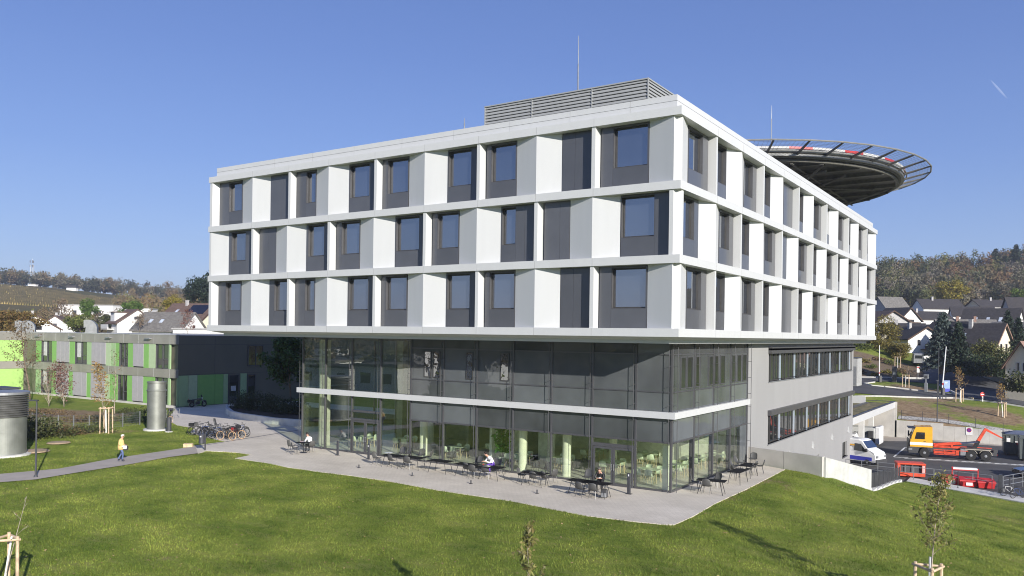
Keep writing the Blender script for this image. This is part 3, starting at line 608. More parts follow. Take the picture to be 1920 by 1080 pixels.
# ---- lower volume
GX, GY, GW = -1.65, 3.3, -30.7
ML = [-30.63, -28.25, -25.6, -22.88, -20.17, -17.4, -14.72, -11.98, -9.24, -6.5, -3.78, -1.69]
MR = [3.34, 6.54, 9.69, 12.85, 16.25]
M_int = mat('interior_wall_pale_green', (.78, .82, .70), .8); M_floor_i = mat('interior_floor', (.58, .58, .52), .35, var=.06, scale=1)
b = MB(); b.box(GW + .1, GX - .1, GY + .12, 16, .036, .06); b.build('interior_floor', M_floor_i, ob)
b = MB(); b.box(-20.1, GX - .12, GY + .14, 16, 2.95, 4.35); b.build('interior_slab', mat('ceiling_white', (.8, .82, .76), .8), ob)
b = MB(); b.box(GW + .1, GX - .12, GY + .14, 20, 8.0, 8.12); b.build('interior_ceiling', MATS['ceiling_white'], ob)
b = MB(); b.box(-19.9, GX - .2, 15.6, 15.9, .06, 2.95); b.build('interior_wall', M_int, ob)
b = MB(); b.box(-15.6, -12.2, 8.6, 8.8, .06, 2.95); b.box(-15.6, -15.4, 6.0, 8.6, .06, 2.95); b.mi = 1; b.box(-14.3, -13.4, 8.57, 8.6, .06, 2.2); b.build('partition_wall', [mat('white_plaster', (.80, .83, .78), .8), M_reveal], ob)
M_hall = mat('hall_wall_grey', (.26, .27, .235), .8, var=.1)
b = MB(); b.box(GW + .1, -20.3, 13.5, 13.8, .06, 8.0); b.box(-26.5, -25.9, 9, 13.5, .06, 8.0); b.build('interior_wall', M_hall, ob)
b = MB(); b.box(-20.15, -19.95, 9.5, 15.6, .06, 8.0); b.box(-20.15, -19.95, GY + .2, 9.5, 4.4, 8.0); b.build('interior_wall', M_hall, ob)
M_col = mat('column_concrete', (.78, .79, .66), .8, var=.05)
for (x, y, h) in [(-20.6, 5.2, 2.95), (-11.9, 4.35, 2.95), (-8.75, 4.35, 2.95), (-15.3, 11.5, 2.95), (-8.75, 10.5, 2.95), (-4.6, 11, 2.95), (-24.4, 10.6, 8)]:
    b = MB(); b.lathe([(.27, .06), (.27, h)], (x, y, 0), 24); b.build('column', M_col, ob, smooth=False)
b = MB(); b.box(-2.3, -1.98, 3.62, 3.94, .06, 2.95); b.build('column', M_col, ob)
b = MB(); b.box(-30.2, -29.5, 4.5, 5.0, .06, 8); b.build('column', mat('hall_column', (.46, .47, .40), .8), ob)
# back volume in grey render with openings
def wall_with_holes(y0, y1, z0, z1, holes, x0, x1):
    ys = sorted({y0, y1} | {h[0] for h in holes} | {h[1] for h in holes}); zs = sorted({z0, z1} | {h[2] for h in holes} | {h[3] for h in holes}); b = MB()
    for i in range(len(ys) - 1):
        run = None
        for j in range(len(zs) - 1):
            cy, cz = (ys[i] + ys[i + 1]) / 2, (zs[j] + zs[j + 1]) / 2
            if any(h[0] < cy < h[1] and h[2] < cz < h[3] for h in holes): continue
            b.box(x0, x1, ys[i], ys[i + 1], zs[j], zs[j + 1])
    return b
SW = (46.6, 48.7, -3.15, -1.7); SW2 = (35.5, 37.0, -3.1, -1.72)
holes = [(21.25, 50.65, 5.33, 7.6), (21.25, 50.65, .78, 3.1), SW, SW2]
wall_with_holes(16.32, 51.35, -4.4, 8.12, holes, GX - .35, GX).build('rendered_wall', M_render, ob)
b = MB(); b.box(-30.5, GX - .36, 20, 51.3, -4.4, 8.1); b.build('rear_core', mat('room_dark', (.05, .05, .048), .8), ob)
b = MB(); b.box(-30.6, -30.5, 20, 51.35, 0, 8.1); b.box(-30.6, GX - .002, 51.3, 51.36, -4.4, 8.12); b.build('rendered_wall', M_render, ob)
M_fin = mat('pale_glass_fin', (.30, .36, .42), .2, var=.05)
def strip(z0, z1, hood):
    if hood:
        b = MB(); b.box(GX + .003, GX + .28, 21.1, 50.9, z1 - .22, z1 + .16); b.build('blind_box', M_frame, ob)
    b = MB(); b.box(GX - .33, GX + .05, 21.1, 50.75, z0 - .07, z0); b.build('window_sill', M_alu, ob)
    c = [21.25, 25.1, 29.3, 33.5, 37.65, 41.85, 46.05, 50.6]
    for i in range(len(c) - 1):
        a, e = c[i], c[i + 1]; b = MB(); d = .20; X0, X1 = GX - d - .1, GX - d
        n = 3
        pw = .62
        ww = (e - a - pw) / n
        for q in range(n + 1): yy = a + q * ww; b.box(X0, X1 + .01, yy - .045 if q else yy, yy + .045, z0, z1 - .2)
        b.box(X0, X1, a, e - pw, z0, z0 + .09); b.box(X0, X1, a, e - pw, z1 - .3, z1 - .2)
        wn = b.build('window', M_wframe, ob)
        b = MB(); b.box(X0 + .04, X0 + .06, a + .02, e - pw - .02, z0 + .02, z1 - .22); b.build('pane', M_pane2, wn)
        if 1:
            b = MB(); b.box(X0, X1 + .02, e - pw + .05, e - .05, z0, z1 - .2); b.build('glass_fin', M_fin, ob)
            b = MB()
            for yy in (a + ww * .02, e - pw - .05):
                b.tube([(GX + .12, yy, z0 + .08), (GX + .12, yy, z1 - .2)], .022, 6); b.box(GX - .2, GX + .13, yy - .015, yy + .015, z0 + .1, z0 + .14)
            b.build('blind_guide', M_black, ob)
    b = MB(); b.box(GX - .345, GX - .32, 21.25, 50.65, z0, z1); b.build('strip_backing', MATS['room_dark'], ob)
strip(5.33, 7.6, True); strip(.78, 3.1, True)
b = MB(); b.box(GX + .004, GX + .28, 21.1, 50.9, 7.62, 7.86); b.build('blind_box', M_frame, ob)
for s in (SW, SW2):
    b = MB(); t = .08; b.box(GX - .3, GX - .18, s[0], s[0] + t, s[2], s[3]); b.box(GX - .3, GX - .18, s[1] - t, s[1], s[2], s[3]); b.box(GX - .3, GX - .18, s[0] + t, s[1] - t, s[2], s[2] + t); b.box(GX - .3, GX - .18, s[0] + t, s[1] - t, s[3] - t, s[3]); b.box(GX - .28, GX - .2, (s[0] + s[1]) / 2 - .04, (s[0] + s[1]) / 2 + .04, s[2] + t, s[3] - t)
    wn = b.build('window', M_wframe, ob); b = MB(); b.box(GX - .26, GX - .24, s[0] + t, s[1] - t, s[2] + t, s[3] - t); b.build('pane', M_pane2, wn)
    b = MB(); b.box(GX - .3, GX + .08, s[0] - .05, s[1] + .05, s[2] - .1, s[2]); b.build('window_sill', M_frame, ob)
for (y, z) in [(34.5, -.62), (41.8, -.62), (49.1, -.6), (27.1, -.6)]:
    b = MB(); b.add([(GX + .003, y - .22, z - .25), (GX + .003, y + .22, z - .25), (GX + .003, y, z + .28), (GX + .22, y - .25, z - .30), (GX + .22, y + .25, z - .30), (GX + .06, y, z + .30)], [(0, 2, 5, 3), (2, 1, 4, 5), (0, 1, 2)]); b.build('vent_hood', M_white, ob)
# curtain wall frames
def cw_post(F, s, z0, z1, w_=.055, d0=-.05, d1=.12):
    b = MB(); P = GY if F == 'L' else -GX
    fb(b, F, s - w_, s + w_, P + d0, P + d1, z0, z1); b.build('mullion', M_frame, ob)
def cw_bar(F, s0, s1, z, h=.05, d0=-.035, d1=.10):
    b = MB(); P = GY if F == 'L' else -GX
    fb(b, F, s0, s1, P + d0, P + d1, z - h, z + h); b.build('transom', M_frame, ob)
def cw_glass(F, s0, s1, z0, z1, m, nm):
    b = MB(); P = GY if F == 'L' else -GX; fb(b, F, s0 + .056, s1 - .056, P + .0, P + .025, z0 + .05, z1 - .05); b.build(nm, m, ob)
ZL0, ZL1, ZSP = 4.04, 4.40, 2.72
for i, s in enumerate(ML):
    cw_post('L', s, .04, ZL0 - .002); cw_post('L', s, ZL1 + .002, 8.13)
for s in MR[1:]: cw_post('R', s, .04, ZL0 - .002); cw_post('R', s, ZL1 + .002, 8.13)
for i in range(len(ML) - 1):
    a, c = ML[i], ML[i + 1]
    cw_bar('L', a + .056, c - .056, .09, .05)
    if i < 4:
        if i == 2:      # door bay
            for z in (2.42, 3.0): cw_bar('L', a + .056, c - .056, z, .07)
            cw_glass('L', a, c, 3.07, ZL0, M_glass, 'glass_pane'); cw_glass('L', a, c, 2.47, 2.95, M_glass, 'glass_pane'); door = (a, c, 2.35)
        else: cw_glass('L', a, c, .12, ZL0 + .05, M_glass, 'glass_pane')
        cw_glass('L', a, c, ZL1 - .05, 8.13, M_glass, 'glass_pane')
    else:
        cw_bar('L', a + .056, c - .056, ZSP, .05)
        cw_glass('L', a, c, ZSP, ZL0 + .04, M_grey_glass, 'enamelled_pane')
        for z in (5.46, 7.52): cw_bar('L', a + .056, c - .056, z, .035)
        cw_glass('L', a, c, ZL1 - .04, 5.46, M_grey_glass, 'enamelled_pane'); cw_glass('L', a, c, 5.44, 7.54, M_grey_glass, 'enamelled_pane'); cw_glass('L', a, c, 7.5, 8.13, M_grey_glass, 'enamelled_pane')
        if i == 9: cw_bar('L', a + .056, c - .056, 2.3, .09); cw_glass('L', a, c, 2.38, ZSP, M_glass, 'glass_pane')
        else: cw_glass('L', a, c, .12, ZSP, M_glass, 'glass_pane')
for (x0, x1) in [(-19.05, -18.45), (-18.3, -17.7), (-15.6, -15.05), (-12.95, -12.3)]:
    b = MB(); t = .06; P = GY - .045
    b.box(x0, x0 + t, P, P + .05, 5.62, 7.35); b.box(x1 - t, x1, P, P + .05, 5.62, 7.35); b.box(x0 + t, x1 - t, P, P + .05, 5.62, 5.68); b.box(x0 + t, x1 - t, P, P + .05, 7.29, 7.35)
    wn = b.build('vent_window', M_wframe, ob); b = MB(); b.box(x0 + t, x1 - t, P + .012, P + .03, 5.68, 7.29); b.build('pane', pane_mat('vent_glass', (.02, .02, .02), .22, wav=.22) if 'vg' not in globals() else vg, wn); vg = wn.children[0].data.materials[0]
def door_pair(a, c, h):
    m = (a + c) / 2
    for (x0, x1, hs) in ((a + .1, m - .01, 1), (m + .01, c - .1, -1)):
        b = MB(); t = .11; P = GY - .06
        b.box(x0, x0 + t, P, P + .06, .05, h); b.box(x1 - t, x1, P, P + .06, .05, h); b.box(x0 + t, x1 - t, P, P + .06, .05, .2); b.box(x0 + t, x1 - t, P, P + .06, h - .12, h)
        d = b.build('door', M_frame, ob); b = MB(); b.box(x0 + t, x1 - t, P + .02, P + .04, .2, h - .12); b.build('door_glass', M_glass, d)
        b = MB(); xx = (x1 - .055) if hs > 0 else (x0 + .055); b.tube([(xx, P - .06, .9), (xx, P - .06, 1.25)], .018, 6); b.box(xx - .01, xx + .01, P - .06, P, .92, .95); b.box(xx - .01, xx + .01, P - .06, P, 1.2, 1.23); b.build('door_handle', M_alu, d)
door_pair(ML[2], ML[3], 2.34); door_pair(ML[9], ML[10], 2.2)
for i in range(4):
    a, c = MR[i], MR[i + 1]; cw_bar('R', a + .056, c - .056, .09, .05); cw_bar('R', a + .056, c - .056, ZSP, .05); cw_bar('R', a + .056, c - .056, 5.46, .035); cw_bar('R', a + .056, c - .056, 7.52, .03)
    cw_glass('R', a, c, ZSP, ZL0 + .04, M_grey_glass, 'enamelled_pane'); cw_glass('R', a, c, ZL1 - .04, 5.46, M_grey_glass, 'enamelled_pane'); cw_glass('R', a, c, 5.44, 7.54, M_grey_glass, 'enamelled_pane'); cw_glass('R', a, c, 7.5, 8.13, M_grey_glass, 'enamelled_pane')
    cw_glass('R', a, c - .55 if i < 3 else a + 2.0, .12, ZSP, M_glass, 'glass_pane')
    b = MB(); b.box(GX - .03, GX + .0, c - .6 if i < 3 else a + 1.5, c - .06 if i < 3 else a + 2.0, .15, ZSP - .06); b.build('vent_panel', pane2b if 'pane2b' in globals() else M_pane2, ob)
    if i == 3: b = MB(); b.box(GX - .03, GX + .0, a + 2.02, c - .06, .15, ZSP - .06); b.build('enamelled_pane', M_grey_glass, ob)
for y0, y1 in [(4.4, 5.15), (5.35, 6.2), (6.65, 7.4), (8.8, 9.55), (9.85, 10.6), (10.85, 11.7), (13.0, 13.8), (14.05, 14.9), (15.15, 16.0)]:
    X = GX; b = MB(); t = .06
    b.box(X, X + .05, y0, y0 + t, 5.6, 7.4); b.box(X, X + .05, y1 - t, y1, 5.6, 7.4); b.box(X, X + .05, y0 + t, y1 - t, 5.6, 5.66); b.box(X, X + .05, y0 + t, y1 - t, 7.34, 7.4)
    wn = b.build('vent_window', M_frame, ob); b = MB(); b.box(X + .01, X + .034, y0 + t, y1 - t, 5.66, 7.34); b.build('pane', M_pane2, wn)
# west end glass
b = MB(); b.box(GW, GW + .03, GY + .2, 13.4, .1, 8.1); b.build('glass_pane', M_glass, ob)
b = MB()
for y in (5.9, 8.5, 11): b.box(GW - .05, GW + .1, y - .05, y + .05, .04, 8.13)
b.build('mullion', M_frame, ob)
b = MB(); b.box(GW, GW + .3, 13.5, 20, 0, 8.1); b.build('rendered_wall', M_render, ob)
# ledge
b = MB(); e = .28
b.box(GW - e, GX + e, GY - e, GY - .04, ZL0, ZL1); b.box(GX + .04, GX + e, GY - .04, 16.1, ZL0, ZL1); b.box(GW - e, GW - .04, GY - .04, 9, ZL0, ZL1)
b.box(GW - .04, GX + .04, GY - .04, GY + .13, ZL0 + .02, ZL1 - .02); b.box(GX - .13, GX + .04, GY + .13, 16.1, ZL0 + .02, ZL1 - .02); b.build('ledge', M_white, ob)
# guide rods in front of the glass
def rod(x, y, nx, ny):
    b = MB()
    for z0, z1 in ((.05, ZL0), (ZL1, 8.13)):
        b.tube([(x, y, z0), (x, y, z1)], .018, 6)
        n = 4
        for q in range(n): z = z0 + .35 + q * (z1 - z0 - .5) / (n - 1); b.tube([(x, y, z), (x - nx * .27, y - ny * .27, z)], .014, 5)
    b.build('guide_rod', M_frame, ob)
for s in ML: rod(s - .05, GY - .26, 0, -1)
for s in MR: rod(GX + .26, s + .08, 1, 0)
b = MB(); b.box(-30.55, GX - .03, GY + .03, GY + .06, 7.95, 8.13); b.build('ceiling_edge', M_frame, ob)

# ---------------------------------------------------------------- things on the roof
ps = thing('plant_screen', 'grey horizontal louvre screen round the rooftop plant', 'louvre screen', (-9, 8, 20.12))
x0, x1, y0, y1, z0, z1 = -14.5, -3.35, 3.4, 15, 20.12, 22.85
b = MB()
nl = 14
for q in range(nl):
    z = z0 + .19 * q + .08
    for (ax_, s0, s1, c_) in (('x', x0, x1, y0), ('y', y0, y1, x1), ('y', y0, y1, x0)):
        k_ = 1 if c_ in (y0, x0) else -1
        P = [(c_, z), (c_ + k_ * .07, z + .14), (c_ + k_ * .08, z + .12), (c_ + k_ * .01, z - .03)]
        vs = [((s, p[0], p[1]) if ax_ == 'x' else (p[0], s, p[1])) for s in (s0, s1) for p in P]
        b.add(vs, [(0, 1, 5, 4), (1, 2, 6, 5), (2, 3, 7, 6), (3, 0, 4, 7)])
b.build('louvre_blades', mat('louvre_alu', (.33, .34, .335), .55, metal=.1, var=.05), ps, local=False)
b = MB(); b.box(x0 + .16, x1 - .16, y0 + .16, y1, z0, z1 - .1); b.build('screen_backing', mat('screen_backing_grey', (.11, .11, .11), .8), ps, local=False)
b = MB(); b.box(x0 - .02, x1 + .02, y0 - .03, y0 + .14, z1 - .07, z1); b.box(x1 - .14, x1 + .02, y0 + .14, y1, z1 - .07, z1); b.box(x0 - .02, x0 + .14, y0 + .14, y1, z1 - .07, z1)
for x in (x0, -11.0, -6.9, x1 - .04): b.box(x, x + .04, y0 - .02, y0 + .05, z0, z1 - .07)
for y in (y0, 8, 12): b.box(x1 - .03, x1 + .02, y, y + .05, z0, z1 - .07)
b.build('screen_frame', MATS['louvre_alu'], ps, local=False)
def mast(u, vtop, vknob, dist, zbase, lab):
    p = D(u, vtop, dist); t = thing('lightning_rod', lab, 'rod', (p.x, p.y, zbase), 0, 'lightning rods on the roof')
    k = D(u, vknob, dist).z - zbase; h = p.z - zbase
    b = MB(); b.tube([(0, 0, 0), (0, 0, k)], .05, 8); b.lathe([(.3, 0), (.3, .12), (.05, .2)], (0, 0, 0), 12); b.build('mast_tube', M_alu, t)
    b = MB(); b.tube([(0, 0, k), (0, 0, h)], .034, 6, .02); b.lathe([(.05, -.05), (.06, 0), (.02, .06)], (0, 0, k), 8); b.build('rod_tip', M_alu, t)
mast(1085, 67, 122, 56, 20.12, 'tall thin lightning rod behind the louvre screen'); mast(1447, 198, 224, 88, 20.12, 'slim lightning rod standing in front of the helipad'); mast(871, 222, 232, 62, 20.12, 'small lightning rod left of the louvre screen')

# helipad
HC = Vector((-13.6, 46.8, 0)); hp = thing('helipad', 'round rooftop helipad with red and white edge and outward safety net', 'helipad', (HC.x, HC.y, 20.12))
def pc(r, a, z): return (r * math.cos(a), r * math.sin(a), z - 20.12)
b = MB(); b.lathe([(16.8, 24.5), (17.0, 24.52), (17.0, 24.77), (0, 24.79)], (0, 0, -20.12), 96); b.build('deck', mat('deck_aluminium', (.40, .40, .38), .5, metal=.3), hp)
b = MB()
for i in range(100):
    b.mi = 0 if i % 5 < 2 else 1; a0, a1 = 2 * math.pi * i / 100, 2 * math.pi * (i + 1) / 100
    v = [pc(r, a, z) for a in (a0, a1) for r, z in ((16.85, 24.80), (17.1, 24.80), (17.1, 25.0), (16.85, 25.0))]; b.add(v, [(0, 1, 5, 4), (1, 2, 6, 5), (2, 3, 7, 6), (3, 0, 4, 7)])
b.build('edge_marking', [M_red, mat('marking_white', (.50, .50, .49), .6)], hp)
M_steel_d = mat('dark_steel', (.12, .115, .10), .6, var=.2); M_steel_l = mat('light_steel', (.26, .26, .25), .5, metal=.3)
b = MB(); b.ring((0, 0, 23.95 - 20.12), 16.35, .14, 'z', 72, 8); b.lathe([(16.5, 24.1), (16.7, 24.1), (16.7, 24.5), (16.5, 24.5)], (0, 0, -20.12), 72); b.build('edge_beam', M_steel_d, hp)
b = MB(); b.lathe([(16.9, 24.2), (17.0, 24.2), (17.0, 24.4), (16.9, 24.4)], (0, 0, -20.12), 96); b.ring((0, 0, 24.62 - 20.12), 17.2, .07, 'z', 96, 6); b.build('gutter_ring', M_steel_l, hp)
b = MB()                                     # trapezoidal sheet under the deck
for i in range(-40, 41):
    y = i * .42; xx = math.sqrt(max(0, 16.2 ** 2 - y * y)); b.box(-xx, xx, y - .10, y + .10, 24.22 - 20.12, 24.42 - 20.12)
b.box(-11.5, 11.5, -11.5, 11.5, 24.42 - 20.12, 24.5 - 20.12)
b.build('deck_underside', mat('sheet_steel', (.22, .21, .17), .6, var=.15), hp)
for i in range(-4, 5):
    y = i * 3.6; xx = math.sqrt(max(1, 16.3 ** 2 - y * y)); b = MB(); b.box(-xx, xx, y - .12, y + .12, 3.62, 3.68); b.box(-xx, xx, y - .02, y + .02, 3.68, 4.0); b.build('girder', M_steel_d, hp)
for i in (-2, -1, 1, 2):
    x = i * 5; yy = math.sqrt(max(1, 16.3 ** 2 - x * x)); b = MB(); b.box(x - .1, x + .1, -yy, yy, 3.52, 3.6); b.build('girder', M_steel_d, hp)
for k in range(6):
    a = 2 * math.pi * k / 6 + .35; b = MB(); c = (math.cos(a) * 8.5, math.sin(a) * 8.5); b.tube([(c[0], c[1], 0), (c[0], c[1], 3.6)], .22, 10); b.build('column', M_steel_d, hp)
    b = MB(); o = (math.cos(a) * 15.8, math.sin(a) * 15.8); b.tube([(c[0], c[1], 1.2), (o[0], o[1], 3.75)], .12, 8); i2 = (math.cos(a + 1.05) * 8.5, math.sin(a + 1.05) * 8.5); b.tube([(c[0], c[1], .6), (i2[0], i2[1], 3.5)], .1, 8); b.build('brace', M_steel_d, hp)
b = MB(); b.tube([(13, -6, 3.4), (-2, 14, 3.4)], .13, 8); b.tube([(12, -9, 3.4), (-12, 6, 3.4)], .16, 8); b.tube([(14, 3, 3.4), (-6, -13, 3.4)], .13, 8); b.tube([(9.5, 13, 3.7), (2, 7.5, .3)], .13, 8); b.build('brace', M_steel_d, hp)
NR = 40
for i in range(NR):
    a = 2 * math.pi * (i + .3) / NR; b = MB(); t0 = Vector(pc(16.7, a, 24.35)); t1 = Vector(pc(19.3, a, 24.98)); s = Vector((-math.sin(a), math.cos(a), 0)) * .07; u_ = Vector((0, 0, .11))
    b.add([t0 - s - u_, t0 + s - u_, t0 + s + u_, t0 - s + u_, t1 - s - u_ * .5, t1 + s - u_ * .5, t1 + s + u_ * .5, t1 - s + u_ * .5], [(0, 1, 5, 4), (1, 2, 6, 5), (2, 3, 7, 6), (3, 0, 4, 7), (0, 3, 2, 1), (4, 5, 6, 7)]); b.build('net_bracket', M_steel_d, hp)
b = MB()
for i in range(NR):
    a0 = 2 * math.pi * (i + .3) / NR; a1 = 2 * math.pi * (i + 1.3) / NR; p0, p1 = Vector(pc(19.35, a0, 25.02)), Vector(pc(19.35, a1, 25.02)); b.tube([p0, p1], .075, 6)
b.build('net_rim', M_steel_l, hp)
b = MB()
for i in range(NR):
    a0 = 2 * math.pi * (i + .3) / NR; a1 = 2 * math.pi * (i + 1.3) / NR
    for q in range(1, 8):
        t = q / 8; A0 = Vector(pc(17.4, a0, 24.55)).lerp(Vector(pc(17.4, a1, 24.55)), t); A1 = Vector(pc(19.3, a0, 24.98)).lerp(Vector(pc(19.3, a1, 24.98)), t); b.tube([A0, A1], .012, 3, cap=False)
    for q in range(1, 8):
        r = 17.4 + 1.9 * q / 8; z = 24.55 + .43 * q / 8; b.tube([pc(r, a0, z), pc(r, a1, z)], .012, 3, cap=False)
b.build('safety_net', M_alu, hp)
b = MB()
for k in range(5):                            # access stair cage near the rod
    b.tube([(2.2 + k * .6, -15.4 + k * .1, 1.0), (2.2 + k * .6, -15.4 + k * .1, 4.2)], .03, 5)
for z in (2.2, 3.0, 3.6, 4.1): b.tube([(2.0, -15.45, z), (5.2, -14.9, z)], .03, 5)
b.build('stair_cage', M_steel_l, hp)
# ---------------------------------------------------------------- green clad building on the left
CX, CY = -64.3, 15.47                       # its outer corner
gb = thing('green_panel_building', 'two-storey building clad in green and grey panels with a dark grey side', 'building', (CX, CY, 0))
M_fasc = mat('fascia_metal', (.30, .285, .25), .45, metal=.2, var=.1, scale=.5)
M_darkclad = mat('dark_grey_cladding', (.135, .128, .095), .5, var=.06, scale=.4)
GRN = [mat('green_panel_a', (.20, .41, .11), .45, var=.04), mat('green_panel_b', (.32, .46, .24), .45, var=.04), mat('green_panel_c', (.40, .51, .31), .45, var=.04), mat('green_panel_d', (.36, .56, .17), .45, var=.04)]
M_gpan = mat('grey_shutter', (.37, .355, .37), .6, var=.04)
WX = -97.0                                  # inner corner with the left wing
b = MB(); b.box(WX, CX, CY + .3, CY + 45, 0, 7.9); b.box(WX - 20, WX, CY - 30, CY + 45, 0, 7.9); b.build('wall', M_darkclad, gb, local=False)
b = MB(); b.box(WX - 20, CX - .05, CY + .35, CY + 45, 7.9, 7.95); b.box(WX - 20, WX - .3, CY - 30, CY + .3, 7.9, 7.95); b.build('roof', mat('roof_membrane', (.3, .3, .29), .9), gb, local=False)
# fascias: main front (facing -Y), left wing (facing +X)
def fasc(z0, z1, nm='fascia'):
    b = MB(); b.box(WX + .003, CX + .12, CY - .12, CY + .3, z0, z1); b.box(WX - .25, WX + .12, CY - 30, CY - .12, z0, z1)
    b.mi = 1; x = CX - .9
    while x > WX: b.box(x, x + .04, CY - .125, CY - .1, z0, z1 - .002); x -= 3.0
    b.build(nm, [M_fasc, mat('seam_pale', (.5, .5, .48), .5)], gb, local=False)
fasc(6.95, 7.95); fasc(3.25, 4.2)
b = MB(); b.box(WX - 20, CX + .16, CY - .16, CY + .35, 7.952, 8.02); b.box(WX - .3, WX + .16, CY - 30, CY - .16, 7.952, 8.02); b.build('roof_edge', mat('pale_metal', (.6, .6, .58), .4, metal=.3), gb, local=False)
def gpan(F, s0, s1, z0, z1, m, nm='green_panel', d=0):
    b = MB()
    if F == 'F': b.box(s0 + .02, s1 - .02, CY - .05 - d, CY + .1, z0, z1)
    else: b.box(WX - .1, WX + .05 + d, s0 + .02, s1 - .02, z0, z1)
    return b.build(nm, m, gb, local=False)
def gwin(s0, s1, z0, z1, blind=0, door=0):
    b = MB(); t = .08; P = CY + .12
    b.box(s0, s0 + t, P - .14, P + .1, z0, z1); b.box(s1 - t, s1, P - .14, P + .1, z0, z1); m = (s0 + s1) / 2; b.box(m - .05, m + .05, P - .08, P + .1, z0, z1); b.box(s0 + t, s1 - t, P - .08, P + .1, z0, z0 + t); b.box(s0 + t, s1 - t, P - .08, P + .1, z1 - t, z1); b.box(m + .05, s1 - t, P - .08, P + .1, z0 + 1.0, z0 + 1.08)
    w_ = b.build('window', M_frame, gb, local=False)
    b = MB(); b.box(s0 + t, s1 - t, P + .02, P + .04, z0 + t, z1 - t)
    o = b.build('pane', M_pane2, w_, local=True)
    for v in o.data.vertices: v.co = (v.co.x - CX, v.co.y - CY, v.co.z)
    if blind:
        b = MB(); b.box(s0 + t + .25, m - .1, P - .02, P + .0, z1 - 1.9, z1 - t); o = b.build('blind', mat('blind_white', (.55, .55, .53), .7), w_)
        for v in o.data.vertices: v.co = (v.co.x - CX, v.co.y - CY, v.co.z)
U0, U1, L0_, L1_ = 4.21, 6.94, .25, 3.24
# upper row, from the outer corner to the inner corner; measured breakpoints
def X_(u, v, z=5.5):
    d = ray(u, v); t = (CY - CAM.y) / d.y; return CAM.x + d.x * t
ux = lambda q: X_(q / 5.647, 650)
row = [(1808, 1790, 'b'), (1790, 1650, 'w'), (1650, 1580, 'c'), (1580, 1525, 'a'), (1525, 1415, 'g2'), (1415, 1360, 'a'), (1360, 1265, 'w'), (1265, 1230, 'a'), (1230, 1180, 'b'), (1180, 1125, 'c'), (1125, 975, 'g3'), (975, 925, 'b'), (925, 795, 'wb'), (795, 740, 'a'), (740, 605, 'g3'), (605, 555, 'a'), (555, 440, 'wb'), (440, 385, 'a'), (385, 290, 'k')]
low = [(1808, 1785, 'b'), (1785, 1650, 'w'), (1650, 1525, 'a'), (1525, 1410, 'g2'), (1410, 1355, 'a'), (1355, 1255, 'w'), (1255, 1170, 'a'), (1170, 1120, 'c'), (1120, 970, 'g3'), (970, 925, 'a'), (925, 780, 'g3'), (780, 735, 'a'), (735, 600, 'g3'), (600, 555, 'a'), (555, 440, 'wb'), (440, 385, 'b'), (385, 290, 'k')]
for rw, z0, z1 in ((row, U0, U1), (low, L0_, L1_)):
    for r, l, c in rw:
        s0, s1 = ux(l), ux(r)
        if c in 'abcd': gpan('F', s0, s1, z0, z1, GRN['abcd'.index(c)])
        elif c[0] == 'g':
            n = int(c[1])
            for q in range(n): gpan('F', s0 + (s1 - s0) * q / n, s0 + (s1 - s0) * (q + 1) / n, z0 + .12, z1, M_gpan, 'grey_panel', .03)
        elif c[0] == 'w': gwin(s0, s1, z0, z1, 'b' in c)
        else: gpan('F', s0, s1, z0, z1, M_darkclad, 'dark_panel')
s = CY - .2; q = 0
while s > CY - 26:
    n = 2.4 if q % 3 else 3.2
    for z0, z1 in ((U0, U1), (L0_, L1_)): gpan('S', s - n, s, z0, z1, GRN[(3, 2, 3, 1)[q % 4]])
    s -= n; q += 1
b = MB(); b.box(WX, CX + .05, CY - .04, CY + .1, 0, .24); b.build('plinth', M_concrete, gb, local=False)
# dark side wall (facing +X): green ground-floor panels, doors, window
def Y_(u, v):
    d = ray(u, v); t = (CX - CAM.x) / d.x; return CAM.y + d.y * t
ys = [Y_(330 + q / 4.5, 740) for q in (2, 20, 100, 178, 325, 395, 435)]
for i, g in enumerate((1, 1, 2, 0, 0, 1)[:len(ys) - 1]):
    b = MB(); b.box(CX, CX + .06, ys[i] + .02, ys[i + 1] - .02, .1, 3.5); b.build('green_panel', GRN[g], gb, local=False)
dy0, dy1 = Y_(427.5, 740), Y_(447, 740)
def sframe(y0, y1, z0, z1, nm, mul=1):
    b = MB(); t = .1; X0, X1 = CX + .01, CX + .1
    b.box(X0, X1, y0, y0 + t, z0, z1); b.box(X0, X1, y1 - t, y1, z0, z1); b.box(X0, X1, y0 + t, y1 - t, z1 - t, z1); b.box(X0, X1, y0 + t, y1 - t, z0, z0 + t)
    if mul: b.box(X0, X1, (y0 + y1) / 2 - .05, (y0 + y1) / 2 + .05, z0 + t, z1 - t)
    o = b.build(nm, M_frame, gb, local=False)
    b = MB(); b.box(CX + .02 - CX, .06, y0 + t - CY, y1 - t - CY, z0 + t, z1 - t); b.build('pane', M_pane2, o)
    return o
dr = sframe(dy0, dy1, .1, 3.4, 'door', 0); b = MB(); b.box(.07, .09, (dy0 + dy1) / 2 - .4 - CY, (dy0 + dy1) / 2 + .3 - CY, 1.5, 2.1); b.build('notice', mat('paper', (.5, .5, .5), .8), dr)
y0, y1 = Y_(450, 740), Y_(461.5, 740); b = MB(); b.box(CX, CX + .06, y0, y1, .1, 3.5); b.build('green_panel', GRN[1], gb, local=False)
sframe(Y_(463, 740), Y_(478, 740), .1, 3.4, 'door', 0); sframe(Y_(464, 670), Y_(493, 670), 4.35, 6.85, 'window')
b = MB()
for y in (CY + 5, CY + 14): b.box(CX, CX + .012, y, y + .03, 3.6, 7.9)
for z in (3.55, 6.9): b.box(CX, CX + .012, CY, CY + 30, z, z + .03)
b.build('panel_joint', M_reveal, gb, local=False)
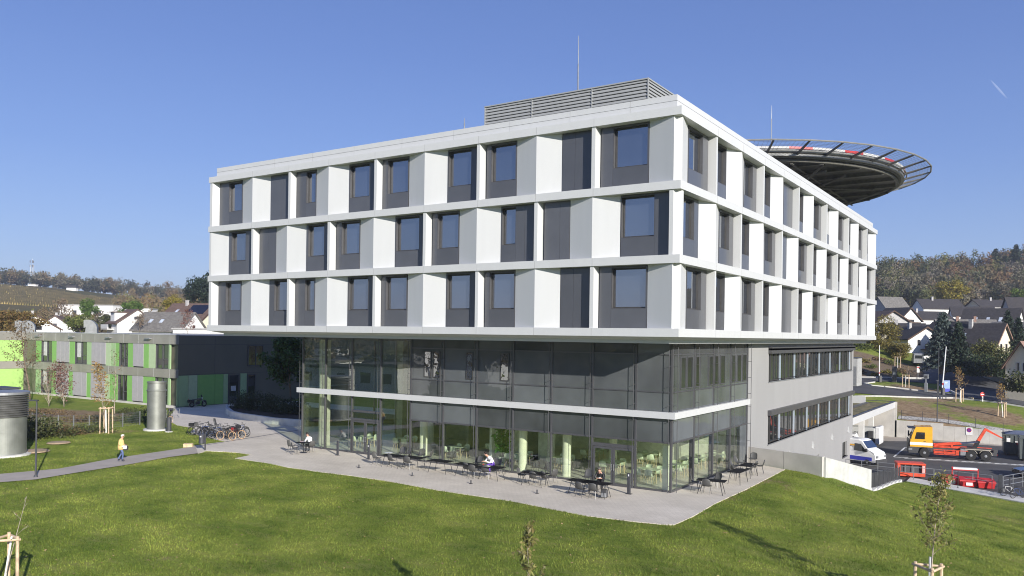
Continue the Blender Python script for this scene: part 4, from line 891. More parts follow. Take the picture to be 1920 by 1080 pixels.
for u, v in [(240 / 5.647, 626), (420 / 5.647, 626.5), (780 / 5.647, 628), (1170 / 5.647, 629), (1590 / 5.647, 631)]:
    x = X_(u, v); b = MB(); b.box(x - .5, x + .5, CY - .45, CY - .12, 7.45, 7.6); b.build('wall_lamp', M_alu, gb, local=False)
# bent duct hoods on its roof
def duct(u, vtop, dist, s, lab):
    p = D(u, vtop, dist); z0 = 7.95; h = p.z - z0
    t = thing('roof_vent', lab, 'vent', (p.x, p.y, z0), math.pi * .5 + YAW - 1.2, 'bent metal vents on the green building')
    pr = []; R = h * .62; b = MB(); w_ = s
    for q in range(9):
        a = math.pi * .5 * q / 8 * 1.25; pr.append((R * math.cos(a) - R * .3, h - R + R * math.sin(a)))
    outer = [(R * .7, 0)] + pr; inner = [(-R * .55, 0)] + [(-R * .45 - .03 * q, h * .45 - q * .01) for q in range(9)]
    n = len(outer); vs = [(x, -w_ / 2, z) for x, z in outer] + [(x, -w_ / 2, z) for x, z in inner] + [(x, w_ / 2, z) for x, z in outer] + [(x, w_ / 2, z) for x, z in inner]
    fs = []
    for i in range(n - 1): fs += [(i, i + 1, n + i + 1, n + i), (2 * n + i, 3 * n + i, 3 * n + i + 1, 2 * n + i + 1), (i, 2 * n + i, 2 * n + i + 1, i + 1), (n + i, n + i + 1, 3 * n + i + 1, 3 * n + i)]
    b.add(vs, fs); b.build('bent_duct', mat('duct_metal', (.20, .21, .21), .6, metal=.2), t)
    b = MB(); b.box(-R * .62, R * .75, -w_ / 2 - .06, w_ / 2 + .06, 0, .12); b.build('duct_flange', MATS['duct_metal'], t)
    b = MB(); x, z = outer[-1]; x2, z2 = inner[-1]; b.quad((x - .01, -w_ / 2 + .08, z - .1), (x - .01, w_ / 2 - .08, z - .1), (x2 - .02, w_ / 2 - .08, z2 + .08), (x2 - .02, -w_ / 2 + .08, z2 + .08)); b.build('duct_opening', M_black, t)
duct(171, 599.5, 104, 2.1, 'large bent metal vent on the flat roof left of the white gabled house')
duct(40, 601, 112, 1.1, 'smaller bent roof vent, left one of the close pair'); duct(56, 601, 112, 1.1, 'smaller bent roof vent, right one of the close pair')

# big ventilation cylinders on the lawn
def cyl(u, vbase, vtop, rpx, lab, louv, cap=True):
    p = G(u, vbase, 0.0); dist = (p - CAM).dot(FW); R = rpx * dist / FPX; p = p + FW * R * .8; h = D(u, vtop, dist).z
    t = thing('exhaust_shaft', lab, 'ventilation shaft', (p.x, p.y, 0), 0, 'steel ventilation cylinders on the lawn')
    b = MB()
    if louv:
        hb = h * .60; b.lathe([(R, 0.1), (R, hb * .62), (R + .015, hb * .62), (R + .015, hb * .64), (R, hb * .64), (R, hb)], (0, 0, 0), 64); b.build('shaft_body', M_alu2, t)
        b = MB(); n = 10; pr = []
        for q in range(n): z = hb + (h - hb - .25) * q / n; dz = (h - hb - .25) / n; pr += [(R - .02, z), (R + .10, z + dz * .35), (R + .10, z + dz * .55), (R - .02, z + dz * .9)]
        b.lathe(pr, (0, 0, 0), 64); b.build('louvre_ring', mat('louvre_dark', (.11, .11, .105), .5, metal=.2), t)
        b = MB(); b.lathe([(R + .05, h - .25), (R + .16, h - .2), (R + .16, h - .05), (R, h), (0, h + .02)], (0, 0, 0), 64); b.build('cap', M_alu, t)
    else:
        b.lathe([(R, .12), (R, h * .80)], (0, 0, 0), 64); b.build('shaft_body', M_alu2, t, smooth=False)
        b = MB(); b.lathe([(R + .04, h * .80), (R + .06, h * .805), (R + .06, h * .83), (R + .0, h * .84), (R - .02, h * .97), (R + .03, h * .975), (R + .03, h), (R - .04, h), (R - .04, h - .2), (0, h - .2)], (0, 0, 0), 64); b.build('cap', M_alu2, t)
    b = MB(); b.lathe([(R + .28, 0), (R + .28, .12), (R - .01, .14)], (0, 0, 0), 48); b.build('footing', M_concrete2, t)
cyl(287, 808, 716, 16.5, 'plain round steel ventilation cylinder beside the plaza', False); cyl(-12, 858, 735, 38, 'big steel ventilation cylinder with dark louvre ring, cut by the left edge', True)
# flat box of pallets behind the big shaft
t = thing('equipment_box', 'low grey equipment box behind the big ventilation cylinder', 'box', tuple(D(10, 735, 62)) ); t.location.z = 0; t['_base'] = tuple(t.location)
hh = D(10, 726, 62).z
b = MB(); b.bevbox(-1.6, .9, -.6, .6, 0, hh - .1, .03); b.build('box_body', M_alu, t); b = MB(); b.bevbox(-1.7, 1.0, -.7, .7, hh - .1, hh, .02); b.build('box_lid', M_reveal, t)

# planter with hedge under the overhang
pl = thing('planter_wall', 'low curved pale concrete planter wall round the dark hedge', 'planter', (-46, 14, 0))
pp = [G(u, v, .05) for u, v in [(424, 768), (423, 775), (432, 782), (450, 786), (478, 790), (510, 795), (545, 798), (568, 800)]]
lo = [(p.x, p.y) for p in pp]; b = MB(); n = len(lo)
inn = []
for i in range(n):
    a = Vector(lo[max(0, i - 1)]); c = Vector(lo[min(n - 1, i + 1)]); d = (c - a).normalized(); inn.append(tuple(Vector(lo[i]) + Vector((-d.y, d.x)) * .35))
b.prism(lo + inn[::-1], 0.0, .62); b.build('planter_rim', M_concrete2, pl, local=False)
b = MB(); b.prism(inn + [(-33, 22), (-50, 22)], 0, .5); b.build('planter_soil', mat('soil', (.05, .035, .025), 1, var=.3), pl, local=False)

# mesh fence with pale posts
fp0 = [G(u, v, 0) for u, v in [(28, 799), (60, 801), (82, 803), (109, 805.5), (138, 806.5), (167, 807), (196, 805), (230, 801), (262, 797)]]
fn = thing('mesh_fence', 'thin wire mesh fence with pale posts below the green building', 'fence', (fp0[3].x, fp0[3].y, 0))
for p in fp0: b = MB(); b.box(p.x - .03, p.x + .03, p.y - .03, p.y + .03, 0, 1.25); b.build('post', M_alu, fn, local=False)
b = MB()
for i in range(len(fp0) - 1):
    a, c = fp0[i], fp0[i + 1]
    for z in (.1, .3, .5, .7, .9, 1.1, 1.2): b.tube([(a.x, a.y, z), (c.x, c.y, z)], .007, 3, cap=False)
    L_ = (c - a).length; m = int(L_ / .12)
    for q in range(m): p = a.lerp(c, q / m); b.tube([(p.x, p.y, .05), (p.x, p.y, 1.2)], .005, 3, cap=False)
b.build('wire_mesh', M_alu, fn, local=False)

# ---------------------------------------------------------------- yard side walls and canopy
rw = thing('terrace_wall', 'angled pale concrete wall between terrace, lawn and the lower yard', 'retaining wall', (3.65, 15, 0))
def wallseg(x0, y0, x1, y1, zt0, zt1, zb0, zb1, th, nm='wall_panel', m=None, par=rw):
    d = Vector((x1 - x0, y1 - y0)).normalized(); q = Vector((-d.y, d.x)) * th / 2; b = MB()
    vs = []
    for (x, y, zb, zt) in ((x0, y0, zb0, zt0), (x1, y1, zb1, zt1)):
        for s_ in (-1, 1):
            for z in (zb, zt): vs.append((x + q.x * s_, y + q.y * s_, z))
    b.add(vs, [(0, 1, 3, 2), (4, 6, 7, 5), (0, 4, 5, 1), (2, 3, 7, 6), (1, 5, 7, 3), (0, 2, 6, 4)]); return b.build(nm, m or M_concrete, par, local=False)
wallseg(-1.62, 16.85, 1.0, 15.9, 1.12, 1.12, -1.5, -1.5, .25); wallseg(1.015, 15.89, 3.63, 14.95, 1.12, 1.13, -2.5, -2.5, .25)
wallseg(3.66, 14.97, 5.05, 22.35, 1.10, -.48, -4.6, -4.6, .25, m=mat('board_marked_concrete', (.50, .50, .47), .85, var=.12, scale=1.4))
sf = thing('yard_fence', 'dark steel bar fence running down beside the yard', 'fence', (4.65, 30, -3))
ny = 9
for i in range(ny):
    y = 22.6 + i * 2.0; zg = H1(4.9, y); zt = np.interp(y, [22.3, 40], [-.85, -2.55])
    b = MB(); b.box(4.60, 4.68, y - .05, y + .05, zg - .3, zt); b.build('post', M_post, sf, local=False)
    if i < ny - 1: b = MB(); b.box(4.5, 4.85, y, y + 1.98, YZ - .1, H1(4.9, y + 1) + .12); b.build('kerb_step', M_concrete2, sf, local=False)
    if i < ny - 1:
        b = MB(); zt2 = np.interp(y + 2, [22.3, 40], [-.85, -2.55]); zg2 = H1(4.9, y + 2)
        for q in range(1, 14): f = q / 14; b.tube([(4.64, y + 2 * f, zg + (zg2 - zg) * f), (4.64, y + 2 * f, zt + (zt2 - zt) * f - .05)], .008, 4, cap=False)
        b.tube([(4.64, y, zt - .06), (4.64, y + 2, zt2 - .06)], .018, 5); b.build('bars', M_post, sf, local=False)
wy = 78.35
bw = thing('yard_wall', 'stepped pale concrete retaining wall behind the yellow lorry', 'retaining wall', (5, wy, YZ))
tops = [(-1.65, -2.0), (1.0, -2.05), (4.0, -2.35), (6.6, -2.42), (10.4, -2.65), (14.5, -2.9), (20, -3.0)]
for i in range(len(tops) - 1):
    x0, z = tops[i]; x1 = tops[i + 1][0]; n = max(1, round((x1 - x0) / 1.5))
    for q in range(n): b = MB(); a, c = x0 + (x1 - x0) * q / n, x0 + (x1 - x0) * (q + 1) / n; b.bevbox(a + .008, c - .008, wy, wy + .3, YZ - .2, z, .015); b.build('wall_panel', M_concrete, bw, local=False)
sg = thing('no_parking_sign', 'small round no stopping sign on the yard wall', 'sign', (6.9, wy - .03, -2.75), 0)
b = MB(); b.box(-.36, .36, -.02, .02, -.5, .45); b.build('sign_board', M_wpaint, sg); b = MB(); b.lathe([(.27, -.03), (.27, -.02), (0, -.02)], (0, 0, .1), 24, 'y'); b.build('sign_ring', M_red, sg)
b = MB(); b.lathe([(.2, -.04), (.2, -.03), (0, -.03)], (0, 0, .1), 24, 'y'); b.build('sign_disc', M_blue, sg)
b = MB(); b.box(-.2, .2, -.05, -.042, -.02, .02, Matrix.Translation((0, 0, .1)) @ Matrix.Rotation(.785, 4, 'Y')); b.box(-.2, .2, -.051, -.0421, -.02, .02, Matrix.Translation((0, 0, .1)) @ Matrix.Rotation(-.785, 4, 'Y')); b.build('sign_cross', M_red, sg)
cp = thing('loading_canopy', 'concrete loading bay canopy with planted roof and white fascia', 'canopy', (-8, 65, YZ))
b = MB(); b.box(-1.85, -1.62, 51.4, 78.6, -.36, .40); b.build('fascia', M_white, cp, local=False)
b = MB(); b.box(-1.9, -1.58, 51.4, 78.64, .402, .47); b.box(-22, -1.9, 78.3, 78.62, .402, .47); b.build('fascia_capping', M_frame, cp, local=False)
b = MB(); b.box(-22, -1.86, 51.4, 78.3, -.1, .1); b.build('canopy_slab', M_concrete, cp, local=False)
M_sedum = mat('sedum_roof', (.10, .115, .035), .95, var=.4, scale=1.5, col2=(.20, .16, .08), bump=.8, bscale=8)
b = MB(); b.box(-22, -2.3, 51.5, 78.0, .1, .25); b.build('planted_roof', M_sedum, cp, local=False)
b = MB(); b.box(-14, -13.7, 62, 84, .3, 1.6); b.box(-13.7, -4.6, 74.5, 74.8, .2, 1.15); b.build('upper_parapet', M_white, cp, local=False)
b = MB(); b.box(-4.6, -4.3, 62, 74.8, .2, .45); b.build('upper_parapet', M_frame, cp, local=False)
for x_, y in ((-2.5, 59.0), (-3.9, 73.0)): b = MB(); b.box(x_, x_ + .55, y, y + .5, YZ, -.12); b.build('pillar', M_concrete2, cp, local=False)
for y in (54, 60, 66, 72, 77): b = MB(); b.box(-12, -1.88, y, y + .35, -.5, -.105); b.build('roof_beam', M_concrete2, cp, local=False)
b = MB(); b.box(-22, -1.66, 78.3, 78.6, YZ - .1, -.36); b.box(-1.66, -1.4, 78.35, 78.62, YZ - .1, .4); b.build('end_wall', M_concrete, cp, local=False)
b = MB(); b.box(-22, -21.7, 51.4, 78.6, YZ, -.1); b.build('rear_wall', M_concrete, cp, local=False)
# small grey hut beyond the canopy
ht = thing('gate_hut', 'narrow white clad hut beyond the building corner', 'hut', (-9, 104, 0)); pz = H1(-9, 104)
b = MB(); q = D(1603, 690, 112); zt = D(1603, 672, 112).z; zb = D(1603, 724, 112).z; x0 = q.x
b.bevbox(x0 - 3, x0 + .35, q.y, q.y + 3, zb, zt, .02); b.build('hut_body', mat('hut_cladding', (.38, .38, .37), .6), ht, local=False); b = MB(); b.box(x0 - 3.05, x0 + .40, q.y - .05, q.y + 3.05, zt + .003, zt + .12); b.build('hut_roof', M_frame, ht, local=False)
b = MB(); b.box(x0 - .55, x0 + .2, q.y - .03, q.y + .0, zb + .1, zt - 1.1); b.build('hut_door', M_alu, ht, local=False)
# ---------------------------------------------------------------- chairs and tables
M_chair = mat('chair_shell_grey', (.075, .075, .073), .5, var=.06); M_leg = mat('chair_leg_steel', (.12, .12, .12), .4, metal=.6)
M_tab = mat('table_top_black', (.012, .012, .013), .75, spec=.15); M_pale = mat('pale_green_shell', (.62, .70, .55), .5); M_pwood = mat('pale_wood', (.55, .45, .28), .6)
def shell_mesh():
    b = MB(); prof = []
    for q in range(11):                       # front of the seat to the top of the backrest (y forward = -)
        t = q / 10
        if t < .5: y = -.22 + .40 * (t / .5); z = .455 - .03 * math.sin(math.pi * t / .5) + (.0 if q else -.015)
        else: s = (t - .5) / .5; y = .18 + .10 * s + .03 * math.sin(s * 3.14); z = .45 + .40 * s ** .85
        prof.append((y, z, t))
    nx = 9; th = .012
    for side in (0, 1):
        for (y, z, t) in prof:
            w_ = .235 if t < .6 else .235 - .05 * ((t - .6) / .4) ** 2
            for i in range(nx):
                s = -1 + 2 * i / (nx - 1); curl = .035 * s * s if t < .45 else .0; back = -.06 * s * s if t >= .45 else 0
                if t > .9: curl -= .05 * abs(s) ** 3
                b.v.append((s * w_, y + back + (th if side and t > .5 else 0), z + curl - (th if side and t <= .5 else 0)))
    K = len(prof) * nx
    for r in range(len(prof) - 1):
        for i in range(nx - 1):
            a = r * nx + i; b.f += [(a, a + 1, a + nx + 1, a + nx), (K + a, K + a + nx, K + a + nx + 1, K + a + 1)]
    for r in range(len(prof) - 1):
        for i in (0, nx - 1): a = r * nx + i; b.f.append((a, a + nx, K + a + nx, K + a))
    for i in range(nx - 1): b.f.append((i, K + i, K + i + 1, i + 1)); a = (len(prof) - 1) * nx + i; b.f.append((a, a + 1, K + a + 1, K + a))
    b.m = [0] * len(b.f); return b
def make_chair(shell, leg):
    t = thing('chair', 'x', 'chair'); shell_mesh().build('seat_shell', shell, t, smooth=True)
    for sx in (-1, 1):
        for sy in (-1, 1): b = MB(); b.tube([(sx * .14, sy * .12, .43), (sx * .22, sy * .20 + .02, .0)], .0125, 6, .010); b.build('leg', leg, t)
    b = MB(); b.tube([(-.14, -.12, .43), (.14, -.12, .43)], .012, 5); b.tube([(-.14, .12, .43), (.14, .12, .43)], .012, 5); b.build('seat_bracket', leg, t)
    return t
chair0 = make_chair(M_chair, M_leg); ch_used = [False]
def put_chair(u, v, rz, label, z=.035, group='grey shell chairs at the terrace tables'):
    p = G(u, v, z); place(chair0, ch_used[0], (p.x, p.y, z), rz, label, group); ch_used[0] = True; return p
def make_table(L, W):
    t = thing('table', 'x', 'table'); b = MB(); b.bevbox(-L / 2, L / 2, -W / 2, W / 2, .715, .74, .008); b.build('table_top', M_tab, t)
    for sx in (-1, 1):
        for sy in (-1, 1): b = MB(); b.tube([(sx * (L / 2 - .28), sy * (W / 2 - .12), .715), (sx * (L / 2 - .1), sy * (W / 2 - .03), 0)], .02, 6, .016); b.build('leg', M_black, t)
        b = MB(); b.box(sx * (L / 2 - .28) - .03, sx * (L / 2 - .28) + .03, -W / 2 + .1, W / 2 - .1, .69, .714); b.build('leg_frame', M_black, t)
    return t
tb0 = make_table(1.55, .78); tb_used = [False]
def put_table(u, v, rz, label, z=.035, sc=None, kind=0):
    p = G(u, v, z + .74); place(tb0, tb_used[0], (p.x, p.y, z), rz, label, 'black folding tables on the terrace', sc); tb_used[0] = True; return Vector((p.x, p.y, z))
# rotations are given against the facade direction (x axis)
T0 = thing('table', 'small square table with papers outside the far left glass corner', 'table', tuple(G(569, 829, .775)), 0, None); T0.location.z = .035; T0['_base'] = tuple(T0.location)
b = MB(); b.bevbox(-.45, .45, -.4, .4, .715, .74, .008); b.build('table_top', M_tab, T0)
b = MB(); b.tube([(0, 0, .715), (0, 0, .02)], .035, 8); b.lathe([(.26, 0), (.26, .015), (.03, .03)], (0, 0, 0), 16); b.build('pedestal', M_black, T0)
tA = put_table(738, 853.5, 0, 'black folding table in the long pair beside the second slim bollard, left half'); tA2 = put_table(776, 857, 0, 'black folding table in the long pair, right half')
tB = put_table(826, 863.5, .03, 'bare black folding table, second group from the left, with one chair behind'); tC = put_table(877, 870, 0, 'black folding table left of the reading woman in white'); tD = put_table(922, 875, 0, 'black folding table where the person in white reads')
tE = put_table(1003, 886, -.03, 'black folding table with six chairs before two round columns'); tF = put_table(1092, 901, .0, 'black folding table beside the man in black near the doors', sc=1.0); tF2 = put_table(1118, 905, .0, 'black folding table directly before the man in black')
tG = put_table(1334, 900, .15, 'single black folding table by the side glazing nearest the corner'); tH = put_table(1384, 882, 1.55, 'black folding table in the long pair by the concrete wall, near half'); tH2 = put_table(1403, 871, 1.55, 'black folding table in the long pair by the concrete wall, far half')
# the chair's front faces its local -y
N_, S_ = math.pi, 0.0       # S_: faces -y (towards the lawn); N_: faces the glass
CH = [(546, 848, 1.9, 'grey chair pulled out on the left of the far left table'), (553, 852, 2.6, 'grey chair with its back to the lawn at the far left table'), (583, 848, -1.9, 'grey chair under the person in white at the far left table'),
      (706, 872, 1.7, 'grey chair facing the left end of the long table pair'), (735, 876, 3.0, 'front grey chair left of middle at the long table pair'), (766, 880, 3.3, 'front grey chair right of middle at the long table pair'),
      (752, 862, .1, 'grey chair behind the left table of the long pair'), (763, 863, -.1, 'grey chair behind the joint of the long table pair'), (789, 866, .15, 'grey chair behind the right table of the long pair'), (803, 869, -1.2, 'grey chair turned sideways at the right end of the long table pair'),
      (847, 871, .2, 'grey chair behind the bare second table'),
      (877, 893, 3.0, 'front grey chair at the table left of the reader in white'), (888, 897, 3.2, 'second front grey chair left of the reader in white'), (897, 881, 0, 'grey chair behind the table left of the reader'), (912, 898, 3.35, 'grey chair opposite the reader in white'), (926, 885, 0.1, 'grey chair under the reader in white'), (932, 886, -.5, 'grey chair just right of the reader in white'), (941, 890, -1.1, 'grey chair at the right end of the reader\'s table'),
      (978, 905, 1.75, 'grey chair at the left end of the six-chair table'), (1002, 911, 3.1, 'front left grey chair of the six-chair table'), (1023, 911, 2.8, 'front right grey chair of the six-chair table'), (1036, 906, -1.9, 'grey chair at the right end of the six-chair table'), (1003, 890, .1, 'rear left grey chair of the six-chair table'), (1024, 893, -.1, 'rear right grey chair of the six-chair table'),
      (1089, 932, 3.0, 'front left grey chair at the table before the man in black'), (1113, 935, 3.2, 'front right grey chair at the table before the man in black'), (1101, 909, .1, 'grey chair behind the table of the man in black'), (1124, 918, -.5, 'grey chair the man in black sits on'),
      (1303, 919, 1.9, 'grey chair left of the single table by the side glazing'), (1325, 926, 3.3, 'grey chair at the lawn side of the single table by the side glazing'), (1343, 914, -.3, 'grey chair behind the single table by the side glazing'),
      (1379, 899, 2.4, 'grey chair at the near end of the long tables by the wall'), (1376, 886, 1.7, 'grey chair left side of the long tables by the wall, nearer one'), (1385, 880, 1.5, 'grey chair left side of the long tables by the wall, farther one'), (1404, 893, -1.4, 'grey chair right side of the long tables by the wall, nearest'), (1412, 889, -1.6, 'grey chair right side of the long tables by the wall, second'), (1425, 887, -1.3, 'grey chair standing free at the right of the long tables'), (1412, 873, .1, 'grey chair at the far end of the long tables by the wall')]
for c in CH: put_chair(*c)
# indoor furniture seen through the glass
chP = make_chair(M_pale, M_pwood); used = [False]
tbP = thing('table', 'x', 'table'); b = MB(); b.bevbox(-.7, .7, -.4, .4, .72, .745, .008); b.build('table_top', M_pale, tbP)
for sx in (-1, 1):
    for sy in (-1, 1): b = MB(); b.tube([(sx * .6, sy * .32, .72), (sx * .64, sy * .36, 0)], .022, 6); b.build('leg', M_pwood, tbP)
spots = [(-26.9, 6.0, 0), (-24.0, 7.2, .2), (-18.4, 6.0, 0), (-16.9, 8.9, .1), (-10.3, 6.3, 0), (-7.0, 7.0, .1), (-10.2, 10.5, 0), (-6.6, 11.3, .2), (-4.0, 5.6, 0), (-3.4, 8.3, .1), (-3.6, 11.8, 0), (-13.2, 5.9, 0), (-2.9, 14.0, .1)]
pu = [False, False]
for i, (x, y, r) in enumerate(spots):
    where = 'in the tall left hall' if x < -20 else ('by the side glazing' if x > -4.5 else 'in the glazed canteen')
    place(tbP, pu[0], (x, y, .06), r, 'pale table behind the glass ' + where, 'pale tables behind the glass ' + where); pu[0] = True
    for dx, dy, rr in [(-.35, -.62, math.pi), (.35, -.62, math.pi), (-.35, .62, 0), (.35, .62, 0)]:
        p = Matrix.Rotation(r, 3, 'Z') @ Vector((dx, dy, 0)); place(chP, pu[1], (x + p.x, y + p.y, .06), r + rr, 'pale green shell chair behind the glass ' + where, 'pale chairs behind the glass ' + where); pu[1] = True
# small items
def cup(u, v, z, lab, c):
    p = G(u, v, z + .02); t = thing('cup', lab, 'cup', (p.x, p.y, z)); b = MB(); b.lathe([(.03, 0), (.04, .11), (.036, .11), (.028, .01), (0, .01)], (0, 0, 0), 12); b.build('cup_body', c, t); b = MB(); b.ring((.05, 0, .06), .025, .006, 'y', 12, 4); b.build('cup_handle', c, t)
cup(906, 872.5, .776, 'red cup on the table of the reader in white', M_red)
def papers(u, v, lab, n=3, c=None):
    p = G(u, v, .78); t = thing('paper_stack', lab, 'papers', (p.x, p.y, .777)); r = random.Random(3)
    for q in range(n): b = MB(); M = Matrix.Translation((r.uniform(-.12, .12), r.uniform(-.1, .1), .004 * q)) @ Matrix.Rotation(r.uniform(0, 3), 4, 'Z'); b.box(-.11, .11, -.15, .15, 0, .004, M); b.build('sheet', M_wpaint if q % 2 == 0 or not c else c, t)
papers(566, 828, 'white and red papers spread on the far left table', 5, M_red); papers(915, 874, 'open white pages before the reader in white'); papers(729, 849.5, 'white box of napkins on the long table pair', 12)

# potted plant inside
pt = thing('potted_plant', 'tall leafy green plant behind the glass by the white partition', 'plant', (-14.3, 5.6, .06))
b = MB(); b.lathe([(.2, 0), (.28, .5), (.25, .5), (.2, .42), (0, .42)], (0, 0, 0), 20); b.build('pot', M_wpaint, pt)
M_leafp = mat('houseplant_leaf', (.07, .22, .03), .5, island=.4, trans=.3)
def leaves(pts, size, rnd, elong=1.6, updir=None, droop=0.0):
    n = len(pts); P = np.array(pts, float); a = rnd.normal(size=(n, 3)); a /= np.linalg.norm(a, axis=1)[:, None]
    if droop: a[:, 2] -= droop; a /= np.linalg.norm(a, axis=1)[:, None]
    c = rnd.normal(size=(n, 3)); c -= (c * a).sum(1)[:, None] * a; c /= np.linalg.norm(c, axis=1)[:, None]
    s = size * rnd.uniform(.6, 1.3, n)[:, None]; L = a * s * elong * .5; W = c * s * .5
    V = np.stack([P - L, P + W * .8 - L * .1, P + L, P - W * .8 - L * .1], 1).reshape(-1, 3); return V
def leaf_obj(name, V, mt, parent=None):
    n = len(V) // 4; me = bpy.data.meshes.new(name); me.vertices.add(len(V)); me.vertices.foreach_set('co', V.astype(np.float32).ravel())
    me.loops.add(n * 4); me.loops.foreach_set('vertex_index', np.arange(n * 4, dtype=np.int32)); me.polygons.add(n); me.polygons.foreach_set('loop_start', np.arange(0, n * 4, 4, dtype=np.int32)); me.polygons.foreach_set('loop_total', np.full(n, 4, dtype=np.int32))
    me.update(calc_edges=True); me.validate(); me.materials.append(mt); o = bpy.data.objects.new(name, me); COL.objects.link(o)
    if parent is not None: o.parent = parent
    return o
rn = np.random.default_rng(5); q = rn.normal(size=(260, 3)) * [.22, .22, .5] + [0, 0, 1.5]; leaf_obj('leaves', leaves(q, .22, rn, 1.8), M_leafp, pt)
b = MB(); b.tube([(0, 0, .4), (.03, 0, 1.2), (-.02, 0, 2.1)], .02, 6); b.build('stem', M_bark, pt)

# slim bollards, low floor lights, bin, lamps
def bollard(u, v, h, r, lab, grp=None, cap=True, hole=False):
    p = G(u, v, .04); t = thing('bollard', lab, 'bollard', (p.x, p.y, .03), 0, grp); b = MB(); b.bevbox(-r, r, -r * .6, r * .6, .02, h, .01); b.build('bollard_post', M_post, t)
    b = MB(); b.box(-r * 1.8, r * 1.8, -r * 1.5, r * 1.5, 0, .02); b.build('base_plate', M_reveal, t)
    if hole: b = MB(); b.box(-.03, .03, -r * .6 - .006, -r * .6 - .001, h - .16, h - .06); b.build('light_lens', M_wpaint, t)
gb_ = 'slim grey bollards before the doors'
bollard(633, 853.5, 1.0, .08, 'slim grey bollard before the left doors, left one', gb_); bollard(691, 861, 1.0, .08, 'slim grey bollard before the left doors, right one', gb_, hole=True); bollard(1179, 926, 1.12, .09, 'slim grey bollard with a white light before the right-hand doors', gb_, hole=True)
for i, (u, v) in enumerate([(673, 877), (773, 892), (883, 907), (1007, 925)]):
    p = G(u, v, .04); t = thing('ground_spotlight', 'tiny black floor spotlight at the terrace edge, ' + ['leftmost', 'second from left', 'third from left', 'rightmost'][i], 'spotlight', (p.x, p.y, .035), 0, 'tiny floor spotlights on the terrace'); b = MB(); b.box(-.08, .08, -.08, .08, 0, .015); b.build('base_plate', M_black, t)
    b = MB(); b.tube([(0, 0, .015), (0, 0, .2)], .04, 10); b.build('lamp_head', M_post, t)
p = G(316.5, 810, 0); t = thing('bollard', 'thick round dark bollard beside the plain ventilation cylinder', 'bollard', (p.x, p.y, 0)); b = MB(); b.lathe([(.2, .05), (.2, 1.15), (.17, 1.2), (0, 1.2)], (0, 0, 0), 20); b.build('bollard_post', M_post, t); b = MB(); b.lathe([(.32, 0), (.32, .06), (.2, .07)], (0, 0, 0), 20); b.build('footing', M_concrete2, t)
p = G(384.5, 845, 0); t = thing('litter_bin', 'dark grey litter bin on a post beside the path', 'bin', (p.x, p.y, 0), YAW)
b = MB(); b.box(-.04, .04, -.04, .04, 0, 1.22); b.build('post', M_post, t); b = MB(); b.lathe([(.14, .5), (.19, .52), (.19, 1.13), (.17, 1.13), (.17, .6)], (-.25, -.02, 0), 20); b.build('bin_body', M_post, t); b = MB(); b.lathe([(.2, 1.13), (.2, 1.16), (0, 1.18)], (-.25, -.02, 0), 20); b.build('bin_lid', M_reveal, t); b = MB(); b.box(-.30, -.2, -.222, -.21, .98, 1.06); b.build('sticker', M_wpaint, t)
p = G(353, 838.5, 0); t = thing('stone_block', 'pale yellow stone block on the grass beside the litter bin', 'stone', (p.x, p.y, 0), YAW + .1)
bm = bmesh.new(); bmesh.ops.create_cube(bm, size=1); bmesh.ops.subdivide_edges(bm, edges=bm.edges[:], cuts=3, use_grid_fill=True)
for v_ in bm.verts: v_.co = Vector((v_.co.x * .62 * 1, v_.co.y * .4, (v_.co.z + .5) * .27)) + Vector((random.uniform(-.015, .015), random.uniform(-.015, .015), random.uniform(-.012, .012)))
me2 = bpy.data.meshes.new('stone'); bm.to_mesh(me2); bm.free(); me2.materials.append(mat('sandstone', (.58, .45, .27), .9, var=.15, scale=4)); o = bpy.data.objects.new('stone', me2); COL.objects.link(o); o.parent = t
for u, v, s in [(63, 848, 1.0), (110, 832, .8)]:
    p = G(u, v, 0); o = MB(); o.lathe([(s, 0.0), (s * .9, .07), (0, .09)], (0, 0, 0), 24); o = o.build('earth_patch', mat('bare_earth', (.36, .27, .17), 1, var=.25, scale=3)); o.location = (p.x, p.y, 0.06); tag(o, kind='structure')
def lamp(p, h, lab, arm=1, r=.055, grp='slim dark lamp posts'):
    t = thing('street_lamp', lab, 'street lamp', tuple(p), YAW, grp); b = MB(); b.tube([(0, 0, 0), (0, 0, h)], r, 10, r * .8); b.build('lamp_post', M_post, t)
    b = MB(); b.lathe([(.12, 0), (.12, .02), (.09, .12), (r, .14)], (0, 0, 0), 12); b.build('post_foot', M_post, t)
    if arm: b = MB(); b.bevbox(-.42 * arm, .08, -.09, .09, h, h + .07, .01); b.build('lamp_head', M_post, t)
p = G(67, 895, 0); lamp((p.x, p.y, 0), D(67, 752, (p - CAM).dot(FW)).z, 'slim dark lamp post beside the path on the left')

